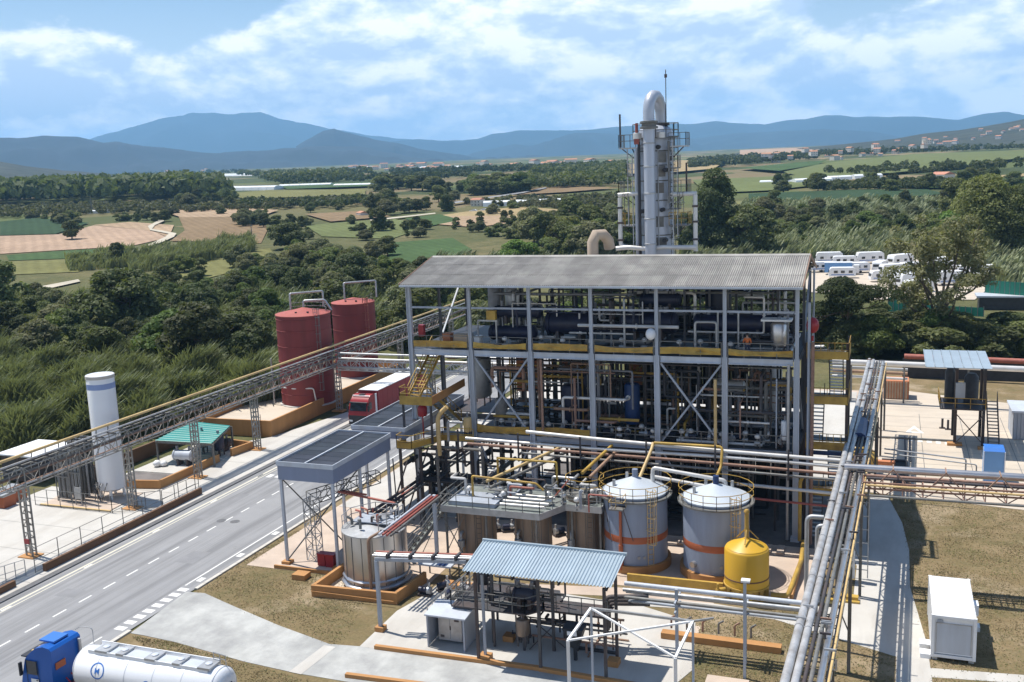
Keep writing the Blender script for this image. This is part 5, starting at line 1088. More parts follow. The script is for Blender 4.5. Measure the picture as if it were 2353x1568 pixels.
run('pipe', 'yellow pipe lying on the kerb right of the yellow tank', [(-7.0, 66.1, .5), (-5.9, 66.2, .5), (-5.5, 72, .7), (-5.6, 75.8, .8)], .17, 'yellow', 10, .4)
for k in range(9):
    b = MB(); b.box(-15.1 + k * .95, -14.6 + k * .95, 74.5, 76.1, .05, .22); T1(b, 'sleeper', 'pale pinkish paving sleeper in the row at the foot of the dark ground floor', 'paving sleeper', 'concrete_pink', None, 'sleepers before the dark ground floor')
# ---------------------------------------------------------------- long yellow topped pipe bridge on lattice towers
pb = T('pipe_bridge', 'long lattice pipe bridge with yellow top pipes crossing the left side on slim towers', 'pipe bridge', (-65, 90, 0))
TY = [44.0, 58.7, 70.6, 80.1, 90.4, 108.4, 126.0, 144.0]
for a, c in zip(TY, TY[1:]):
    b = MB(); b.truss((-65, a + .02, 6.0), (-65, c - .02, 6.0), .8, 1.6, 1.5, .09, .05); b.build('truss', 'truss_beige', pb)
for k, (x, z, r, m) in enumerate(((-65.35, 8.45, .12, 'yellow'), (-65.05, 8.55, .13, 'pipe_cream'), (-64.75, 8.1, .09, 'pipe_lag'), (-65.2, 7.0, .12, 'galv_dull'), (-64.8, 7.0, .09, 'pipe_brown'), (-65.1, 6.15, .12, 'pipe_brown'), (-64.75, 6.2, .08, 'galv'))):
    b = MB(); b.tube((x, 38, z), (x, 150, z), r, 8); b.build('pipe', m, pb, 50)
b = MB()
for i in range(76): b.bar((-65.4, 40 + i * 1.45, 7.7), (-65.3, 40 + i * 1.45, 8.4), .06); b.bar((-65.5, 40 + i * 1.45, 7.72), (-64.5, 40 + i * 1.45, 7.72), .08)
b.build('pipe_bracket', 'steel_dark', pb)
for y in TY[1:]:
    b = MB(); b.ladder((-65, y - .12, .16), 5.85, .62, (1, 0), False, (0, -1), .11, .55); b.ladder((-65, y + .3, .16), 5.85, .62, (1, 0), False, (0, -1), .11, .55)
    for k in range(6): b.bar((-65.3, y - .12, .6 + k), (-65.3, y + .3, 1.1 + k), .05); b.bar((-64.7, y - .12, 1.1 + k), (-64.7, y + .3, .6 + k), .05)
    b.build('tower', 'truss_beige', pb)
    b = MB(); b.box(-65.8, -64.2, y - .6, y + .6, .05, .2); b.build('tower_base', 'ochre', pb)
b = MB(); b.box(-65.1, -64.6, 58.3, 58.36, 1.3, 1.7); b.build('fire_box', 'red_paint', pb)
xb = T('pipe_bridge', 'crossing lattice pipe bridge between the tall tower and the frame building, over the red truck', 'pipe bridge', (-52, 108.4, 5.5))
b = MB(); b.truss((-64.5, 108.4, 5.5), (-40.0, 108.4, 5.5), .9, 1.2, 1.3, .12, .07); b.build('truss', 'galv', xb)
for k, (z, y, m) in enumerate(((7.6, 108.2, 'galv'), (7.0, 108.0, 'pipe_white'), (6.75, 108.7, 'pipe_brown'), (5.9, 107.9, 'galv'))):
    b = MB(); b.tube((-64.4, y, z), (-39.8, y, z), .12, 8); b.build('pipe', m, xb, 50)
for x in (-52.5, -41):
    b = MB(); b.lattice((x, 109.6, 0), 5.5, .7, .7, 1, .12, .06); b.build('tower', 'galv_dull', xb)
# ---------------------------------------------------------------- white cryogenic tank and its vaporiser
wt = T('gas_tank', 'tall slim white gas tank with a blue band near its flat top', 'gas tank', (-69.2, 72.8, 0))
b = MB(); b.lathe((-69.2, 72.8, .9), [(.9, 0), (1.27, .25), (1.27, 11.2), (1.25, 11.25)], 36); b.build('shell', 'white_gloss', wt, 40)
b = MB(); b.lathe((-69.2, 72.8, 11.9), [(1.28, -.06), (1.31, -.06), (1.31, .22), (1.2, .25), (1.14, .12), (.02, .2)], 36, False); b.build('top_rim', 'concrete', wt, 40)
b = MB(); b.lathe((-69.2, 72.8, 10.85), [(1.271, 0), (1.28, .01), (1.28, .52), (1.271, .53)], 36, False); b.build('blue_band', 'blue_band', wt, 40)
for a in (.5, 2.1, 3.7, 5.3):
    b = MB(); b.bar((-69.2 + 1.05 * math.cos(a), 72.8 + 1.05 * math.sin(a), .1), (-69.2 + 1.05 * math.cos(a), 72.8 + 1.05 * math.sin(a), 1.2), .2); b.build('leg', 'white_paint', wt)
rr = random.Random(3)
for k in range(7):
    a = -PI / 2 + rr.uniform(-.9, .9); x, y = -69.2 + 1.3 * math.cos(a), 72.8 + 1.3 * math.sin(a)
    b = MB(); b.path([(x, y, 1.9), (x + rr.uniform(-.3, .3), y - .35, 1.6), (x + rr.uniform(-.5, .5), y - .4, .3)], .055, 6, .1); b.build('valve_pipe', rr.choice(['galv', 'steel_dark', 'galv_dull']), wt)
for k, (x0, x1, w) in enumerate(((-73.6, -72.0, 'left'), (-71.9, -70.6, 'right, touching the white tank'))):
    vz = T('vaporiser', 'tall finned grey vaporiser beside the white gas tank, ' + w, 'vaporiser', ((x0 + x1) / 2, 71.6, 0))
    h = (5.2, 6.2)[k]
    for i in range(6):
        for j in range(3):
            x = x0 + (x1 - x0) * (i + .5) / 6; y = 70.6 + j * .8
            b = MB(); b.bar((x, y, .5), (x, y, h), .045, .22); b.bar((x, y, .5), (x, y, h), .22, .045); b.build('fin_tube', ('galv', 'galv_dull')[(i + j) % 2], vz)
    for z in (.5, h * .5, h - .1):
        b = MB(); b.bar((x0, 70.4, z), (x1, 70.4, z), .06, .12); b.bar((x0, 72.4, z), (x1, 72.4, z), .06, .12); b.build('frame', 'galv_dull', vz)
    for x in (x0, x1): b = MB(); b.bar((x, 70.4, .05), (x, 70.4, h), .08); b.bar((x, 72.4, .05), (x, 72.4, h), .08); b.build('leg', 'galv_dull', vz)
b = MB(); b.box(-70.9, -70.2, 69.8, 69.9, .8, 1.9); b.bar((-70.9, 69.85, .1), (-70.9, 69.85, 2.0), .08); b.bar((-70.2, 69.85, .1), (-70.2, 69.85, 2.0), .08); T1(b, 'control_cabinet', 'grey control panel on legs before the white gas tank', 'cabinet', 'galv')
slab('gas_plinth', [(-74.4, 69.3), (-66.5, 69.4), (-67.0, 74.4), (-75.3, 74.4)], .1, .2, 'concrete_pink')
slab('kerb_strip', [(-74.5, 69.0), (-66.3, 69.1), (-66.3, 69.3), (-74.5, 69.2)], .1, .26, 'pipe_cream')
fn = T('fence', 'thin wire mesh fence with slim posts around the white gas tank', 'fence', (-66, 69, .1))
def meshfence(t, pts, h, sp=1.6, m='galv_dull', r=.035):
    b = MB()
    for p, q in zip(pts, pts[1:]):
        p = Vector((*p, .12)); q = Vector((*q, .12)); n = max(1, round((q - p).length / sp))
        for i in range(n + 1): c = p.lerp(q, i / n); b.bar(c, c + Vector((0, 0, h)), .05)
    b.build('post', m, t)
    b = MB()
    for p, q in zip(pts, pts[1:]):
        p = Vector((*p, .12)); q = Vector((*q, .12))
        for k in (.05, .5, 1.0): b.bar(p + Vector((0, 0, h * k)), q + Vector((0, 0, h * k)), r)
    b.build('wire', m, t)
meshfence(fn, [(-75.0, 69.0), (-65.9, 69.0), (-62.3, 71.5), (-62.0, 76.4)], 1.6)
fn2 = T('fence', 'thin wire fence along the brown wall beside the road', 'fence', (-61.7, 57, .1)); meshfence(fn2, [(-61.75, 56.0), (-61.75, 75.6)], 2.0, 2.4)
fn3 = T('gate', 'metal mesh gate by the road at the left edge of the yard', 'gate', (-62.5, 53.5, .1)); meshfence(fn3, [(-66, 52.6), (-62.9, 53.3), (-62.1, 55.4)], 1.3, .8, 'galv')
bundwall('retaining_wall', 'long low brown wall between the pale yard and the road', [((-61.3, 56.6), (-61.3, 75.6))], .72, 'wall_brown', .3)
bundwall('retaining_wall', 'short brown wall stub at the left end of the road edge', [((-61.3, 46), (-61.3, 53.4))], .6, 'wall_brown', .3)
bundwall('bund_wall', 'low ochre bund wall in front of the green roofed shelter', [((-69.8, 75.4), (-66.4, 76.1)), ((-66.4, 76.2), (-66.3, 85.2))], .95)
bundwall('bund_wall', 'short ochre wall between the green roofed shelter and the red tank bund', [((-66.2, 87.5), (-65.7, 90.4)), ((-65.8, 90.4), (-70.5, 91))], .95)
slab('shelter_floor', [(-73.2, 80.2), (-66.6, 80.4), (-66.4, 90.6), (-73.2, 90.6)], .0, .2, 'concrete')
sheet('dark_floor', [(-73.1, 75.6), (-66.6, 76.2), (-66.5, 80.3), (-73.1, 80.1)], .14, 'dark_concrete')
bundwall('bund_wall', 'long brown wall at the back of the left yard before the reeds', [((-77.2, 52), (-77.2, 66)), ((-75.6, 74.8), (-75.6, 95))], 1.5, 'wall_brown')
# green roofed shelter
gs = T('shelter', 'open shelter with bright green ribbed roof and slim posts', 'shelter', (-68.5, 84.3, 0))
q0, q1, q2, q3 = gp(357, 1013, 2.75), gp(486, 1020, 2.6), gp(529, 979, 2.6), gp(441, 969, 2.75)
n = 10
for i in range(n):
    t0, t1 = i / n, (i + .97) / n; tm, tn = (i + .12) / n, (i + .24) / n
    a, b_, c, d = q0.lerp(q3, t0), q1.lerp(q2, t0), q1.lerp(q2, t1), q0.lerp(q3, t1); e, f, g_, h = q0.lerp(q3, tm), q1.lerp(q2, tm), q1.lerp(q2, tn), q0.lerp(q3, tn); u = Vector((0, 0, .09)); w_ = Vector((0, 0, .04))
    b = MB(); b.add([a, b_, c, d, a + w_, b_ + w_, f + u, e + u, g_ + w_, h + w_, c + w_, d + w_], [(0, 3, 2, 1), (4, 5, 6, 7), (7, 6, 8, 9), (9, 8, 10, 11), (0, 1, 5, 4), (2, 3, 11, 10)]); b.build('roof_sheet', 'roof_green', gs)
for p in (q0, q1, q2, q3): b = MB(); b.bar((p.x * .998 , p.y, .1), (p.x * .998, p.y, p.z - .05), .17); b.build('post', 'galv_dull', gs)
for p, q in ((q0, q1), (q1, q2), (q2, q3), (q3, q0)): b = MB(); b.bar(p - Vector((0, 0, .14)), q - Vector((0, 0, .14)), .1, .2); b.build('roof_frame', 'galv_dull', gs)
exchanger('pale grey drum lying under the green roofed shelter', (-70.2, 83.2), (-68.0, 83.4), .55, .2, 'paint_light', name='drum')
vessel('upright dark vessel under the green roofed shelter', -67.6, 87.2, .2, .6, 1.8, 'navy'); vessel('pale upright vessel under the green roofed shelter', -70.0, 87.6, .2, .5, 1.9, 'galv')
b = MB(); b.sphere((-71.6, 82.0, .55), .45, 10, .8); b.sphere((-71.0, 82.3, .5), .4, 10, .8); T1(b, 'white_sacks', 'pair of white bulk sacks under the green shelter edge', 'sacks', 'white_paint', 40)
exchanger('dark grey drum on the dark floor behind the short ochre wall', (-69.6, 88.9), (-67.4, 88.9), .45, .2, 'steel_dark', name='drum')
# ---------------------------------------------------------------- grey load-out canopies with dark panel roofs
def canopy(label, x0, x1, y0, y1, zt, fh, cols, rows, legs):
    t = T('loading_canopy', label, 'canopy', ((x0 + x1) / 2, (y0 + y1) / 2, 0))
    for nm, bx in (('fascia', (x0, x1, y0, y0 + .06)), ('fascia', (x0, x1, y1 - .06, y1)), ('fascia', (x0, x0 + .06, y0 + .062, y1 - .062)), ('fascia', (x1 - .06, x1, y0 + .062, y1 - .062))):
        b = MB(); b.box(*bx, zt - fh, zt - .22); b.build(nm, 'canopy_fascia', t)
    b = MB(); b.box(x0 - .06, x1 + .06, y0 - .07, y0 - .003, zt - .24, zt + .12); b.box(x0 - .06, x1 + .06, y1 + .003, y1 + .07, zt - .24, zt + .12); b.box(x0 - .07, x0 - .003, y0, y1, zt - .24, zt + .12); b.box(x1 + .003, x1 + .07, y0, y1, zt - .24, zt + .12); b.build('edge_trim', 'paint_light', t)
    b = MB(); b.box(x0 + .07, x1 - .07, y0 + .07, y1 - .07, zt - .16, zt - .08); b.build('roof_deck', 'steel_dark', t)
    cw = (x1 - x0 - .2) / cols; rh = (y1 - y0 - .2) / rows
    b0 = MB(); b0.box(0, cw - .16, 0, rh - .05, 0, .05); me = b0.mesh('roof_panel'); me.materials.append(MATS['solar'])
    for i in range(cols):
        for j in range(rows):
            o = inst(me, 'roof_panel', t, (x0 + .18 + i * cw, y0 + .13 + j * rh, zt - .04)); o.rotation_euler = (0, R_.uniform(-.004, .004), 0)
        if i: b = MB(); b.box(x0 + .1 + i * cw - .06, x0 + .1 + i * cw + .06, y0 + .06, y1 - .06, zt - .06, zt + .12); b.build('rib', 'paint_light', t)
    for (x, y, zb) in legs:
        b = MB(); b.bar((x, y, zb), (x, y, zt - .25), .2); b.build('leg', 'paint_light', t)
    return t
c1 = canopy('nearer grey load-out canopy with dark panelled flat roof and deep fascia', -43.4, -38.55, 62.7, 72.0, 8.35, 1.35, 2, 8, [(-43.25, 62.85, .4), (-38.75, 62.85, .4), (-43.25, 71.8, .1), (-38.75, 71.8, .1), (-38.75, 67, .1)])
c2 = canopy('farther grey load-out canopy with dark panelled roof beneath the yellow stair', -43.4, -38.3, 74.2, 87, 8.2, .9, 2, 9, [(-43.2, 86.8, .1), (-38.6, 86.8, .1), (-43.2, 76, .1)])
for x, y in ((-43.25, 62.85), (-38.75, 62.85)):
    b = MB(); b.box(x - .35, x + .35, y - .35, y + .35, 0, .42); T1(b, 'footing', 'ochre footing block under a front leg of the nearer canopy, %s' % ('road side' if x < -40 else 'tank side'), 'footing', 'ochre')
b = MB(); b.bar((-43.2, 62.9, 7.0), (-40.6, 67.4, .2), .09); b.bar((-43.2, 62.9, .5), (-38.8, 67.2, 7.0), .09); b.bar((-38.8, 63.1, 7.0), (-41, 66.5, 3.0), .08); b.build('brace', 'galv_dull', c1)
# stepped access frame and conveyors beneath the canopy
ac = T('access_frame', 'light steel access ladder frame under the nearer grey canopy', 'access frame', (-41.2, 64.5, 0))
b = MB(); b.lattice((-41.6, 64.2, .1), 5.0, .9, .9, 1.0, .06, .045); b.build('frame', 'galv', ac)
b = MB(); b.truss((-42.6, 65.4, 4.2), (-38.9, 70.2, 4.8), .9, .9, .9, .06, .045); b.build('gangway', 'galv_dull', ac)
b = MB(); b.lathe((-40.8, 64.6, 6.4), [(.9, .6), (.8, .35), (.3, 0)], 12); b.build('hopper', 'rubber', ac)
rb = T('rail_bundle', 'bundle of dark rusty pipes running back beside the loading road', 'pipe bundle', (-38, 74, 2))
for k in range(5):
    b = MB(); b.tube((-38.3 + k * .28, 64.5, 3.2 + .1 * (k % 2)), (-38.0 + k * .28, 94, 3.2 + .1 * (k % 2)), .1, 7); b.build('pipe', ('pipe_brown', 'steel_dark', 'pipe_red', 'steel_dark', 'galv_dull')[k], rb)
for y in (66.5, 71, 76, 82, 88, 93): b = MB(); b.bar((-38.4, y, 3.05), (-37.0, y, 3.05), .12); b.bar((-38.3, y, .05), (-38.3, y, 3.0), .12); b.bar((-37.1, y, .05), (-37.1, y, 3.0), .12); b.build('trestle', 'steel_dark', rb)
for i, (y0, x1) in enumerate(((69, -35), (73, -34), (78, -33))):
    b = MB(); b.bar((-38.3, y0, .1), (-36.8, y0 + 2.6, 6.4), .1); b.bar((-36.6, y0, .1), (-38.2, y0 + 2.6, 6.4), .1); T1(b, 'cross_brace', 'dark crossed brace pair below the first floor walkway', 'brace', 'steel_dark', None, 'dark crossed braces by the load-out road')
# red boxes, blocks
b = MB(); b.box(-40.6, -39.95, 62.9, 63.5, .25, 1.15); b.box(-39.9, -39.2, 62.9, 63.5, .2, 1.2); b.box(-40.65, -39.15, 62.88, 63.52, 1.15, 1.22)
T1(b, 'fire_cabinet', 'bright red twin fire hose cabinet beside the broad steel clad tank', 'fire cabinet', 'red_paint')
b = MB(); b.box(-41.4, -40.3, 60.5, 61.4, .02, .42); T1(b, 'plinth', 'loose ochre block on the dry grass in front of the nearer canopy', 'block', 'ochre')
slab('canopy_slab', [(-43.9, 62.2), (-38.4, 62.2), (-38.2, 74), (-43.9, 74)], 0, .2, 'concrete_pink')
bundwall('kerb_wall', 'low ochre kerb along the slab of the nearer canopy', [((-43.9, 62.1), (-38.6, 62.1))], .28, 'ochre', .16)
# ---------------------------------------------------------------- elevated pipe rack on the right
def xr(y): return -3.1 + (y - 41.3) * .028
RZ_ = 7.7
pr = T('pipe_rack', 'long elevated pipe rack with bright insulated pipes running away on the right of the frame', 'pipe rack', (-2.2, 75, 0))
for dx, z, r, m in ((-.60, .28, .20, 'pipe_lag'), (-.20, .22, .18, 'pipe_lag'), (.14, .1, .10, 'steel_dark'), (.40, .16, .10, 'galv_dull'), (.78, .12, .16, 'alu_clad'), (1.10, .0, .06, 'pipe_cream')):
    for y0, y1 in zip(range(28, 112, 6), range(34, 118, 6)):
        b = MB(); b.tube((xr(y0) + dx, y0 + .01, RZ_ + z), (xr(y1) + dx, y1 - .01, RZ_ + z), r, 12)
        b.tube((xr(y0) + dx, y0 + .02, RZ_ + z), (xr(y0) + dx, y0 + .14, RZ_ + z), r * 1.08, 12); b.build('pipe', m if not (m == 'alu_clad' and y0 > 76) else 'galv', pr, 50)
for y0, y1 in zip(range(28, 112, 12), range(40, 124, 12)):
    b = MB(); b.truss((xr(y0) + .25, y0 + .02, RZ_ - 1.1), (xr(y1) + .25, y1 - .02, RZ_ - 1.1), 1.5, 1.0, 1.2, .09, .055); b.build('truss', 'galv_dull', pr)
for y in (32, 45, 57.5, 68.5, 79, 91, 103, 113):
    for dx in (-.5, 1.0):
        b = MB(); b.ibeam((xr(y) + dx, y, 0), (xr(y) + dx, y, RZ_ - 1.1), .2, .2, (1, 0, 0)); b.build('post', 'galv_dull', pr)
    b = MB(); b.bar((xr(y) - .5, y, 2.5), (xr(y) + 1.0, y, 6.2), .07); b.bar((xr(y) + 1.0, y, 2.5), (xr(y) - .5, y, 6.2), .07); b.build('brace', 'galv_dull', pr)
rr = random.Random(21)
for k in range(46):
    y = rr.uniform(34, 112); dx = rr.uniform(-.7, 1.1); b = MB(); b.bar((xr(y) + dx - .25, y, RZ_ + .48), (xr(y) + dx + .25, y, RZ_ + .48), .08, .1); b.bar((xr(y) + dx, y, RZ_), (xr(y) + dx, y, RZ_ + .5), .06); b.build('pipe_clamp', rr.choice(['steel_dark', 'galv', 'pipe_brown']), pr)
bl = T('blue_wrap', 'deep blue tarpaulin wrapped round the right pipe rack near the stair tower', 'tarpaulin', (xr(84), 84, RZ_ - .4))
b = MB(); b.tube((xr(81) + .1, 81, RZ_ - .1), (xr(86.5) + .1, 86.5, RZ_ - .1), .62, 10, .5); b.build('sheet', 'pipe_blue', bl, 30)
# cross bridge to the right
br = T('pipe_bridge', 'rusty trussed pipe bridge with a fat silver pipe leading off to the right edge', 'pipe bridge', (6, 70, 7))
b = MB(); b.truss((-1.3, 70.4, 6.9), (24, 71.0, 6.9), 1.5, .9, 1.25, .11, .06); b.build('truss', 'pipe_brown', br)
for y, z, r, m in ((71.6, 8.2, .27, 'alu_clad'), (70.9, 7.9, .12, 'pipe_brown'), (70.5, 7.85, .10, 'steel_dark'), (69.55, 7.65, .08, 'pipe_cream'), (69.3, 7.0, .09, 'galv_dull')):
    b = MB(); b.tube((-2.6 if r > .2 else -1.1, y, z), (24, y + .6, z - .05), r, 12); b.build('pipe', m, br, 50)
for k in range(7):
    b = MB(); x = 0.6 + k * 3.3; b.bar((x - .8, 70.0, 7.8), (x, 70.0, 8.7), .08); b.bar((x, 70.0, 8.7), (x + .8, 70.0, 7.8), .08); b.bar((x, 70, 8.7), (x, 71.2, 8.7), .08); b.build('gantry', 'pipe_brown', br)
for x in (12.5, 20):
    for y in (69.9, 71.5): b = MB(); b.bar((x, y, 0), (x, y, 6.9), .22); b.build('post', 'galv_dull', br)
b = MB(); b.ladder((-1.35, 71.6, .1), 6.6, .9, (1, 0), False, (0, -1), .07, 1.0); b.build('ladder', 'galv', br)
# low row of pipes leading to the rack, with its posts
pl = T('pipe_row', 'row of parallel grey pipes at head height between the shed and the right rack', 'pipe row', (-9, 57, 0))
for k, (y, z, r, m) in enumerate(((57.6, 4.0, .14, 'paint_light'), (57.2, 3.75, .12, 'galv'), (56.7, 3.5, .10, 'galv_dull'), (57.9, 3.3, .08, 'galv'), (57.0, 3.15, .09, 'paint_grey'))):
    b = MB(); b.path([(-15.0, y, z), (-3.9, y + .1, z)] if k else [(-15, y, z), (-3.4, y, z), (-3.2, y, z + 3.4)], r, 10, .4); b.build('pipe', m, pl, 50)
for x in (-11.6, -7.5):
    b = MB(); b.bar((x, 56.9, 0), (x, 56.9, 4.3), .18); b.bar((x, 56.3, 3.0), (x, 58.1, 3.0), .1); b.bar((x, 56.3, 3.6), (x, 58.1, 3.6), .1); b.build('post', 'paint_grey', pl)
b = MB(); b.path([(-3.4, 62, 7.8), (-4.4, 62, 7.8), (-4.4, 62, .3)], .14, 10, .4); b.build('drop_pipe', 'galv', pl, 50)
b = MB(); b.path([(-3.0, 60.5, 7.8), (-3.7, 60.5, 7.8), (-3.7, 60.5, .3)], .12, 10, .4); b.build('drop_pipe', 'galv', pl, 50)
lp = T('lamp_post', 'slim grey post with a small flat head standing before the yellow tank', 'post', (-7.3, 55.2, 0))
b = MB(); b.bar((-7.3, 55.2, 0), (-7.3, 55.2, 6.0), .16); b.build('post', 'paint_grey', lp); b = MB(); b.box(-7.5, -7.0, 55.0, 55.4, 6.0, 6.12); b.build('head', 'white_paint', lp)
b = MB(); b.box(-9.4, -7.0, 53.6, 54.9, 0, .1); T1(b, 'footing', 'flat ochre footing slab at the foot of the slim grey post', 'footing', 'concrete_pink')
b = MB(); b.box(-13.0, -5.6, 58.7, 59.3, 0, .42); T1(b, 'plinth', 'long dirty ochre plinth under the row of parallel pipes', 'plinth', 'ochre')
for k in range(6):
    b = MB(); b.path([(-12.5 + k * 1.0, 59.6, .4), (-12.5 + k, 59.6, 1.1), (-12.2 + k, 59.6, 1.3)], .07, 6, .1); T1(b, 'pipe_stub', 'small rusty pipe stub on the long ochre plinth', 'pipe', ('pipe_brown', 'galv_dull')[k % 2], 50, 'stubs on the long plinth')
# white gas cylinder rack at the corner of the path
sk = T('analyser_stand', 'narrow white upright cabinet with pipework beside the right pipe rack', 'cabinet', (-2.0, 71, 0))
b = MB(); b.box(-2.35, -1.75, 70.8, 71.3, .3, 3.6); b.build('body', 'white_paint', sk); b = MB(); b.box(-2.9, -2.4, 70.6, 71.2, .3, 2.6); b.build('side_cabinet', 'galv', sk)
for k in range(5): b = MB(); b.path([(-2.9 + .15 * k, 70.4, .3), (-2.9 + .15 * k, 70.4, 2.2 + .2 * k), (-2.5, 70.7, 2.5)], .05, 6, .1); b.build('pipe', ('galv', 'steel_dark')[k % 2], sk)
b = MB(); b.box(-3.1, -1.4, 67.5, 68.0, 0, .34); b.box(-3.2, -1.3, 67.2, 67.48, 0, .14); T1(b, 'plinth', 'stepped yellow ochre plinth at the corner of the pale path', 'plinth', 'yellow')
# small sign on a post
sg = T('notice_board', 'small grey notice panel on a wire post beneath the right pipe rack', 'notice', (-2.65, 55.4, 0))
b = MB(); b.box(-3.05, -2.2, 55.38, 55.44, 1.15, 1.8); b.build('panel', 'galv', sg); b = MB(); b.bar((-2.6, 55.5, 0), (-2.6, 55.5, 3.3), .05); b.build('post', 'steel_dark', sg)
for r_ in range(2):
    for k in range(4): b = MB(); b.box(-2.95 + k * .18, -2.85 + k * .18, 55.35, 55.38, 1.25 + r_ * .2, 1.38 + r_ * .2); b.build('gauge', ('steel_black', 'yellow')[(k + r_) % 2], sg)
b = MB(); b.box(-3.7, -3.3, 53.6, 53.9, 0, .9); T1(b, 'hydrant', 'short dark red hydrant post at the bottom under the pipe rack', 'hydrant', 'red_paint')
b = MB(); b.lathe((-1.3, 54.4, 0), [(.75, .0), (.75, .12), (.55, .12), (.55, .06)], 20); T1(b, 'manhole', 'round concrete manhole ring in the grass at the lower right', 'manhole', 'concrete', 40)
# white container
ct = T('container', 'white flat-sided site container standing on the dry lawn at lower right', 'container', (4.1, 63.3, 0))
x0, x1, y0, y1, z0, z1 = 2.9, 5.3, 60.5, 66.5, .22, 2.85
for nm, bx in (('side_wall', (x0, x0 + .05, y0 + .05, y1 - .05, z0, z1)), ('side_wall', (x1 - .05, x1, y0 + .05, y1 - .05, z0, z1)), ('end_wall', (x0 + .14, x1 - .14, y1 - .05, y1, z0, z1)), ('end_wall', (x0 + .14, x1 - .14, y0 + .10, y0 + .14, z0 + .2, z1 - .12))):
    b = MB(); b.box(*bx); b.build(nm, 'white_paint', ct)
for x in (x0 + .06, x1 - .06):
    for ya, yb in ((y0, y0 + .2), (y1 - .2, y1 + .01)): b = MB(); b.box(x - .09, x + .09, ya, yb, z0 - .02, z1 + .02); b.build('corner_post', 'white_paint', ct)
for za, zb in ((z0, z0 + .18), (z1 - .16, z1)): b = MB(); b.box(x0 + .155, x1 - .155, y0, y0 + .08, za, zb); b.build('end_rail', 'white_paint', ct)
n = 12
for i in range(n):
    ya, yb = y0 + .1 + (y1 - y0 - .2) * i / n, y0 + .1 + (y1 - y0 - .2) * (i + 1) / n
    b = MB(); b.add([(x0 + .04, ya, z1 + .0), (x1 - .04, ya, z1), (x0 + .04, ya + .06, z1 + .06), (x1 - .04, ya + .06, z1 + .06), (x0 + .04, yb - .1, z1 + .05), (x1 - .04, yb - .1, z1 + .05), (x0 + .04, yb, z1 - .01), (x1 - .04, yb, z1 - .01)], [(0, 1, 3, 2), (2, 3, 5, 4), (4, 5, 7, 6)]); b.build('roof_panel', 'white_paint', ct)
b = MB(); b.box(x0 + .25, x1 - .25, y0 + .06, y0 + .1, z0 + .3, z1 - .5); b.build('shutter', 'paint_light', ct)
b = MB(); b.box(x0 + .23, x0 + .27, y0 + .03, y0 + .08, z0 + .3, z1 - .45); b.box(x1 - .27, x1 - .23, y0 + .03, y0 + .08, z0 + .3, z1 - .45); b.box(x0 + .25, x1 - .25, y0 + .03, y0 + .08, z1 - .5, z1 - .45); b.build('shutter_rail', 'galv', ct)
b = MB(); b.box(x1 - .02, x1 + .38, 64.0, 64.8, 1.5, 2.2); b.build('air_conditioner', 'white_paint', ct)
b = MB(); b.box(x0 + .3, x0 + .6, y0 + .02, y0 + .06, z1 - .42, z1 - .25); b.build('label_plate', 'paint_grey', ct)
for k in range(5): b = MB(); b.box(x0 - .012, x0 + .002, y0 + .6 + k * 1.2, y0 + .63 + k * 1.2, z0, z1); b.build('wall_joint', 'galv', ct)
for (x, y) in ((x0 - .3, 60.9), (x0 - .3, 62.2), (x1 + .3, 65.4)):
    b = MB(); b.box(x - .3, x + .3, y - .35, y + .35, 0, .3); b.build('foot_block', 'white_paint', ct)
for x in (x0 + .2, x1 - .2):
    for y in (y0 + .3, y1 - .3): b = MB(); b.box(x - .15, x + .15, y - .2, y + .2, 0, z0 - .002); b.build('foot_block', 'kerb', ct)
# ---------------------------------------------------------------- right hand yard
sh = T('loading_tower', 'grey steel loading tower with a sloping pale blue roof in the right yard', 'loading tower', (8, 112, 0))
rx0, rx1, ry0, ry1 = 3.6, 9.6, 104.6, 113.0
nn = 7
for i in range(nn):
    xa, xb = rx0 + (rx1 - rx0) * i / nn, rx0 + (rx1 - rx0) * (i + 1) / nn - .03
    b = MB(); b.box(xa, xb, ry0, ry1, 8.85, 8.9); b.box(xa, xa + .06, ry0, ry1, 8.9, 8.96)
    b.v = [(x, y, z + .02 * (y - ry0)) for x, y, z in b.v]; b.build('roof_sheet', 'roof_blue', sh)
for x in (6.7, 9.3):
    for y in (108.6, 112.4): b = MB(); b.ibeam((x, y, 0), (x, y, 8.8), .28, .28, (1, 0, 0)); b.build('post', 'steel_dark', sh)
b = MB(); b.box(5.2, 9.4, 107.8, 112.8, 3.9, 4.0); b.build('deck', 'steel_dark', sh)
b = MB(); b.rail([(5.2, 112.7, 4.0), (5.2, 107.9, 4.0), (9.4, 107.9, 4.0)], 1.1, 1.2, r=.06); b.build('railing', 'yellow_dirty', sh)
b = MB(); b.bar((6.7, 107.9, 3.5), (9.3, 107.9, .4), .09); b.bar((6.7, 107.9, .4), (9.3, 107.9, 3.5), .09); b.build('brace', 'steel_dark', sh)
b = MB(); b.box(6.6, 7.5, 108.2, 108.6, 5.0, 6.6); b.build('cabinet', 'paint_grey', sh); b = MB(); b.lathe((8.2, 110.5, 4), [(.7, 0), (.7, 2.8), (.4, 3.2)], 14); b.lathe((6.2, 111, 4), [(.5, 0), (.5, 3.2), (.3, 3.6)], 12); b.build('vessel', 'steel_black', sh, 40)
flight(sh, (10.3, 108.2, .05), (10.3, 112.2, 4.0), 1.0, 14, 'steel_black', 'galv_dull', 'steel_dark')
b = MB(); b.box(6.0, 7.4, 108.1, 108.9, 0, .3); b.box(8.8, 10.9, 107.2, 108.0, 0, .25); b.build('footing', 'ochre', sh)
gx = T('grey_cabin', 'grey ribbed cabin with pale flat roof cut by the right edge of the yard', 'cabin', (14.2, 112, 0))
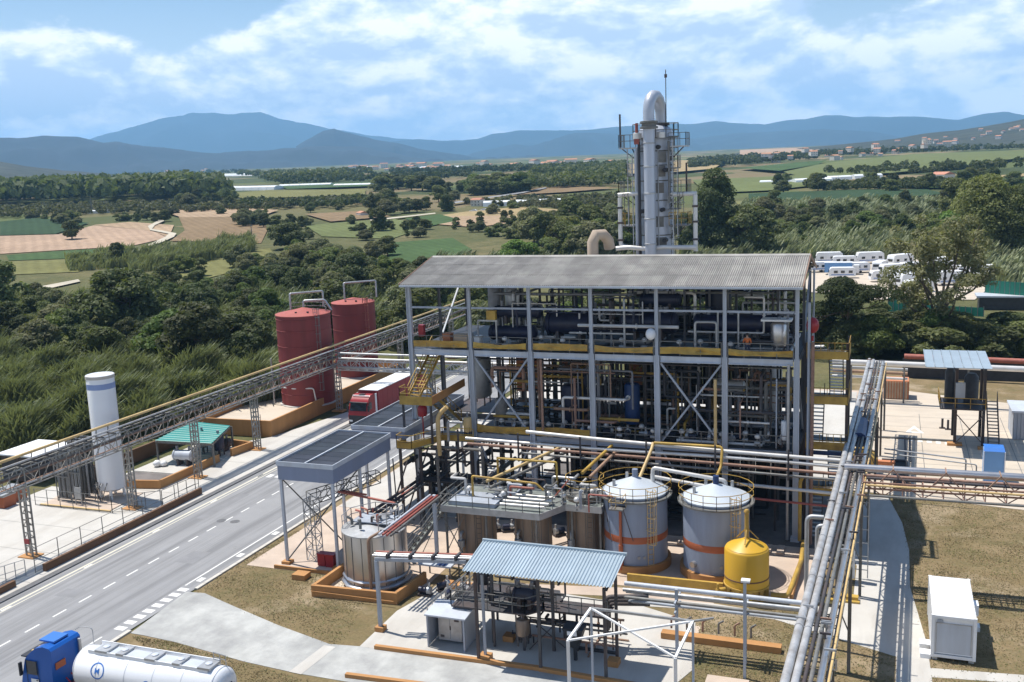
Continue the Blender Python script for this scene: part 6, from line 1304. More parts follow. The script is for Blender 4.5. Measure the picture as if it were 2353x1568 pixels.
b = MB(); b.box(12.4, 16.5, 112, 116.5, .05, 2.9); b.build('wall', 'paint_grey', gx); b = MB(); b.box(12.2, 16.7, 111.8, 116.7, 2.9, 3.1); b.build('roof', 'paint_light', gx)
for k in range(12): b = MB(); b.box(12.45 + k * .34, 12.53 + k * .34, 111.93, 112, .1, 2.88); b.build('rib', 'paint_grey', gx)
bx = T('blue_box', 'tall light blue plastic cabinet with white edge strips in the right yard', 'cabinet', (8.9, 93.5, 0))
b = MB(); b.box(8.45, 10.1, 96.3, 97.9, .1, 3.0); b.build('body', 'blue_plastic', bx); b = MB(); b.add([(8.4, 96.25, 3.0), (10.15, 96.25, 3.0), (10.1, 96.7, 3.25), (8.45, 96.7, 3.25), (10.1, 97.9, 3.25), (8.45, 97.9, 3.25)], [(0, 1, 2, 3), (3, 2, 4, 5)]); b.build('lid', 'blue_mark', bx)
b = MB()
for x in (8.38, 10.11): b.box(x, x + .06, 96.2, 96.32, .1, 3.0)
b.build('edge_strip', 'white_paint', bx)
# orange small container
oc = T('crate_container', 'short peach coloured corrugated container at the back of the right yard', 'container', (1.2, 129, 0))
for k in range(9): b = MB(); b.box(-.25 + k * .31, -.06 + k * .31, 127.92, 128.0, .1, 2.2); b.build('rib', 'wood_crate', oc)
b = MB(); b.box(-.3, 2.6, 128, 130.6, .05, 2.3); b.build('body', 'terracotta', oc); b = MB(); b.box(2.6, 2.64, 128, 130.6, .05, 2.3); b.build('end_panel', 'wall_brown', oc)
# pipes along the back boundary
bp = T('boundary_pipes', 'thick pale pipes on low supports along the back fence of the right yard', 'pipe', (6, 126, 4))
for y, z, r, m in ((126.0, 4.9, .34, 'pipe_white'), (126.8, 4.1, .2, 'galv'), (127.4, 3.5, .2, 'pipe_brown'), (126.2, 3.1, .16, 'pipe_white')):
    L = 30 if r > .3 else 2.4
    b = MB(); b.tube((-6.2, y, z), (L, y - (1.6 if L > 10 else .1), z - .1), r, 12); b.build('pipe', m, bp, 50)
for x in (-4, 2, 9, 17, 25): b = MB(); b.bar((x, 126, 0), (x, 126, 4.6), .2); b.bar((x, 127.4, 0), (x, 127.4, 3.6), .16); b.build('post', 'galv_dull', bp)
rw = T('boundary_wall', 'dull red pipe-like coping along the back boundary of the right yard', 'boundary wall', (14, 141, 0))
b = MB(); b.box(2.0, 40, 140.9, 141.2, 0, 2.6); b.build('wall', 'steel_black', rw); b = MB(); b.tube((2.2, 141, 2.9), (40, 137.5, 2.9), .35, 10); b.build('coping', 'pipe_red', rw, 40)
yf = T('pipe_stand', 'thin goalpost frame of slim pipes standing in the right yard', 'pipe stand', (6.6, 90, 0))
b = MB(); b.path([(0.0, 92, 3.9), (6.6, 91.3, 3.6), (6.6, 91.3, .1)], .07, 8, .2); b.path([(0.0, 92, 3.5), (7.4, 90.8, 3.3), (7.4, 90.8, .1)], .06, 8, .2); b.tube((-.6, 89.5, 2.3), (6.2, 89, 2.2), .06); b.build('pipe', 'galv', yf, 50)
rm = T('pit_cover', 'long dark pit cover set in the pale concrete of the right yard', 'pit cover', (1.6, 97, .04))
b = MB(); b.box(.8, 2.0, 92.6, 101.0, .04, .16); b.build('cover', 'near_black', rm); b = MB(); b.box(2.0, 2.15, 92.6, 101, .04, .3); b.box(-.2, 2.1, 101.0, 101.3, .04, .3); b.build('frame', 'steel_dark', rm)
b = MB(); b.box(1.9, 2.05, 101.4, 110.5, .04, .14); b.box(2.35, 2.5, 101.4, 110.5, .04, .14); b.build('rail', 'steel_dark', rm)
b = MB(); b.box(-1.6, 6.8, 109.6, 109.9, .04, .22); T1(b, 'kerb', 'straight dark kerb across the middle of the right yard', 'kerb', 'galv_dull')
b = MB(); b.box(-1.5, 1.0, 99.8, 100.4, .04, .4); T1(b, 'plinth', 'short terracotta plinth in the right yard beside the pipe rack', 'plinth', 'terracotta')
for i, (px, py) in enumerate(((2165, 985), (2178, 988), (2225, 935))):
    c = gp(px, py); b = MB(); b.bar((c.x, c.y, .04), (c.x, c.y, 1.1), .22); b.box(c.x - .3, c.x + .3, c.y - .3, c.y + .3, .04, .1); T1(b, 'bollard', ('dark bollard left of the pair near the painted dashes', 'dark bollard right of the pair near the painted dashes', 'lone dark bollard behind the loading tower stair')[i], 'bollard', 'steel_dark')
# yellow forklift-like skid by the stair tower
sd = T('yellow_skid', 'yellow ochre machinery skid under the pipes right of the stair tower', 'machinery skid', (-2.0, 98, 0))
b = MB(); b.box(-3.0, -.6, 97, 99.5, .3, 1.4); b.build('body', 'yellow', sd); b = MB(); b.add([(-3.0, 97, 1.4), (-1.9, 97, 2.4), (-1.9, 99.5, 2.4), (-3.0, 99.5, 1.4), (-.8, 97, 1.4), (-.8, 99.5, 1.4)], [(0, 1, 2, 3), (1, 4, 5, 2), (0, 4, 1), (3, 2, 5)]); b.build('chute', 'yellow', sd); b = MB(); b.lathe((-1.9, 98.2, 2.3), [(.35, 0), (.3, 1.8), (.1, 2.4)], 10); b.build('stack', 'steel_dark', sd, 40)
for k in range(3): b = MB(); b.bar((-3.4 + k * 1.4, 98, 0), (-3.4 + k * 1.4, 98, 5.2), .12); b.build('post', 'steel_dark', sd)
b = MB()
for z in (1.9, 3.0, 4.1, 5.2): b.bar((-3.4, 98, z), (-.6, 98, z), .1)
b.build('rung', 'steel_dark', sd)

# ---------------------------------------------------------------- blue roofed shed in the foreground
bs = T('process_shed', 'open process shed with a broad ribbed pale blue sloping roof in the foreground', 'shed', (-20, 56.5, 0))
ZA, ZB = 6.0, 6.6
A = gp(1038, 1311, ZA); B_ = gp(1385, 1349, ZA); C_ = gp(1128, 1247, ZB); D_ = gp(1455, 1277, ZB)
bx0, bx1, by0, by1 = (A.x + C_.x) / 2, (B_.x + D_.x) / 2, (A.y + B_.y) / 2, (C_.y + D_.y) / 2
ns = 15; w = (bx1 - bx0) / ns; sl = (ZB - ZA) / (by1 - by0)
b0 = MB()
prof = [(0, 0), (.05, .06), (.10, .06), (.15, 0), (w / 3, 0), (w / 3 + .05, .06), (w / 3 + .10, .06), (w / 3 + .15, 0), (2 * w / 3, 0), (2 * w / 3 + .05, .06), (2 * w / 3 + .10, .06), (2 * w / 3 + .15, 0), (w + .02, 0)]
vs = []
for x, z in prof: vs += [(x, by0, ZA + z), (x, by1, ZB + z)]
b0.add(vs, [(2 * i, 2 * i + 2, 2 * i + 3, 2 * i + 1) for i in range(len(prof) - 1)]); me = b0.mesh('roof_sheet'); me.materials.append(MATS['roof_blue'])
for i in range(ns):
    o = bpy.data.objects.new('roof_sheet', me); COL.objects.link(o); o.parent = bs; o.location = Vector((bx0 + i * w, 0, .004 * (i % 2))) - ORG[bs]
b = MB(); b.box(bx0, bx1 + .1, by1 - .05, by1 + .12, ZB - .02, ZB + .15); b.build('ridge_flashing', 'roof_blue', bs)
for x in np.linspace(bx0 + .3, bx1 - .3, 4): 
    bb = MB(); bb.ibeam((x, by0 + .1, ZA - .17), (x, by1 - .1, ZA - .17 + sl * (by1 - by0 - .2)), .14, .22); bb.build('rafter', 'steel_dark', bs)
for k in (.1, .5, .9):
    bb = MB(); y = by0 + (by1 - by0) * k; bb.bar((bx0 + .1, y, ZA - .04 + sl * (y - by0)), (bx1 - .1, y, ZA - .04 + sl * (y - by0)), .08, .05); bb.build('purlin', 'steel_dark', bs)
for x in (bx0 + .7, -19.0, bx1 - .5):
    for y in (by0 + .4, by1 - .5):
        b = MB(); b.bar((x, y, .03), (x, y, ZA - .3 + sl * (y - by0)), .17); b.build('post', 'steel_dark' if x > -24 else 'paint_grey', bs)
b = MB(); b.poly([(-25.6, 54.6), (-20.6, 54.6), (-19.7, 55.6), (-15.6, 55.6), (-15.6, 57.2), (-19.0, 57.2), (-19.6, 58.6), (-25.6, 58.6)], 2.45, 2.55); b.build('deck', 'steel_dark', bs)
b = MB(); b.rail([(-25.6, 58.6, 2.55), (-25.6, 54.6, 2.55), (-20.6, 54.6, 2.55), (-19.7, 55.6, 2.55), (-15.6, 55.6, 2.55)], 1.05, .9, r=.05); b.build('railing', 'galv_dull', bs)
for x, y in ((-25.4, 54.8), (-22.8, 54.8), (-20.8, 54.8), (-17.6, 55.7), (-24, 58.4), (-21, 58.4)):
    b = MB(); b.bar((x, y, .03), (x, y, 2.45), .13); b.build('deck_post', 'steel_dark', bs)
flight(bs, (-28.6, 57.6, .05), (-25.7, 57.6, 2.5), .8, 9, 'galv_dull', 'galv', 'galv')
b = MB(); b.bar((-20.5, 54.9, .1), (-18.4, 55.7, 2.3), .06); b.bar((-18.4, 55.7, .1), (-20.5, 54.9, 2.3), .06); b.build('brace', 'steel_dark', bs)
vessel('dark upright vessel on the deck of the blue roofed shed, left end', -24.2, 57.0, 2.55, .55, 1.5, 'steel_black'); vessel('dark domed kettle on the deck of the blue roofed shed', -21.8, 56.6, 2.55, .75, .95, 'steel_dark', legs=False)
exchanger('navy drum on the deck of the blue roofed shed', (-21.6, 55.6), (-20.2, 55.6), .4, 2.55, 'navy', name='drum')
vessel('rusty cylindrical pot hung below the deck of the blue roofed shed', -20.9, 54.9, .35, .42, 1.2, 'alu_brown', 'pot', 'pot')
hp = T('hopper', 'dark conical hopper with white placard under the blue roofed shed', 'hopper', (-17.4, 54.4, .1))
b = MB(); b.add([(-18.0, 53.9, 2.3), (-16.7, 53.9, 2.3), (-16.7, 55.0, 2.3), (-18.0, 55.0, 2.3), (-17.6, 54.2, 1.0), (-17.1, 54.2, 1.0), (-17.1, 54.7, 1.0), (-17.6, 54.7, 1.0)], [(3, 2, 1, 0), (0, 1, 5, 4), (1, 2, 6, 5), (2, 3, 7, 6), (3, 0, 4, 7), (4, 5, 6, 7)]); b.build('cone', 'steel_black', hp)
b = MB(); b.box(-17.65, -17.05, 53.82, 53.88, 1.95, 2.2); b.build('placard', 'white_paint', hp); b = MB(); b.tube((-17.35, 54.45, .1), (-17.35, 54.45, 1.0), .13); b.build('outlet', 'steel_black', hp)
rr = random.Random(31)
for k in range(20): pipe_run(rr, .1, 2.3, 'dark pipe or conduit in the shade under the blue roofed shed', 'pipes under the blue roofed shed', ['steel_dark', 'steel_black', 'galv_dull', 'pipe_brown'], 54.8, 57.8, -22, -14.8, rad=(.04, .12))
for k in range(12): pipe_run(rr, 2.6, 4.2, 'pipe above the deck of the blue roofed shed', 'pipes on the deck of the blue roofed shed', ['steel_dark', 'steel_black', 'galv_dull', 'galv'], 55, 58, -25, -19, rad=(.04, .1))
for k in range(3):
    run('pipe', ('fat dark pipe bend leaving the shed, uppermost', 'fat dark pipe bend leaving the shed, middle', 'fat dark pipe bend leaving the shed, lowest')[k], [(-15.9, 56.4 + .3 * k, 1.2), (-15.9, 56.4 + .3 * k, 3.5 - .35 * k), (-13.4, 57.2 + .2 * k, 3.5 - .35 * k)], .14, 'steel_dark', 8, .35)
for x, y in ((-22.7, 53.0), (-22.2, 55.9), (-15.0, 54.6)):
    b = MB(); b.box(x - .35, x + .35, y - .35, y + .35, 0.02, .4); T1(b, 'footing', ('ochre footing cube beside the electrical cabinet', 'ochre footing cube under the deck of the shed', 'ochre footing at the right front of the shed')[int((x > -22.5) + (x > -16))], 'footing', 'ochre')
b = MB(); b.bar((-22.7, 53.0, .4), (-22.7, 53.0, 5.6), .15); b.build('post', 'paint_grey', bs)
# electrical cabinet in its hood
ec = T('electrical_cabinet', 'pale double door electrical cabinet under a grey sheet metal hood', 'electrical cabinet', (-25.4, 54.4, 0))
b = MB(); b.box(-26.9, -26.83, 53.7, 55.5, .1, 2.15); b.build('hood_side', 'paint_grey', ec); b = MB(); b.box(-24.37, -24.3, 53.7, 55.5, .1, 2.15); b.build('hood_side', 'paint_grey', ec)
b = MB(); b.add([(-27.0, 53.5, 2.15), (-24.2, 53.5, 2.15), (-24.2, 55.6, 2.3), (-27.0, 55.6, 2.3), (-27.0, 53.5, 2.25), (-24.2, 53.5, 2.25), (-24.2, 55.6, 2.4), (-27.0, 55.6, 2.4)], [(0, 3, 2, 1), (4, 5, 6, 7), (0, 1, 5, 4), (1, 2, 6, 5), (2, 3, 7, 6), (3, 0, 4, 7)]); b.build('hood_roof', 'paint_light', ec)
b = MB(); b.box(-26.83, -24.37, 55.44, 55.5, .1, 2.2); b.build('hood_back', 'paint_grey', ec)
for x in (-26.85, -24.35): b = MB(); b.bar((x, 53.6, .03), (x, 53.6, 2.15), .1); b.build('post', 'paint_grey', ec)
b = MB(); b.box(-26.45, -24.8, 54.35, 54.9, .25, 1.95); b.build('body', 'paint_light', ec)
for x in (-26.42, -25.6): b = MB(); b.box(x, x + .78, 54.31, 54.35, .3, 1.9); b.build('door', 'galv', ec)
b = MB(); b.box(-25.64, -25.58, 54.27, 54.31, 1.0, 1.25); b.build('handle', 'steel_black', ec)
b = MB(); b.box(-25.3, -25.0, 54.28, 54.31, 1.6, 1.78); b.box(-26.3, -26.05, 54.28, 54.31, .45, .6); b.build('vent', 'steel_dark', ec)
# portal carrying pipes from the tank to the shed
pg = T('pipe_portal', 'grey post and beam carrying red and silver pipes over to the blue roofed shed', 'pipe support', (-30.9, 55.0, 0))
b = MB(); b.bar((-30.9, 54.8, .3), (-30.9, 54.8, 4.9), .22); b.build('post', 'paint_grey', pg); b = MB(); b.box(-31.2, -30.6, 54.5, 55.1, 0, .35); b.build('footing', 'ochre', pg)
b = MB(); b.bar((-31.0, 54.8, 5.0), (-25.0, 55.9, 5.0), .16, .22); b.build('beam', 'paint_grey', pg)
for k, (dy, z, m) in enumerate(((.25, 5.22, 'pipe_white'), (.5, 5.25, 'pipe_red'), (.0, 5.2, 'alu_clad'))): b = MB(); b.tube((-31.2, 54.9 + dy, z), (-24.4, 56.1 + dy, z), .09, 8); b.build('pipe', m, pg, 50)
for k in range(4): b = MB(); b.box(-30.2 + k * 1.5, -30.05 + k * 1.5, 54.8 + k * .27, 55.7 + k * .27, 5.1, 5.4); b.build('pipe_clamp', 'steel_dark', pg)
pg2 = T('pipe_portal', 'slanting rack of red pipes between the broad steel clad tank and the grey post', 'pipe support', (-32, 62, 0))
b = MB(); b.bar((-31.9, 66.0, .1), (-31.9, 66.0, 5.6), .24); b.build('post', 'paint_light', pg2)
for k, m in enumerate(('paint_light', 'pipe_red', 'pipe_red', 'galv_dull')): b = MB(); b.tube((-32.6 + .3 * k, 58.4, 5.2), (-32.3 + .3 * k, 66.2, 5.5), .09, 8); b.build('pipe', m, pg2, 50)
b = MB(); b.tube((-40.2, 66.0, 5.2), (-34.5, 64.6, 5.2), .1, 8); b.tube((-40.2, 66.3, 5.2), (-37.5, 65.6, 5.3), .09, 8); b.build('pipe', 'pipe_red', pg2, 50)
for k in range(6): b = MB(); b.bar((-32.8, 59 + k * 1.3, 5.25), (-31.4, 59 + k * 1.3, 5.25), .08, .12); b.build('pipe_clamp', 'steel_dark', pg2)
# pale tables / bins behind the portal
for k, (x, y) in enumerate(((-30.6, 63.6),)):
    t = T('white_cover', 'low white topped bin between the broad steel tank and the platform stairs', 'bin', (x, y, 0)); b = MB(); b.box(x - 1.3, x + 1.3, y - .9, y + .9, 1.3, 1.42); b.build('lid', 'paint_light', t)
    b = MB(); b.box(x + .2, x + .9, y - .85, y + .85, 1.42, 1.46); b.build('hatch', 'pipe_blue', t)
    for dx in (-1.2, 1.2):
        for dy in (-.8, .8): b = MB(); b.bar((x + dx, y + dy, .02), (x + dx, y + dy, 1.3), .09); b.build('leg', 'galv_dull', t)
for k in range(5): pump(-30.4 + k * .9, 60.6 + (k % 2) * 1.2, .03, 'small pump on the ground between the low bund and the shed', k)
for k in range(3): b = MB(); b.box(-29.8 + k * 1.0, -29.0 + k * 1.0, 61.8, 62.6, .02, .5); T1(b, 'plinth', 'small ochre pump plinth near the low bund', 'plinth', 'ochre', None, 'ochre pump plinths')
# white bare portal frame at the bottom
fr = T('steel_frame', 'bare white tubular lean-to frame at the bottom edge before the shed', 'steel frame', (-13, 50.5, 0))
E1 = yp(1305, 1472, 49); E2 = yp(1552, 1512, 49); A1 = yp(1358, 1398, 51.6); A2 = yp(1592, 1428, 51.6)
for E in (E1, E2): b = MB(); b.bar((E.x, E.y, 0), E, .16); b.build('post', 'white_paint', fr)
for p, q, nm in ((E1, A1, 'rafter'), (E2, A2, 'rafter'), (A1, E2, 'brace'), (E1, A2, 'brace'), (A1, A2, 'ridge_beam')):
    b = MB(); b.bar(p, q, .13 if nm != 'brace' else .1); b.build(nm, 'white_paint' if nm != 'ridge_beam' else 'galv', fr)
for A_ in (A1, A2): b = MB(); b.bar((A_.x, A_.y, 0), A_, .12); b.build('back_post', 'paint_grey', fr)
b = MB(); b.bar(A2, A2 + Vector((1.0, .8, -.05)), .1); b.build('outrigger', 'galv', fr)
b = MB(); b.box(-9.6, -8.9, 51.6, 52.2, 0, .32); T1(b, 'footing', 'small ochre footing right of the white bare frame', 'footing', 'ochre')
# ---------------------------------------------------------------- red articulated lorry on the service road
def wheel(par, x, y, z, r, w, ax='x'):
    b = MB(); d = Vector((w / 2, 0, 0)) if ax == 'x' else Vector((0, w / 2, 0)); c = Vector((x, y, z)); b.tube(c - d, c + d, r, 18); o = b.build('wheel', 'rubber', par, 40)
    b = MB(); b.tube(c - d * 1.04, c + d * 1.04, r * .55, 12); b.build('rim', 'galv', o, 40)
def lorry_cab(t, m, L=2.2, w=2.5, h=3.75):
    # cab in its own frame: front towards -y, base z=0, centred on x
    ox, oy, oz = ORG[t]
    prof = [(0, .55), (-.03, 1.5), (.12, 2.0), (.42, 2.95), (.75, 3.35), (1.25, h - .05), (1.9, h), (L, h - .05), (L, .9), (1.6, .9), (1.5, .55)]
    b = MB(); n = len(prof); vs = []
    for s in (-1, 1):
        for y, z in prof: vs.append((ox + s * (w / 2 - (.10 if z > 3.2 else .0)), oy + y, oz + z))
    b.add(vs, [tuple(range(n)), tuple(range(n, 2 * n))[::-1]] + [(i, n + i, n + (i + 1) % n, (i + 1) % n) for i in range(n)]); b.build('cab', m, t, 25)
    return ox, oy, oz, w, L
TRX, TRY = -58.5, 101.6
tr = T('lorry', 'red articulated lorry with a white roofed box trailer parked on the service road', 'lorry', (TRX, TRY, 0))
lorry_cab(tr, 'red_paint')
b = MB(); b.add([(TRX - 1.12, TRY + .10, 2.02), (TRX + 1.12, TRY + .10, 2.02), (TRX + 1.05, TRY + .39, 2.92), (TRX - 1.05, TRY + .39, 2.92)], [(0, 1, 2, 3)]); b.v = [(x, y - .03, z) for x, y, z in b.v]; b.build('windscreen', 'glass_dark', tr)
b = MB(); b.box(TRX - 1.15, TRX + 1.15, TRY - .06, TRY + .0, .6, 1.5); b.box(TRX - 1.2, TRX + 1.2, TRY - .1, TRY - .02, .4, .62); b.build('grille', 'steel_black', tr)
b = MB(); b.box(TRX - 1.2, TRX + 1.2, TRY + .12, TRY + .44, 2.95, 3.05); b.build('sun_visor', 'steel_black', tr)
b = MB(); b.box(TRX - .35, TRX + .35, TRY + 1.1, TRY + 1.7, 3.74, 3.8); b.build('roof_hatch', 'steel_black', tr)
b = MB(); b.box(TRX - 1.1, TRX + 1.1, TRY + .95, TRY + 1.05, 3.62, 3.72); b.build('roof_edge', 'white_paint', tr)
for s in (-1, 1):
    b = MB(); b.box(TRX + s * 1.255 - .01, TRX + s * 1.255 + .01, TRY + .5, TRY + 1.25, 2.1, 2.9); b.build('side_window', 'glass_dark', tr)
    b = MB(); b.box(TRX + s * 1.4 - .1, TRX + s * 1.4 + .1, TRY + .1, TRY + .2, 2.0, 2.7); b.build('mirror', 'steel_black', tr)
    b = MB(); b.box(TRX + s * .9 - .22, TRX + s * .9 + .22, TRY - .13, TRY - .06, .75, .95); b.build('headlight', 'white_gloss', tr)
    b = MB(); b.box(TRX + s * 1.24 - .02, TRX + s * 1.24 + .02, TRY + 2.2, TRY + 2.6, 1.0, 3.7); b.build('side_fairing', 'white_paint', tr)
    for y in (1.0, 4.3): wheel(tr, TRX + s * 1.05, TRY + y, .5, .5, .32)
    for y in (11.5, 12.8, 14.1): wheel(tr, TRX + s * 1.05, TRY + y, .5, .5, .32)
    for k in range(11): b = MB(); b.box(TRX + s * 1.275 - .012, TRX + s * 1.275 + .012, TRY + 2.9 + k * 1.23, TRY + 4.1 + k * 1.23, 1.15, 3.85); b.build('curtain_panel', 'red_curtain', tr)
b = MB(); b.box(TRX - 1.26, TRX + 1.26, TRY + 2.85, TRY + 16.4, 1.1, 3.9); b.build('trailer_body', 'red_curtain', tr)
b = MB(); b.box(TRX - 1.29, TRX + 1.29, TRY + 2.82, TRY + 16.45, 3.9, 3.98); b.build('trailer_roof', 'white_paint', tr)
b = MB(); b.box(TRX - .5, TRX + .5, TRY + 1.0, TRY + 16, .7, 1.0); b.build('chassis', 'steel_black', tr)
b = MB(); b.box(TRX - 1.3, TRX + 1.3, TRY + 5.2, TRY + 5.4, 3.98, 4.0); b.build('roof_strap', 'paint_grey', tr)
# ---------------------------------------------------------------- white tanker lorry with blue cab, foreground left (it faces the road, -x)
TX, TY_, TD = -47.0, 42.0, 0.0
tk = T('tanker_lorry', 'white tanker lorry with bright blue cab in the lower left corner of the road mouth', 'tanker', (TX, TY_, 0))
def cabx(prof, w, m, nm='cab'):      # profile in (x, z), extruded over y
    b = MB(); n = len(prof); vs = []
    for s in (-1, 1):
        for x, z in prof: vs.append((TX + x, TY_ + s * (w / 2 - (.12 if z > 3.1 else (.06 if z > 2.9 else 0))), z))
    b.add(vs, [tuple(range(n))[::-1], tuple(range(n, 2 * n))] + [(i, (i + 1) % n, n + (i + 1) % n, n + i) for i in range(n)]); return b.build(nm, m, tk, 28)
cabx([(0, .45), (-.05, 1.3), (.06, 1.75), (.38, 2.75), (.62, 3.05), (1.1, 3.45), (1.7, 3.62), (2.15, 3.55), (2.3, 3.4), (2.3, .95), (1.6, .95), (1.5, .45)], 2.5, 'blue_paint')
b = MB(); b.add([(TX + .05, TY_ - 1.1, 1.78), (TX + .05, TY_ + 1.1, 1.78), (TX + .36, TY_ + 1.02, 2.72), (TX + .36, TY_ - 1.02, 2.72)], [(0, 3, 2, 1)]); b.v = [(x - .03, y, z) for x, y, z in b.v]; b.build('windscreen', 'glass_dark', tk)
b = MB(); b.box(TX - .04, TX + .36, TY_ - 1.12, TY_ + 1.12, 2.80, 2.88); b.build('sun_visor', 'steel_black', tk)
b = MB(); b.box(TX - .08, TX - .02, TY_ - 1.1, TY_ + 1.1, .55, 1.25); b.build('grille', 'steel_black', tk)
b = MB(); b.box(TX + .9, TX + 2.0, TY_ - .55, TY_ + .55, 3.62, 3.72); b.build('roof_hatch', 'blue_mark', tk)
for s in (-1, 1):
    b = MB(); b.box(TX + .45, TX + 1.2, TY_ + s * 1.255 - .012, TY_ + s * 1.255 + .012, 1.85, 2.7); b.build('side_window', 'glass_dark', tk)
    b = MB(); b.box(TX + .1, TX + .2, TY_ + s * 1.42 - .1, TY_ + s * 1.42 + .1, 1.8, 2.6); b.build('mirror', 'steel_black', tk)
    b = MB(); b.box(TX - .1, TX - .02, TY_ + s * .95 - .2, TY_ + s * .95 + .2, .75, .98); b.build('headlight', 'white_gloss', tk)
    for x in (1.2, 4.6): wheel(tk, TX + x, TY_ + s * 1.05, .5, .5, .32, 'y')
    for x in (10.6, 11.9, 13.2): wheel(tk, TX + x, TY_ + s * 1.05, .5, .5, .32, 'y')
for x in (.42, 1.28): b = MB(); b.box(TX + x - .012, TX + x + .012, TY_ - 1.262, TY_ - 1.248, .8, 2.75); b.build('door_seam', 'steel_black', tk)
b = MB(); b.box(TX + .4, TX + 1.3, TY_ - 1.262, TY_ - 1.248, .78, .81); b.box(TX + .05, TX + 1.4, TY_ - 1.3, TY_ - 1.1, .35, .5); b.build('step', 'steel_black', tk)
b = MB(); b.box(TX + 1.1, TX + 1.22, TY_ - 1.285, TY_ - 1.25, 1.5, 1.56); b.build('door_handle', 'steel_black', tk)
for y in (-.8, -.3, .3, .8): b = MB(); b.box(TX + .55, TX + .72, TY_ + y - .08, TY_ + y + .08, 3.06, 3.16); b.build('marker_lamp', 'pipe_cream', tk)
b = MB(); b.path([(TX + 2.35, TY_ - .3, 1.4), (TX + 2.8, TY_ - .35, 1.1), (TX + 3.3, TY_ - .3, 1.5)], .04, 6, .2); b.path([(TX + 2.35, TY_ + .1, 1.5), (TX + 2.8, TY_ + .1, 1.2), (TX + 3.3, TY_, 1.6)], .04, 6, .2); b.build('air_hose', 'red_paint', tk)
b = MB(); b.bar((TX - .09, TY_ - .5, 1.7), (TX + .12, TY_ - .1, 2.15), .03); b.bar((TX - .09, TY_ + .5, 1.7), (TX + .12, TY_ + .9, 2.15), .03); b.build('wiper', 'steel_black', tk)
b = MB(); b.tube((TX + 2.45, TY_ + .9, 1.0), (TX + 2.45, TY_ + .9, 3.3), .09, 10); b.build('exhaust', 'galv', tk)
b = MB(); b.box(TX + .7, TX + 1.25, TY_ - 1.275, TY_ - 1.252, 1.25, 1.6); b.box(TX - .06, TX - .03, TY_ - .3, TY_ + .3, 1.3, 1.5); b.build('door_badge', 'white_paint', tk)
b = MB(); b.box(TX + 2.32, TX + 2.36, TY_ - .95, TY_ - .2, 2.2, 2.6); b.build('rear_sticker', 'orange_band', tk)
b = MB(); b.box(TX + 1.0, TX + 13.6, TY_ - .45, TY_ + .45, .7, 1.05); b.build('chassis', 'steel_black', tk)
RT = 1.2; ZC = 2.25; T0, T1x = TX + 3.75, TX + 13.3
def barrel(x0, x1, r0, r1): b = MB(); b.tube((x0, TY_, ZC), (x1, TY_, ZC), r0, 40, r1, False); return b
b = MB(); 
prof = [(T0 - .32, .35), (T0 - .26, .75), (T0 - .12, 1.02), (T0 + .1, RT), (T1x - .1, RT), (T1x + .12, 1.02), (T1x + .26, .75), (T1x + .32, .35)]
vs = []
for x, r in prof:
    for i in range(44): a = 2 * PI * i / 44; vs.append((x, TY_ + r * math.cos(a), ZC + r * math.sin(a)))
b.add(vs, [(j * 44 + i, j * 44 + (i + 1) % 44, (j + 1) * 44 + (i + 1) % 44, (j + 1) * 44 + i)[::-1] for j in range(len(prof) - 1) for i in range(44)] + [tuple(range(44)), tuple(range(7 * 44, 8 * 44))[::-1]])
br_ = b.build('tank_barrel', 'white_gloss', tk, 50)
for x in (T0 + .1, T0 + 1.7, T0 + 3.7, T0 + 5.6, T0 + 7.5, T1x - .1):
    b = MB(); b.tube((x - .02, TY_, ZC), (x + .02, TY_, ZC), RT + .008, 44, None, False); b.build('weld_seam', 'paint_light', br_, 40)
zt = ZC + RT
b = MB(); b.box(T0 + .9, T1x - .8, TY_ - .42, TY_ + .42, zt - .08, zt + .03); b.build('catwalk', 'paint_light', tk)
b = MB(); b.box(T0 + .7, T1x - .6, TY_ + .62, TY_ + .68, zt - .15, zt + .12); b.box(T0 + .7, T1x - .6, TY_ - .5, TY_ - .45, zt - .15, zt + .1); b.build('side_rail', 'white_paint', tk)
for k, x in enumerate((1.2, 2.7, 4.7, 6.6, 8.3)):
    b = MB(); L = (.85, .5, .7, .5, .8)[k]; b.box(T0 + x, T0 + x + L, TY_ - .52, TY_ + .5, zt + .03, zt + .16); b.build('hatch_box', 'galv', tk)
    b = MB(); b.lathe((T0 + x + L / 2, TY_, zt + .16), [(.2, 0), (.2, .05), (.1, .09)], 12); b.build('hatch_lid', 'paint_light', tk, 40)
b = MB(); b.path([(T0 + .2, TY_ + .5, zt - .2), (T0 + .2, TY_ + .5, zt + .9), (T0 - .5, TY_ + .3, zt + 1.0), (T0 - .8, TY_ + .2, zt + .8)], .025, 6, .2); b.rail([(T1x - .9, TY_ + .5, zt), (T1x - .1, TY_ + .5, zt - .1)], .6, .4, r=.03); b.build('rail', 'galv', tk)
b = MB(); b.box(T1x - .2, T1x + .36, TY_ - .9, TY_ + .3, 1.3, 2.6); b.build('rear_locker', 'steel_black', tk)
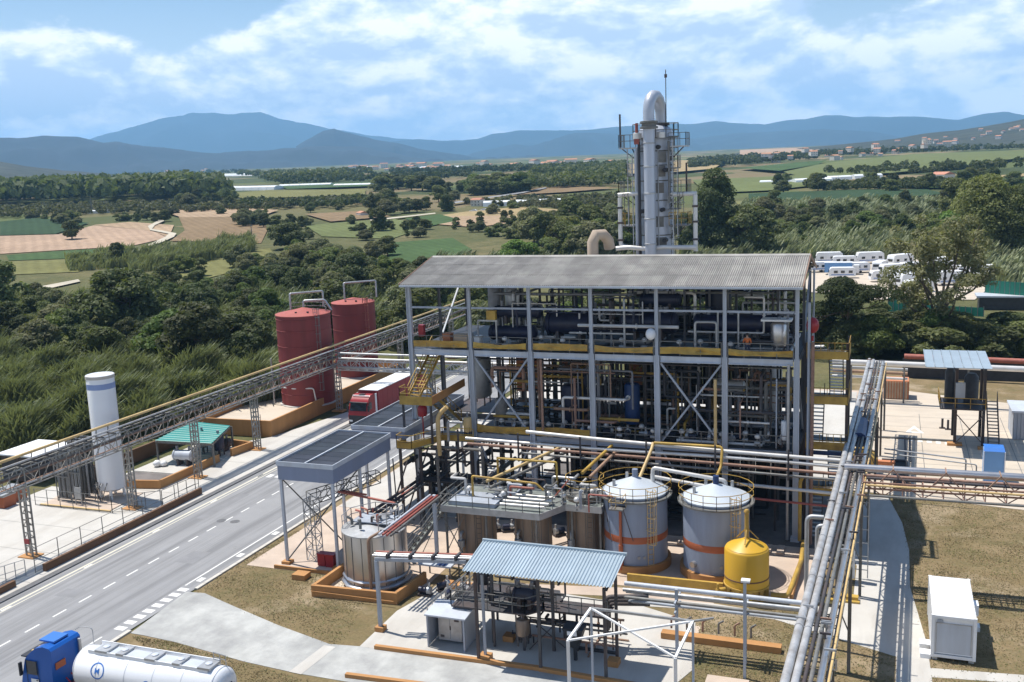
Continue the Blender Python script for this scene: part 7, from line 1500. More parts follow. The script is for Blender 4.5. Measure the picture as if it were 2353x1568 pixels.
# lettering and emblem wrapped on the barrel flank
def wrap_text(body, size, xc, ang, m, nm):
    cu = bpy.data.curves.new(nm, 'FONT'); cu.body = body; cu.size = size; cu.align_x = 'LEFT'; cu.offset = 0.012 * size; cu.resolution_u = 3
    o = bpy.data.objects.new(nm, cu); COL.objects.link(o); bpy.context.view_layer.update()
    me = bpy.data.meshes.new_from_object(o.evaluated_get(bpy.context.evaluated_depsgraph_get())); bpy.data.objects.remove(o)
    bm = bmesh.new(); bm.from_mesh(me); bmesh.ops.subdivide_edges(bm, edges=[e for e in bm.edges if e.calc_length() > .12], cuts=2)
    for v in bm.verts:
        a = ang + v.co.y / RT; v.co = Vector((xc + v.co.x, TY_ - (RT + .012) * math.cos(a), ZC + (RT + .012) * math.sin(a))) - ORG[tk]
    bm.to_mesh(me); bm.free(); me.materials.clear(); me.materials.append(MATS[m]); o = bpy.data.objects.new(nm, me); COL.objects.link(o); o.parent = br_; return o
wrap_text('Sa', 1.05, T0 + 5.0, math.radians(-16), 'blue_mark', 'lettering')
wrap_text('M', .46, T0 + 1.62, math.radians(14.5), 'blue_mark', 'emblem_letter')
b = MB(); vs = []
for i in range(32):
    t = 2 * PI * i / 32
    for r in (.40, .47):
        u, v = r * math.cos(t), r * math.sin(t); a = math.radians(22.5) + v / RT; vs.append((T0 + 1.82 + u, TY_ - (RT + .012) * math.cos(a), ZC + (RT + .012) * math.sin(a)))
b.add(vs, [(2 * i, 2 * i + 1, (2 * i + 3) % 64, (2 * i + 2) % 64) for i in range(32)]); o = b.build('emblem_ring', 'blue_mark', tk); o.parent = br_
# orange crates at the far left
for i, (px, py) in enumerate(((8, 1165), (34, 1150))):
    c = gp(px, py); b = MB(); b.box(c.x - .9, c.x + .9, c.y - .7, c.y + .7, .12, 1.2); t = T('orange_bin', ('orange bin with grey lid under the pipe bridge, at the picture edge', 'orange bin with grey lid under the pipe bridge, the one deeper in the shade')[i], 'bin', (c.x, c.y, .12)); b.build('body', 'orange_band', t)
    b = MB(); b.box(c.x - .95, c.x + .95, c.y - .75, c.y + .75, 1.2, 1.4); b.build('lid', 'galv', t)
c = gp(60, 1110); b = MB(); b.box(c.x - 3, c.x + 1.5, c.y, c.y + 5, .12, 2.8); t = T('store_shed', 'low dark store with pale roof behind the pipe bridge at the left edge', 'shed', (c.x, c.y, .12)); b.build('wall', 'steel_dark', t); b = MB(); b.box(c.x - 3.3, c.x + 1.8, c.y - .3, c.y + 5.3, 2.8, 2.95); b.build('roof', 'white_paint', t)

# ---------------------------------------------------------------- caravans and cars beyond the road
def caravan_make(kind):
    t = T('caravan', 'x', 'caravan', (0, 0, 0), 'caravans in the pale yard'); L, w, h = (6.2, 2.3, 2.6) if kind else (7.0, 2.4, 3.0)
    prof = [(-L / 2, .5), (-L / 2 - .1, 1.2), (-L / 2 + .35, h - .15), (-L / 2 + .8, h), (L / 2 - .6, h), (L / 2 - .1, h - .4), (L / 2, 1.2), (L / 2 - .1, .5)]; n = len(prof)
    b = MB(); b.add([(x, s * w / 2, z) for s in (-1, 1) for x, z in prof], [tuple(range(n))[::-1], tuple(range(n, 2 * n))] + [(i, (i + 1) % n, n + (i + 1) % n, n + i) for i in range(n)]); b.v = [(x, y, z) for x, y, z in b.v]; b.build('body', 'white_paint', t, 30)
    for x in ((-2.0, -.4, 1.4) if kind else (-2.4, .2, 2.0)): b = MB(); b.box(x, x + .9, -w / 2 - .02, -w / 2 + .01, 1.3, 1.9); b.build('window', 'glass_dark', t)
    b = MB(); b.box(L / 2 - .08, L / 2 + .02, -.7, .7, 1.3, 2.0); b.box(-L / 2 - .1, -L / 2 + .1, -.8, .8, 1.35, 2.0); b.build('end_window', 'glass_dark', t)
    b = MB(); b.box(-L / 2 + .5, L / 2 - .5, -w / 2 - .015, -w / 2 + .01, .8, 1.05); b.build('stripe', 'blue_band', t)
    for x in ((-.4, .6) if kind else (-2.3, 2.2)):
        for s in (-1, 1): b = MB(); b.tube((x, s * .95, .35), (x, s * 1.15, .35), .35, 12); b.build('wheel', 'rubber', t)
    return t
cv = [caravan_make(0), caravan_make(1)]
spots = [(1905, 606, .15, 0, 'white caravan leftmost of the front rank by the roof end'), (1940, 612, .1, 1, 'white caravan behind the blue sided one'), (1998, 606, .3, 0, 'tall white motorhome beside the reeds'), (2022, 624, 1.3, 1, 'small white caravan seen end-on near the tall motorhome'), (2050, 632, .5, 1, 'white caravan half hidden by the big loose tree, upper'), (1935, 640, .12, 1, 'low white caravan nearest the pines'), (2085, 660, .9, 0, 'white motorhome behind the loose tree, lower'), (2110, 672, .5, 1, 'white caravan lowest behind the loose tree'), (2205, 618, 1.2, 0, 'white motorhome right of the loose tree, back row'), (2215, 634, 1.4, 1, 'white caravan right of the loose tree, middle row'), (2240, 630, 1.0, 1, 'white caravan at the right end of the yard'), (2130, 640, .2, 1, 'white caravan deep behind the loose tree'), (2180, 655, .6, 0, 'white motorhome next to the dark green shrub'), (2270, 652, .9, 1, 'white vehicle by the green net fence'), (1968, 628, .4, 1, 'white caravan just right of the blue sided truck'), (2068, 612, .8, 0, 'white motorhome at the back edge left of the loose tree'), (2030, 648, .3, 1, 'white caravan in the middle of the pale yard'), (2065, 650, 1.1, 0, 'white van end-on in the middle of the pale yard'), (2095, 628, .5, 1, 'white caravan seen through the left side of the loose tree'), (2160, 620, .9, 0, 'white motorhome seen through the crown of the loose tree'), (2228, 612, .7, 1, 'white caravan at the back edge right of the loose tree'), (2255, 640, .4, 0, 'white motorhome low right beside the reeds'), (1890, 626, .2, 1, 'white caravan tucked against the roof gable')]
for i, (px, py, rz, k, lab) in enumerate(spots):
    p = tp(px, py); dup(cv[k], (p.x, p.y, p.z + .1), lab, rz)
for c_ in cv:
    for ch in list(c_.children): bpy.data.objects.remove(ch)
    bpy.data.objects.remove(c_)
p = tp(1930, 632); t = T('box_truck', 'long blue and white box truck among the caravans', 'truck', p)
b = MB(); b.box(p.x - 3.6, p.x + 2.8, p.y - 1.2, p.y + 1.2, p.z + .7, p.z + 3.1); b.build('box', 'blue_plastic', t); b = MB(); b.box(p.x - 3.7, p.x + 2.9, p.y - 1.25, p.y + 1.25, p.z + 3.1, p.z + 3.2); b.build('roof', 'white_paint', t)
b = MB(); b.box(p.x + 2.9, p.x + 4.5, p.y - 1.1, p.y + 1.1, p.z + .6, p.z + 2.5); b.build('cab', 'white_paint', t); b = MB(); b.box(p.x - .6, p.x + .2, p.y - 1.23, p.y - 1.2, p.z + 1.3, p.z + 2.1); b.build('hatch', 'steel_black', t)
for x in (-2.4, 3.4): wheel(t, p.x + x, p.y - 1.0, p.z + .45, .45, .3, 'y'); wheel(t, p.x + x, p.y + 1.0, p.z + .45, .45, .3, 'y')
def car(px, py, rz, m, lab):
    p = tp(px, py); t = T('parked_car', lab, 'car', p); ca, sa = math.cos(rz), math.sin(rz)
    def tr_(b): b.v = [(p.x + x * ca - y * sa, p.y + x * sa + y * ca, p.z + z + .1) for x, y, z in b.v]; return b
    prof = [(-2.1, .3), (-2.15, .75), (-1.2, .9), (-.6, 1.4), (.9, 1.42), (1.5, .95), (2.1, .85), (2.15, .3)]; n = len(prof)
    b = MB(); b.add([(x, s * (.85 if z < 1 else .7), z) for s in (-1, 1) for x, z in prof], [tuple(range(n))[::-1], tuple(range(n, 2 * n))] + [(i, (i + 1) % n, n + (i + 1) % n, n + i) for i in range(n)]); tr_(b).build('body', m, t, 30)
    b = MB(); b.box(-.75, 1.0, -.81, .81, .95, 1.32); tr_(b).build('windows', 'glass_dark', t)
    for x in (-1.35, 1.35):
        b = MB(); b.tube((x, -.88, .3), (x, -.65, .3), .31, 12); b.tube((x, .65, .3), (x, .88, .3), .31, 12); tr_(b).build('wheel', 'rubber', t)
car(2075, 741, -.05, 'white_paint', 'white car on the valley road between the pines and the loose tree'); car(2268, 762, -.05, 'white_paint', 'white car on the valley road right of the loose tree')
car(1880, 818, .2, 'white_paint', 'white car at the foot of the pines behind the frame'); car(1912, 820, .3, 'white_paint', 'white car right beside the pine trunk behind the frame')
# green netting
nf_ = T('net_fence', 'bright green net screening along the far side of the yard, right', 'net fence', tp(2310, 690))
def netwall(px0, py0, px1, py1, h, n=8):
    p, q = tp(px0, py0), tp(px1, py1); b = MB(); d = (q - p)
    for i in range(n): a = p + d * (i / n); c = p + d * ((i + .97) / n); b.bar(a + Vector((0, 0, h / 2)), c + Vector((0, 0, h / 2)), .06, h)
    b.build('net', 'green_net', nf_)
    b = MB()
    for i in range(n + 1): a = p + d * (i / n); b.bar(a, a + Vector((0, 0, h + .2)), .12)
    b.build('post', 'galv_dull', nf_)
netwall(2040, 716, 2140, 722, 2.6); netwall(2262, 704, 2353, 712, 5.0); netwall(2150, 722, 2260, 728, 1.6)
p = tp(2290, 712); b = MB(); b.box(p.x - 3, p.x + 7, p.y, p.y + 4, p.z, p.z + 2.3); t = T('open_shed', 'dark open sided store with pale roof beside the green netting', 'shed', p); b.build('wall', 'steel_black', t); b = MB(); b.box(p.x - 3.5, p.x + 7.5, p.y - .5, p.y + 4.5, p.z + 2.3, p.z + 2.6); b.build('roof', 'paint_light', t)
# ---------------------------------------------------------------- vegetation
def leafmesh(name, blobs, n, size, material, seed, up=0.35, shell=.55, elong=1.0):
    rs = np.random.RandomState(seed); bl = np.array(blobs, float)           # x y z rx rz
    vol = bl[:, 3] ** 2 * bl[:, 4]; pk = rs.choice(len(bl), n, p=vol / vol.sum())
    d = rs.normal(size=(n, 3)); d /= np.linalg.norm(d, axis=1)[:, None]; d[:, 2] = np.where(d[:, 2] < -.35, -d[:, 2], d[:, 2])
    rad = (shell + (1 - shell) * rs.rand(n)) ** .6
    c = bl[pk, :3] + d * rad[:, None] * np.stack([bl[pk, 3], bl[pk, 3], bl[pk, 4]], 1)
    nn = d * .9 + rs.normal(size=(n, 3)) * .55 + np.array([0, 0, up]); nn /= np.linalg.norm(nn, axis=1)[:, None]
    a = np.cross(nn, rs.normal(size=(n, 3))); a /= np.linalg.norm(a, axis=1)[:, None]; b = np.cross(nn, a)
    s = size * (.55 + .9 * rs.rand(n))[:, None]
    V = np.stack([c - a * s * elong, c - b * s * .55 + a * s * .1, c + a * s * elong, c + b * s * .55 + nn * s * .15], 1).reshape(-1, 3)
    F = np.arange(4 * n).reshape(n, 4)
    me = bpy.data.meshes.new(name); me.vertices.add(4 * n); me.vertices.foreach_set('co', V.ravel()); me.loops.add(4 * n); me.loops.foreach_set('vertex_index', F.ravel()); me.polygons.add(n)
    me.polygons.foreach_set('loop_start', np.arange(0, 4 * n, 4)); me.polygons.foreach_set('loop_total', np.full(n, 4)); me.update(); me.validate(); me.materials.append(MATS[material]); return me
def trunkmesh(pts_r, branches=()):
    b = MB()
    for (p, r), (q, s) in zip(pts_r, pts_r[1:]): b.tube(p, q, r, 7, s, False)
    for br in branches:
        for (p, r), (q, s) in zip(br, br[1:]): b.tube(p, q, r, 5, s, False)
    me = b.mesh('trunk', (0, 0, 0), 60); me.materials.append(MATS['bark']); return me
KIND = {}
def kind(key, name, label, cat, crown, trunk, h): KIND[key] = (name, label, cat, crown, trunk, h)
def round_crown(seed, R, H, z0, n, flat=.8):
    r = random.Random(seed); out = []
    for k in range(n):
        a = r.uniform(0, 2 * PI); q = math.sqrt(r.random()); z = r.random(); w = math.sin(PI * (.18 + .74 * z)); x, y = R * .72 * q * w * math.cos(a), R * .72 * q * w * math.sin(a)
        s = R * r.choice((r.uniform(.12, .22), r.uniform(.2, .38))); out.append((x, y, z0 + H * (.10 + .80 * z), s, s * flat))
    return out
def simple_trunk(h, r, seed, spread):
    rd = random.Random(seed); br = []
    for k in range(6):
        a = rd.uniform(0, 2 * PI); z = h * rd.uniform(.35, .7); e = Vector((spread * math.cos(a), spread * math.sin(a), z + spread * .8)); m_ = Vector((0, 0, z)).lerp(e, .5) + Vector((0, 0, -.1 * spread)); br.append([(Vector((0, 0, z)), r * .5), (m_, r * .32), (e, r * .1)])
    return trunkmesh([((0, 0, -.3), r * 1.2), ((.05 * h * rd.uniform(-1, 1), .05 * h * rd.uniform(-1, 1), h * .45), r * .8), ((0, 0, h * .95), r * .25)], br)
kind('dark', 'broadleaf_tree', '', 'tree', leafmesh('crown', round_crown(1, 4.2, 7.2, .8, 60), 12000, .21, 'leaf_dark', 1), simple_trunk(6, .22, 1, 2.6), 8)
kind('dark2', 'broadleaf_tree', '', 'tree', leafmesh('crown', round_crown(2, 4.8, 6.6, .6, 64), 12500, .215, 'leaf_dark', 2), simple_trunk(5.5, .22, 2, 2.8), 7.4)
kind('mid', 'broadleaf_tree', '', 'tree', leafmesh('crown', round_crown(3, 4.4, 6.8, .5, 60), 12000, .215, 'leaf_mid', 3), simple_trunk(5.5, .2, 3, 2.6), 7.5)
kind('mid2', 'broadleaf_tree', '', 'tree', leafmesh('crown', round_crown(4, 4.0, 7.8, .8, 58), 12000, .215, 'leaf_mid', 4), simple_trunk(6.5, .2, 4, 2.2), 8.6)
kind('light', 'broadleaf_tree', '', 'tree', leafmesh('crown', round_crown(5, 4.2, 6.4, .5, 56), 11000, .215, 'leaf_light', 5), simple_trunk(5, .18, 5, 2.4), 7)
kind('bright', 'willow_tree', '', 'tree', leafmesh('crown', round_crown(6, 5.2, 5.2, .2, 56), 12000, .2, 'leaf_bright', 6), simple_trunk(4, .2, 6, 2.8), 5.6)
kind('grey', 'scrub_tree', '', 'tree', leafmesh('crown', round_crown(7, 4.4, 6.0, .3, 64), 12000, .2, 'leaf_grey', 7, elong=1.3), simple_trunk(5, .16, 7, 2.4), 6.5)
kind('big', 'broadleaf_tree', '', 'tree', leafmesh('crown', round_crown(12, 8.5, 15, 2.2, 110), 24000, .26, 'leaf_mid', 12), simple_trunk(12, .4, 12, 5), 17)
kind('bigd', 'broadleaf_tree', '', 'tree', leafmesh('crown', round_crown(13, 6.5, 17, 2.0, 110, 1.1), 24000, .26, 'leaf_dark', 13), simple_trunk(14, .4, 13, 4), 19)
kind('shrub', 'shrub', '', 'shrub', leafmesh('crown', round_crown(8, 2.4, 2.8, 0, 20), 5000, .17, 'leaf_mid', 8), simple_trunk(1.8, .08, 8, 1.0), 3)
kind('shrubd', 'shrub', '', 'shrub', leafmesh('crown', round_crown(9, 2.6, 2.8, 0, 22), 5000, .175, 'leaf_dark', 9), simple_trunk(1.8, .08, 9, 1.0), 3)
kind('poplar', 'poplar_tree', '', 'tree', leafmesh('crown', round_crown(10, 3.0, 15, 2, 40, 1.2), 7000, .38, 'leaf_mid', 10), simple_trunk(14, .25, 10, 1.2), 17)
COUNT = [0]
def plant(key, p, s, label, group=None, sz=None, name=None):
    nm, _, cat, crown, trunk, h = KIND[key]; COUNT[0] += 1
    for w_, n_, c_ in (('bush', 'bush', 'bush'), ('thicket', 'thicket_tree', 'tree'), ('grove', 'grove_tree', 'tree'), ('belt', 'belt_tree', 'tree')):
        if group and w_ in group: nm, cat = n_, c_
    t = T(name or nm, label, cat, p, group); t.rotation_euler = (0, 0, R_.uniform(0, 6.28)); t.scale = (s, s, s * (sz or R_.uniform(.9, 1.1)))
    for part, me in (('trunk', trunk), ('crown', crown)):
        o = bpy.data.objects.new(part, me); COL.objects.link(o); o.parent = t
    return t
def at_tree(key, px, py_top, py_base, label, group=None, wide=1.0):
    # a tree whose foot is seen at py_base and whose top reaches py_top
    p = tp(px, py_base); hgt_m = (py_base - py_top) / pxm(p); s = hgt_m / KIND[key][5] ; t = plant(key, p - Vector((0, 0, .1)), s * wide, label, group, 1 / wide); return t
# trees one can single out
at_tree('dark2', 300, 612, 770, 'large dark broadleaf tree in the middle of the left thicket', wide=1.15)
at_tree('dark', 470, 690, 868, 'dark spreading bush tree at the thicket edge nearest the red tanks', wide=1.3)
at_tree('dark2', 560, 712, 850, 'dark tree in the thicket between the slim tank and the red tanks', wide=1.2)
at_tree('mid', 240, 748, 862, 'mid green tree just above the reeds on the left', wide=1.2)
at_tree('light', 400, 716, 850, 'yellowish green tree in the left thicket above the reeds', wide=1.15)
at_tree('dark', 20, 690, 800, 'dark tree cut by the left edge above the reeds', wide=1.2)
at_tree('mid', -5, 600, 720, 'mid green tree cut by the left edge above the dark one', wide=1.2)
at_tree('dark2', 665, 510, 572, 'isolated dark round tree at the end of the reed bank', wide=1.25)
at_tree('dark', 165, 506, 552, 'dark round tree standing in the tan fields', wide=1.2)
at_tree('dark', 270, 556, 610, 'dark tree at the left end of the reed bank', wide=1.1)
at_tree('mid2', 870, 478, 532, 'round mid green tree in the valley left of centre', wide=1.1)
at_tree('bigd', 1645, 395, 592, 'tall dark leafy tree right behind the distillation column', wide=.95)
at_tree('dark2', 1720, 470, 594, 'dark tree at the foot of the tall leafy one behind the column', wide=1.1)
at_tree('big', 2262, 408, 600, 'large green broadleaf tree at the right edge of the valley', wide=1.0)
at_tree('big', 2340, 430, 600, 'green broadleaf tree cut by the right edge', wide=1.0)
at_tree('bright', 1190, 553, 605, 'vivid light green bush tree behind the corrugated roof', wide=1.3)
at_tree('dark2', 820, 578, 665, 'dark scrub tree left of the corrugated roof', wide=1.25)
at_tree('dark', 690, 612, 690, 'dark tree behind the farther red tank', wide=1.1)
at_tree('mid', 960, 660, 800, 'green tree seen through the open left end of the upper floor', wide=1.2)
at_tree('dark', 780, 640, 800, 'dark tree close behind the farther red tank', wide=1.2)
at_tree('dark', 2105, 690, 760, 'dark shrub tree left of the big loose tree', wide=1.3)
# big loose eucalyptus-like tree
def bigtree(px, py_top, py_base, label):
    p = tp(px, py_base); H = (py_base - py_top) / pxm(p); rd = random.Random(77); limbs = []; bl = []
    base = [((0, 0, -.3), .55), ((.2, 0, H * .18), .42), ((-.1, 0, H * .36), .34)]
    for k in range(13):
        a = 2 * PI * k / 13 + rd.uniform(-.3, .3); zt = H * rd.uniform(.42, .98); sp = H * .46 * math.sqrt(max(.05, 1 - ((zt / H - .58) / .46) ** 2)) * rd.uniform(.7, 1.0); o = Vector((-.05, 0, H * rd.uniform(.14, .36))); e = Vector((sp * math.cos(a), sp * math.sin(a), zt)); m_ = o.lerp(e, .5) + Vector((sp * .12 * math.cos(a), sp * .12 * math.sin(a), -.02 * H))
        limbs.append([(o, .24), (m_, .15), (e, .04)])
        for j in range(9):
            q = m_.lerp(e, rd.uniform(0, 1.05)) + Vector((rd.uniform(-1, 1), rd.uniform(-1, 1), rd.uniform(-.8, 1.1))) * H * .085; s = H * rd.uniform(.05, .095); bl.append((q.x, q.y, q.z, s, s * .85))
    t = T('eucalyptus_tree', label, 'tree', p); tm = trunkmesh(base, limbs); lm = leafmesh('crown', bl, 17000, .20, 'leaf_grey', 77, shell=.3, elong=1.35)
    for part, me in (('trunk', tm), ('crown', lm)): o = bpy.data.objects.new(part, me); COL.objects.link(o); o.parent = t
bigtree(2160, 500, 800, 'big loose grey-green tree with visible branching limbs before the caravan yard')
# umbrella pines
def pine(px, py_top, py_base, label, seed, lean=0.0, n=9):
    p = tp(px, py_base); H = (py_base - py_top) / pxm(p); rd = random.Random(seed); bl = []; limbs = []
    base = [((0, 0, -.3), .34), ((lean * .4, 0, H * .35), .27), ((lean, 0, H * .62), .2)]
    for k in range(n):
        a = 2 * PI * k / n + rd.uniform(-.3, .3); sp = H * rd.uniform(.15, .62); zt = H * rd.uniform(.62, .93) - sp * .25; o = Vector((lean * .8, 0, H * rd.uniform(.36, .6))); e = Vector((lean + sp * math.cos(a), sp * math.sin(a), zt)); limbs.append([(o, .13), (o.lerp(e, .55) + Vector((0, 0, -.05 * H)), .09), (e, .03)])
        s = H * rd.uniform(.17, .25); bl.append((e.x, e.y, e.z + s * .1, s, s * .40)); bl.append((o.x * .4 + e.x * .6, e.y * .6, o.z * .35 + e.z * .65 + s * .2, s * .8, s * .34))
        bl.append((e.x * .6 + lean * .4, e.y * .6, e.z + s * .35, s * .9, s * .42))
    t = T('umbrella_pine', label, 'tree', p); tm = trunkmesh(base, limbs); lm = leafmesh('crown', bl, 24000, .17, 'leaf_pine', seed, up=.8, shell=.6)
    for part, me in (('trunk', tm), ('crown', lm)): o = bpy.data.objects.new(part, me); COL.objects.link(o); o.parent = t
pine(1935, 640, 815, 'umbrella pine with flat tiered crown right of the frame building', 5, .6, 11)
pine(1870, 690, 800, 'lower umbrella pine just behind the right end of the frame', 6, -.3)
pine(1800, 655, 790, 'umbrella pine seen through the upper floor of the last bay', 7, .2)
pine(1745, 665, 780, 'umbrella pine farther left, seen through the fifth upper bay', 8, .2)
# scattered field trees (each a thing; alike ones share a label and a group)
rr = random.Random(41)
KCOL = dict(dark='dark', dark2='dark broad', mid='mid green', mid2='tall mid green', light='light green', bright='bright green', grey='grey-green', shrub='low mid green', shrubd='low dark', poplar='slim')
def scatter(keys, quad, n, smin, smax, label, group, wide=(1.0, 1.4)):
    (ax, ay), (bx, by), (cx, cy), (dx, dy) = quad
    for k in range(n):
        u, v = rr.random(), rr.random(); px = (ax * (1 - u) + bx * u) * (1 - v) + (dx * (1 - u) + cx * u) * v; py = (ay * (1 - u) + by * u) * (1 - v) + (dy * (1 - u) + cy * u) * v
        key = rr.choice(keys); p = tp(px, py); s = rr.uniform(smin, smax) / KIND[key][5]; w_ = rr.uniform(*wide); plant(key, p - Vector((0, 0, .15)), s * w_, KCOL.get(key, 'green') + ' ' + label, group, rr.uniform(.85, 1.15) / w_)
scatter(['dark', 'dark2', 'mid', 'mid2', 'light', 'grey'], [(60, 690), (640, 665), (655, 872), (60, 868)], 84, 4, 7.5, 'bushy tree in the dense left thicket behind the reeds', 'trees of the left thicket')
scatter(['dark', 'mid', 'grey', 'mid2'], [(-20, 700), (180, 690), (180, 800), (-20, 830)], 14, 4, 6.5, 'bushy tree near the left edge above the reed bed', 'trees at the left edge')
scatter(['grey', 'mid', 'grey', 'light', 'mid2'], [(400, 620), (900, 600), (880, 690), (420, 690)], 46, 4, 7, 'tree of the belt below the reed bank', 'trees of the belt left of centre')
scatter(['mid', 'grey', 'grey', 'light'], [(640, 590), (900, 575), (930, 640), (660, 640)], 16, 5, 8, 'tree of the grove left of the corrugated roof', 'trees of the grove left of the roof')
scatter(['dark', 'mid', 'grey', 'dark2'], [(870, 640), (1100, 620), (1200, 780), (900, 780)], 26, 5, 8, 'tree behind the left half of the frame building', 'trees behind the frame, left half')
scatter(['mid', 'grey', 'dark', 'light'], [(1150, 640), (1800, 630), (1800, 780), (1200, 780)], 22, 5, 8, 'tree behind the right half of the frame building', 'trees behind the frame, right half')
scatter(['grey', 'mid', 'mid2', 'light'], [(1210, 545), (1430, 500), (1440, 600), (1270, 605)], 36, 7, 12, 'tree of the riverside grove left of the column', 'riverside grove left of the column')
scatter(['grey', 'dark', 'mid'], [(1560, 540), (1800, 520), (1800, 600), (1580, 600)], 14, 7, 11, 'tree of the grove right of the column', 'grove right of the column')
scatter(['mid', 'light', 'grey', 'dark'], [(1760, 480), (2190, 472), (2190, 562), (1780, 566)], 52, 4.5, 8, 'tree among the reeds above the caravan yard', 'trees above the caravan yard')
scatter(['mid', 'mid2', 'bright'], [(2180, 500), (2353, 480), (2353, 590), (2200, 600)], 12, 9, 15, 'tree of the clump at the right edge', 'tree clump at the right edge')
scatter(['shrub', 'dark', 'mid', 'shrubd', 'light'], [(1960, 800), (2353, 790), (2380, 828), (1930, 826)], 34, 3, 6.0, 'bush of the hedge behind the right yard', 'hedge behind the right yard', (1.2, 1.7))
scatter(['dark', 'mid', 'grey'], [(1890, 745), (2120, 740), (2140, 800), (1900, 800)], 16, 3, 5, 'bush on the bank below the valley road', 'bushes on the road bank', (1.2, 1.6))
scatter(['dark', 'grey', 'mid', 'mid2', 'shrub'], [(430, 478), (1400, 458), (1420, 545), (700, 560)], 90, 2.5, 6, 'small tree or bush between the valley fields', 'bushes between the valley fields', (1.0, 1.5))
scatter(['dark', 'grey', 'mid'], [(540, 500), (620, 498), (625, 530), (540, 530)], 8, 5, 8, 'tree of the little clump in the brown field', 'clump in the brown field')
scatter(['dark', 'mid', 'grey'], [(400, 462), (540, 455), (560, 485), (410, 490)], 14, 5, 9, 'tree around the small white farmhouse', 'trees by the white farmhouse')
scatter(['mid', 'grey', 'dark'], [(840, 470), (1060, 460), (1060, 490), (860, 500)], 16, 6, 10, 'tree of the dark grove before the farmstead', 'grove before the farmstead')
scatter(['dark', 'mid'], [(1780, 420), (2350, 405), (2350, 440), (1800, 450)], 24, 6, 10, 'tree beside the greenhouses on the right', 'trees by the greenhouses')
scatter(['mid2', 'dark', 'mid'], [(870, 436), (1000, 430), (1010, 445), (880, 448)], 16, 9, 13, 'poplar of the grove left of centre', 'poplar grove left of centre', (1.5, 2.0))
scatter(['mid2', 'mid', 'light'], [(1085, 440), (1210, 436), (1210, 446), (1090, 450)], 24, 9, 13, 'poplar of the pale green grove in the centre', 'poplar grove in the centre', (1.5, 2.0))
scatter(['dark', 'grey', 'mid', 'shrub'], [(20, 505), (420, 490), (420, 512), (20, 520)], 16, 3.5, 7, 'bush of the hedge line beyond the tan fields', 'hedge line beyond the tan fields')
scatter(['mid2', 'dark'], [(1000, 440), (1075, 436), (1075, 446), (1010, 448)], 6, 7, 9, 'poplar between the two valley groves', 'poplars between the groves', (1.1, 1.5))
# far woods and hedges as masses
def mass(name, label_seed, quads, material, size, hmin, hmax, dens_fn):
    rs = np.random.RandomState(label_seed); V = []; nv = 0
    for (quad, n, hh, sz) in quads:
        (ax, ay), (bx, by), (cx, cy), (dx, dy) = quad
        for k in range(n):
            u, v = rs.rand(), rs.rand(); px = (ax * (1 - u) + bx * u) * (1 - v) + (dx * (1 - u) + cx * u) * v; py = (ay * (1 - u) + by * u) * (1 - v) + (dy * (1 - u) + cy * u) * v
            p = np.array(tp(px, py)); h = hh * (.75 + .5 * rs.rand()); m_ = 46; R = h * (.38 + .15 * rs.rand())
            d = rs.normal(size=(m_, 3)); d /= np.linalg.norm(d, axis=1)[:, None]; d[:, 2] = np.abs(d[:, 2]) * 1.0 - .25
            c = p + np.array([0, 0, h * .48]) + d * np.array([R, R, h * .52]) * (.75 + .3 * rs.rand(m_))[:, None]
            nn = d + rs.normal(size=(m_, 3)) * .4; nn /= np.linalg.norm(nn, axis=1)[:, None]; a = np.cross(nn, rs.normal(size=(m_, 3))); a /= np.linalg.norm(a, axis=1)[:, None]; b = np.cross(nn, a); s = h * sz * (.6 + .8 * rs.rand(m_))[:, None]
            V.append(np.stack([c - a * s, c - b * s * .7, c + a * s, c + b * s * .7], 1).reshape(-1, 3))
    V = np.concatenate(V); n = len(V) // 4; me = bpy.data.meshes.new(name); me.vertices.add(4 * n); me.vertices.foreach_set('co', V.ravel()); me.loops.add(4 * n); me.loops.foreach_set('vertex_index', np.arange(4 * n)); me.polygons.add(n); me.polygons.foreach_set('loop_start', np.arange(0, 4 * n, 4)); me.polygons.foreach_set('loop_total', np.full(n, 4)); me.update(); me.validate(); me.materials.append(MATS[material])
    o = bpy.data.objects.new(name, me); COL.objects.link(o); o['kind'] = 'stuff'; return o
mass('woodland', 1, [([(-60, 452), (470, 442), (520, 458), (-60, 476)], 620, 19, .15), ([(470, 446), (520, 450), (530, 462), (470, 462)], 30, 9, .16)], 'leaf_dark', 0, 0, 0, None)
mass('orchard', 2, [([(-40, 482), (410, 470), (420, 486), (-40, 506)], 420, 4.2, .2), ([(410, 478), (900, 455), (900, 470), (430, 492)], 260, 4.2, .2), ([(1040, 470), (1420, 452), (1420, 480), (1300, 485)], 260, 4.0, .2)], 'leaf_grey', 0, 0, 0, None)
mass('woodland', 3, [([(590, 412), (800, 404), (800, 418), (620, 424)], 130, 12, .17), ([(1180, 420), (1440, 402), (1440, 432), (1200, 440)], 300, 9, .17), ([(1220, 392), (1440, 380), (1440, 402), (1230, 410)], 260, 9, .2), ([(540, 402), (860, 396), (860, 404), (560, 410)], 120, 12, .2)], 'leaf_mid', 0, 0, 0, None)
mass('woodland', 4, [([(1580, 372), (1900, 352), (1880, 368), (1590, 392)], 320, 9, .2), ([(1900, 350), (2353, 322), (2353, 346), (1900, 362)], 420, 9, .2), ([(1900, 398), (2353, 376), (2353, 392), (1900, 412)], 70, 7, .18), ([(1850, 430), (2180, 420), (2180, 436), (1880, 442)], 260, 4.5, .2)], 'leaf_dark', 0, 0, 0, None)
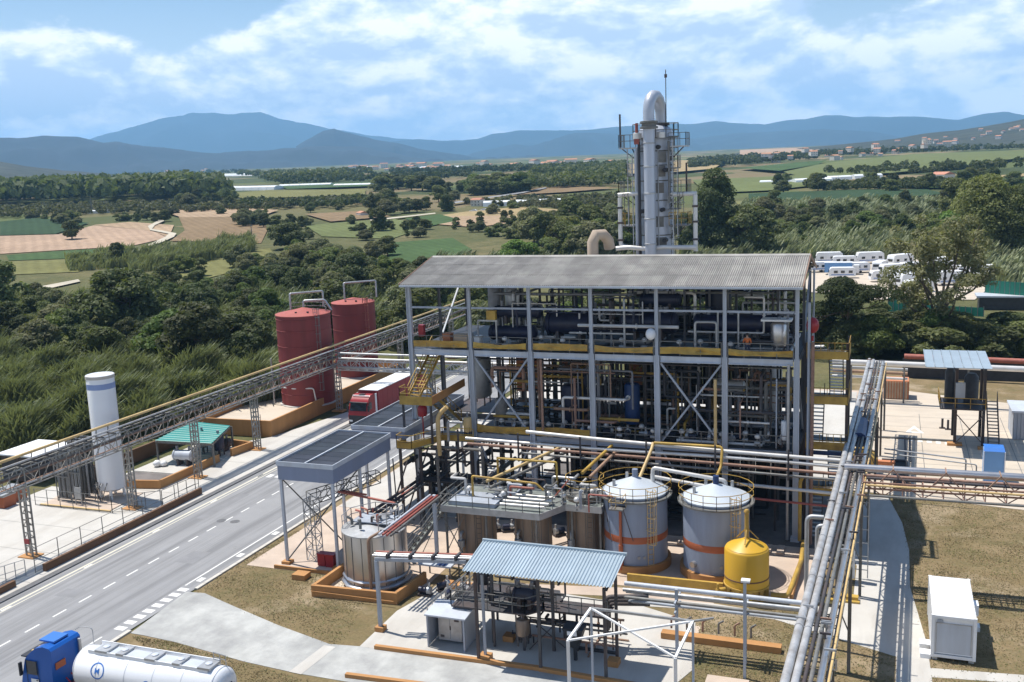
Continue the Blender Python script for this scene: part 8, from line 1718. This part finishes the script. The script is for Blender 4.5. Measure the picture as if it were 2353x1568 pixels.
mass('hedgerow', 5, [([(640, 415), (1080, 402), (1080, 412), (640, 428)], 200, 8, .2), ([(900, 396), (1420, 386), (1420, 394), (900, 402)], 240, 9, .22), ([(0, 398), (560, 392), (560, 400), (0, 412)], 220, 9, .22), ([(540, 470), (860, 462), (870, 478), (560, 486)], 120, 5, .2)], 'leaf_dark', 0, 0, 0, None)
# reeds
def reeds(name, quads, material, seed, hm, lean, width=.16):
    rs = np.random.RandomState(seed); Vs = []
    for quad, n in quads:
        q = np.array(quad, float); P = [tp(*c) for c in quad]; P = np.array([[p.x, p.y] for p in P])
        u, v = rs.rand(n), rs.rand(n); xy = ((P[0] * (1 - u)[:, None] + P[1] * u[:, None]) * (1 - v)[:, None] + (P[3] * (1 - u)[:, None] + P[2] * u[:, None]) * v[:, None])
        cl = np.array([mnoise.noise(Vector((a * .22, b * .22, seed))) for a, b in xy]); keep = rs.rand(n) < .66 + 1.1 * cl; xy = xy[keep]; cl = cl[keep]; m_ = len(xy)
        z = np.array([hgt(a, b) for a, b in xy]); h = hm * (.45 + .5 * rs.rand(m_) + .95 * cl + .12 * (rs.rand(m_) > .93))
        az = lean[0] + rs.normal(size=m_) * .55; ln = h * (lean[1] + .22 * rs.rand(m_)); dx, dy = np.cos(az) * ln, np.sin(az) * ln
        wa = rs.rand(m_) * PI; w = width * (.6 + .8 * rs.rand(m_)); wx, wy = np.cos(wa) * w, np.sin(wa) * w
        b0 = np.stack([xy[:, 0], xy[:, 1], z - .1], 1); m1 = b0 + np.stack([dx * .28, dy * .28, h * .62], 1); t1 = b0 + np.stack([dx, dy, h * (1 - .18 * rs.rand(m_))], 1); W_ = np.stack([wx, wy, 0 * wx], 1)
        Vs.append(np.stack([b0 - W_ * .5, b0 + W_ * .5, m1 + W_, m1 - W_, t1 + W_ * .35, t1 - W_ * .35], 1))
    V = np.concatenate(Vs); n = len(V); F = np.array([[0, 1, 2, 3], [3, 2, 4, 5]]); idx = (np.arange(n)[:, None, None] * 6 + F[None]).reshape(-1)
    me = bpy.data.meshes.new(name); me.vertices.add(6 * n); me.vertices.foreach_set('co', V.reshape(-1)); me.loops.add(len(idx)); me.loops.foreach_set('vertex_index', idx); me.polygons.add(2 * n); me.polygons.foreach_set('loop_start', np.arange(0, 8 * n, 4)); me.polygons.foreach_set('loop_total', np.full(2 * n, 4)); me.update(); me.validate(); me.materials.append(MATS[material])
    o = bpy.data.objects.new(name, me); COL.objects.link(o); o['kind'] = 'stuff'; return o
reeds('reeds', [([(-60, 860), (640, 840), (650, 930), (-60, 1085)], 105000), ([(330, 800), (660, 760), (660, 880), (450, 890)], 9000)], 'reed', 1, 4.6, (-.3, .42), .115)
reeds('reeds', [([(-40, 700), (640, 660), (660, 860), (-40, 870)], 42000)], 'reed', 2, 3.6, (-.2, .3), .12)
reeds('reeds', [([(290, 592), (575, 556), (585, 580), (300, 632)], 14000), ([(150, 606), (300, 585), (320, 612), (160, 625)], 5000)], 'reed', 3, 4.2, (-.2, .3), .2)
reeds('reeds', [([(1560, 566), (2040, 545), (2060, 598), (1560, 606)], 18000), ([(2210, 560), (2380, 540), (2380, 680), (2290, 660)], 9000)], 'reed', 4, 4.6, (.2, .25), .22)
reeds('reeds', [([(1700, 470), (2180, 462), (2170, 492), (1700, 500)], 12000), ([(1900, 590), (2060, 575), (2060, 596), (1880, 606)], 5000)], 'reed', 5, 3.4, (.2, .25), .3)
reeds('reeds', [([(1700, 488), (2180, 478), (2180, 560), (1720, 575)], 11000), ([(1000, 600), (1800, 596), (1800, 640), (1000, 640)], 9000)], 'reed', 6, 3.6, (.2, .25), .26)
reeds('reeds', [([(620, 700), (900, 690), (930, 800), (640, 840)], 12000), ([(880, 700), (1160, 690), (1160, 790), (900, 800)], 8000)], 'reed', 7, 4.2, (-.1, .3), .17)
# short grass tufts on the dry lawns
def on_conc(x, y):
    for P in CONC:
        ins = False
        for (ax, ay), (bx, by) in zip(P, P[1:] + P[:1]):
            if (ay > y) != (by > y) and x < (bx - ax) * (y - ay) / (by - ay) + ax: ins = not ins
        if ins: return True
    return x < -47.2
def tufts(name, boxes, material, seed, hm):
    rs = np.random.RandomState(seed); Vs = []
    for (pix, n) in boxes:
        P = np.array([[gp(*c).x, gp(*c).y] for c in pix]); u, v = rs.rand(n), rs.rand(n)
        xy = ((P[0] * (1 - u)[:, None] + P[1] * u[:, None]) * (1 - v)[:, None] + (P[3] * (1 - u)[:, None] + P[2] * u[:, None]) * v[:, None])
        cl = np.array([mnoise.fractal(Vector((a * .35, b * .35, seed)), .8, 2, 4) for a, b in xy]); keep = (rs.rand(n) < .40 + .8 * cl) & np.array([not on_conc(a + j0, b + j1) for (a, b), j0, j1 in zip(xy, rs.normal(size=len(xy)) * .14, rs.normal(size=len(xy)) * .14)]); xy = xy[keep]; m_ = len(xy)
        h = hm * (.5 + rs.rand(m_)); wa = rs.rand(m_) * 2 * PI; w = .035 * (.5 + rs.rand(m_)); b0 = np.stack([xy[:, 0], xy[:, 1], np.full(m_, .012)], 1); W_ = np.stack([np.cos(wa) * w, np.sin(wa) * w, 0 * w], 1); t1 = b0 + np.stack([rs.normal(size=m_) * .06, rs.normal(size=m_) * .06, h], 1)
        Vs.append(np.stack([b0 - W_, b0 + W_, t1], 1))
    V = np.concatenate(Vs); n = len(V); me = bpy.data.meshes.new(name); me.vertices.add(3 * n); me.vertices.foreach_set('co', V.reshape(-1)); me.loops.add(3 * n); me.loops.foreach_set('vertex_index', np.arange(3 * n)); me.polygons.add(n); me.polygons.foreach_set('loop_start', np.arange(0, 3 * n, 3)); me.polygons.foreach_set('loop_total', np.full(n, 3)); me.update(); me.validate(); me.materials.append(MATS[material])
    o = bpy.data.objects.new(name, me); COL.objects.link(o); o['kind'] = 'stuff'; return o
LB = [([(430, 1360), (690, 1215), (880, 1300), (780, 1500)], 20000), ([(300, 1462), (400, 1476), (720, 1568), (480, 1600)], 7000), ([(1960, 1150), (2400, 1150), (2400, 1400), (2050, 1390)], 30000), ([(1840, 1380), (2400, 1380), (2450, 1600), (1840, 1600)], 30000), ([(1560, 1400), (1860, 1400), (1870, 1600), (1560, 1600)], 14000)]
reed_ = mat('grass_blade', (0.24, 0.19, 0.105), 0.8, 0, 0.4, 0.4, spec=.1); mat('grass_green', (0.16, 0.16, 0.065), 0.8, 0, 0.4, 0.4, spec=.1)
tufts('grass', LB, 'grass_blade', 1, .05); tufts('grass', [(q, n // 2) for q, n in LB], 'grass_green', 2, .05)
# ---------------------------------------------------------------- farmhouses, greenhouses, town and hillside houses
def house_mesh(w, d, h, rh):
    wm = MB(); wm.box(-w / 2, w / 2, -d / 2, d / 2, -1, h); a = wm.mesh('wall'); a.materials.append(MATS['wall_far'])
    rm = MB(); o = .3; rm.add([(-w / 2 - o, -d / 2 - o, h), (w / 2 + o, -d / 2 - o, h), (w / 2 + o, d / 2 + o, h), (-w / 2 - o, d / 2 + o, h), (-w / 2 - o, 0, h + rh), (w / 2 + o, 0, h + rh)], [(0, 1, 5, 4), (2, 3, 4, 5), (0, 4, 3), (1, 2, 5), (0, 3, 2, 1)]); r = rm.mesh('roof'); r.materials.append(MATS['roof_tile_far'])
    im = MB()
    for k in range(3):
        x = -w / 2 + w * (k + .5) / 3 - .45
        for z in ((.8, 3.6) if h > 5 else (.8,)): im.box(x, x + .9, -d / 2 - .04, -d / 2 + .02, z, z + 1.3)
    i = im.mesh('window'); i.materials.append(MATS['glass_dark']); return a, r, i
HM = [house_mesh(11, 8, 6, 1.8), house_mesh(14, 9, 3.6, 1.8), house_mesh(16, 10, 9, 1.6)]
rh = random.Random(9)
def house(px, py, k, s, label, group=None, p=None):
    p = p or tp(px, py); t = T('house', label, 'house', p, group); t.rotation_euler = (0, 0, rh.uniform(-.9, .9)); t.scale = (s,) * 3
    for me in HM[k]: o = bpy.data.objects.new(me.name.split('.')[0], me); COL.objects.link(o); o.parent = t
house(437, 476, 0, .75, 'small white farmhouse with a dark opening in the left middle distance'); house(1098, 474, 0, .6, 'pale farmstead building with sheds in the centre of the valley'); house(880, 462, 1, .4, 'tiny red roofed hut among the bushes left of centre')
house(1745, 372, 1, .8, 'terracotta roofed villa on the right hand slope'); house(2165, 413, 1, .9, 'long pale farm building with tiled roof on the right'); house(2070, 352, 0, 1.1, 'white house among trees halfway up the right hill'); house(2010, 552, 1, .35, 'small pale hut above the caravan yard'); house(833, 497, 1, .5, 'small white shed beside the round valley tree')
for k in range(34): house(rh.uniform(790, 1060), rh.uniform(386, 393), rh.choice((0, 1, 2)), rh.uniform(.8, 1.4), 'small pale house of the tile roofed town across the valley', 'houses of the valley town')
for k in range(14): house(rh.uniform(1060, 1420), rh.uniform(381, 386), rh.choice((0, 2)), rh.uniform(.8, 1.3), 'tiny pale house on the valley floor right of the town', 'houses right of the valley town')
for k in range(14): house(rh.uniform(330, 480), rh.uniform(391, 396), rh.choice((0, 1, 2)), rh.uniform(.8, 1.3), 'tiny pale house at the foot of the left blue hills', 'houses at the foot of the left hills')
# houses on the right hill: set on the hill surface
dg = bpy.context.evaluated_depsgraph_get(); bpy.context.view_layer.update()
def on_hill(px, py):
    d = ray(px, py).normalized(); hit, loc, *_ = S.ray_cast(bpy.context.evaluated_depsgraph_get(), Vector((0, 0, CAMH)) + d * 400, d)
    return loc if hit else None
for k in range(60):
    px = rh.uniform(1640, 2353); top = np.interp(px, [1600, 1800, 2000, 2200, 2353], [372, 348, 328, 304, 276]); p = on_hill(px, top + rh.uniform(6, 34))
    if p is not None and 1300 < p.length < 4000: house(0, 0, rh.choice((0, 1, 0)), rh.uniform(.55, .95), 'small pale house scattered over the wooded right hill', 'houses on the right hill', p)
def greenhouse(px0, py0, px1, py1, d, h, label):
    p, q = tp(px0, py0), tp(px1, py1); t = T('greenhouse', label, 'greenhouse', p); u = (q - p); L = u.length; u.normalize(); v = Vector((-u.y, u.x, 0)); n = max(2, int(L / 9))
    for i in range(n):
        a = p + u * (L * i / n); c = p + u * (L * (i + .96) / n); b = MB(); vs = []
        for s in (a, c):
            for k in range(7): th = PI * k / 6; vs.append(s + v * (d / 2 - d / 2 * math.cos(th)) + Vector((0, 0, h * (.45 * (1 if 0 < k < 6 else 0) + .55 * math.sin(th)))))
        b.add(vs, [(k, k + 1, 8 + k, 7 + k) for k in range(6)] + [tuple(range(7))[::-1], tuple(range(7, 14))]); b.build('bay', 'greenhouse', t)
greenhouse(508, 440, 630, 438, 14, 4.5, 'long white greenhouse beyond the dark wood'); greenhouse(640, 434, 760, 430, 12, 4, 'second white greenhouse strip left of the poplars'); greenhouse(765, 432, 850, 430, 10, 3.6, 'short white greenhouse nearest the poplars'); greenhouse(480, 406, 590, 404, 30, 5, 'distant pale flat greenhouse beyond the wood')
greenhouse(1830, 424, 1915, 420, 12, 3.5, 'white greenhouse leftmost of the right hand group'); greenhouse(1900, 416, 1960, 413, 10, 3, 'white greenhouse second of the right hand group'); greenhouse(1965, 412, 2030, 409, 10, 3, 'white greenhouse right of the group on the slope'); greenhouse(1745, 424, 1820, 422, 10, 2.5, 'low grey greenhouse left of the white group')
greenhouse(1110, 476, 1290, 470, 9, 3.2, 'long grey farm shed beside the pale farmstead'); greenhouse(800, 388, 860, 387, 30, 6, 'distant white warehouse before the town'); greenhouse(960, 390, 1050, 389, 30, 6, 'distant long pale warehouse right of the town'); greenhouse(200, 492, 262, 489, 5, 2.2, 'low white sheds by the lattice mast')
mp_ = T('lattice_mast', 'thin grey mast standing in the fields before the dark wood', 'mast', tp(211, 487)); q = ORG[mp_]; b = MB(); b.lattice(q, 9.5, .7, .35, 1.2, .1, .06); b.build('mast', 'galv_dull', mp_)
q = tp(580, 560); b = MB(); b.bar(q, q + Vector((0, 0, 7.5)), .22); b.bar(q + Vector((-.8, 0, 7.0)), q + Vector((.8, 0, 7.0)), .12); T1(b, 'utility_pole', 'bare utility pole at the right end of the reed bank', 'pole', 'galv_dull')
for px, py in ((1088, 488), (1112, 486), (1135, 484)): car(px, py, .2, 'white_paint', {1088: 'white car left of the farmyard three', 1112: 'pale car in the middle of the farmyard three', 1135: 'white car right of the farmyard three'}[px])

# ---------------------------------------------------------------- the air of the valley
hz = MB(); hz.box(-18000, 9000, -320, 18000, -1.2, 1000)
m = bpy.data.materials.new('valley_air'); m.use_nodes = True; nt = m.node_tree; nt.nodes.clear()
pv = N(nt, 'ShaderNodeVolumePrincipled', ins={'Density': 8.0e-5, 'Anisotropy': 0.0}); pv.inputs['Color'].default_value = (0.32, 0.64, 1.0, 1)
ho = N(nt, 'ShaderNodeOutputMaterial'); nt.links.new(pv.outputs[0], ho.inputs['Volume']); MATS['valley_air'] = m
o = hz.build('haze', m); o['kind'] = 'stuff'
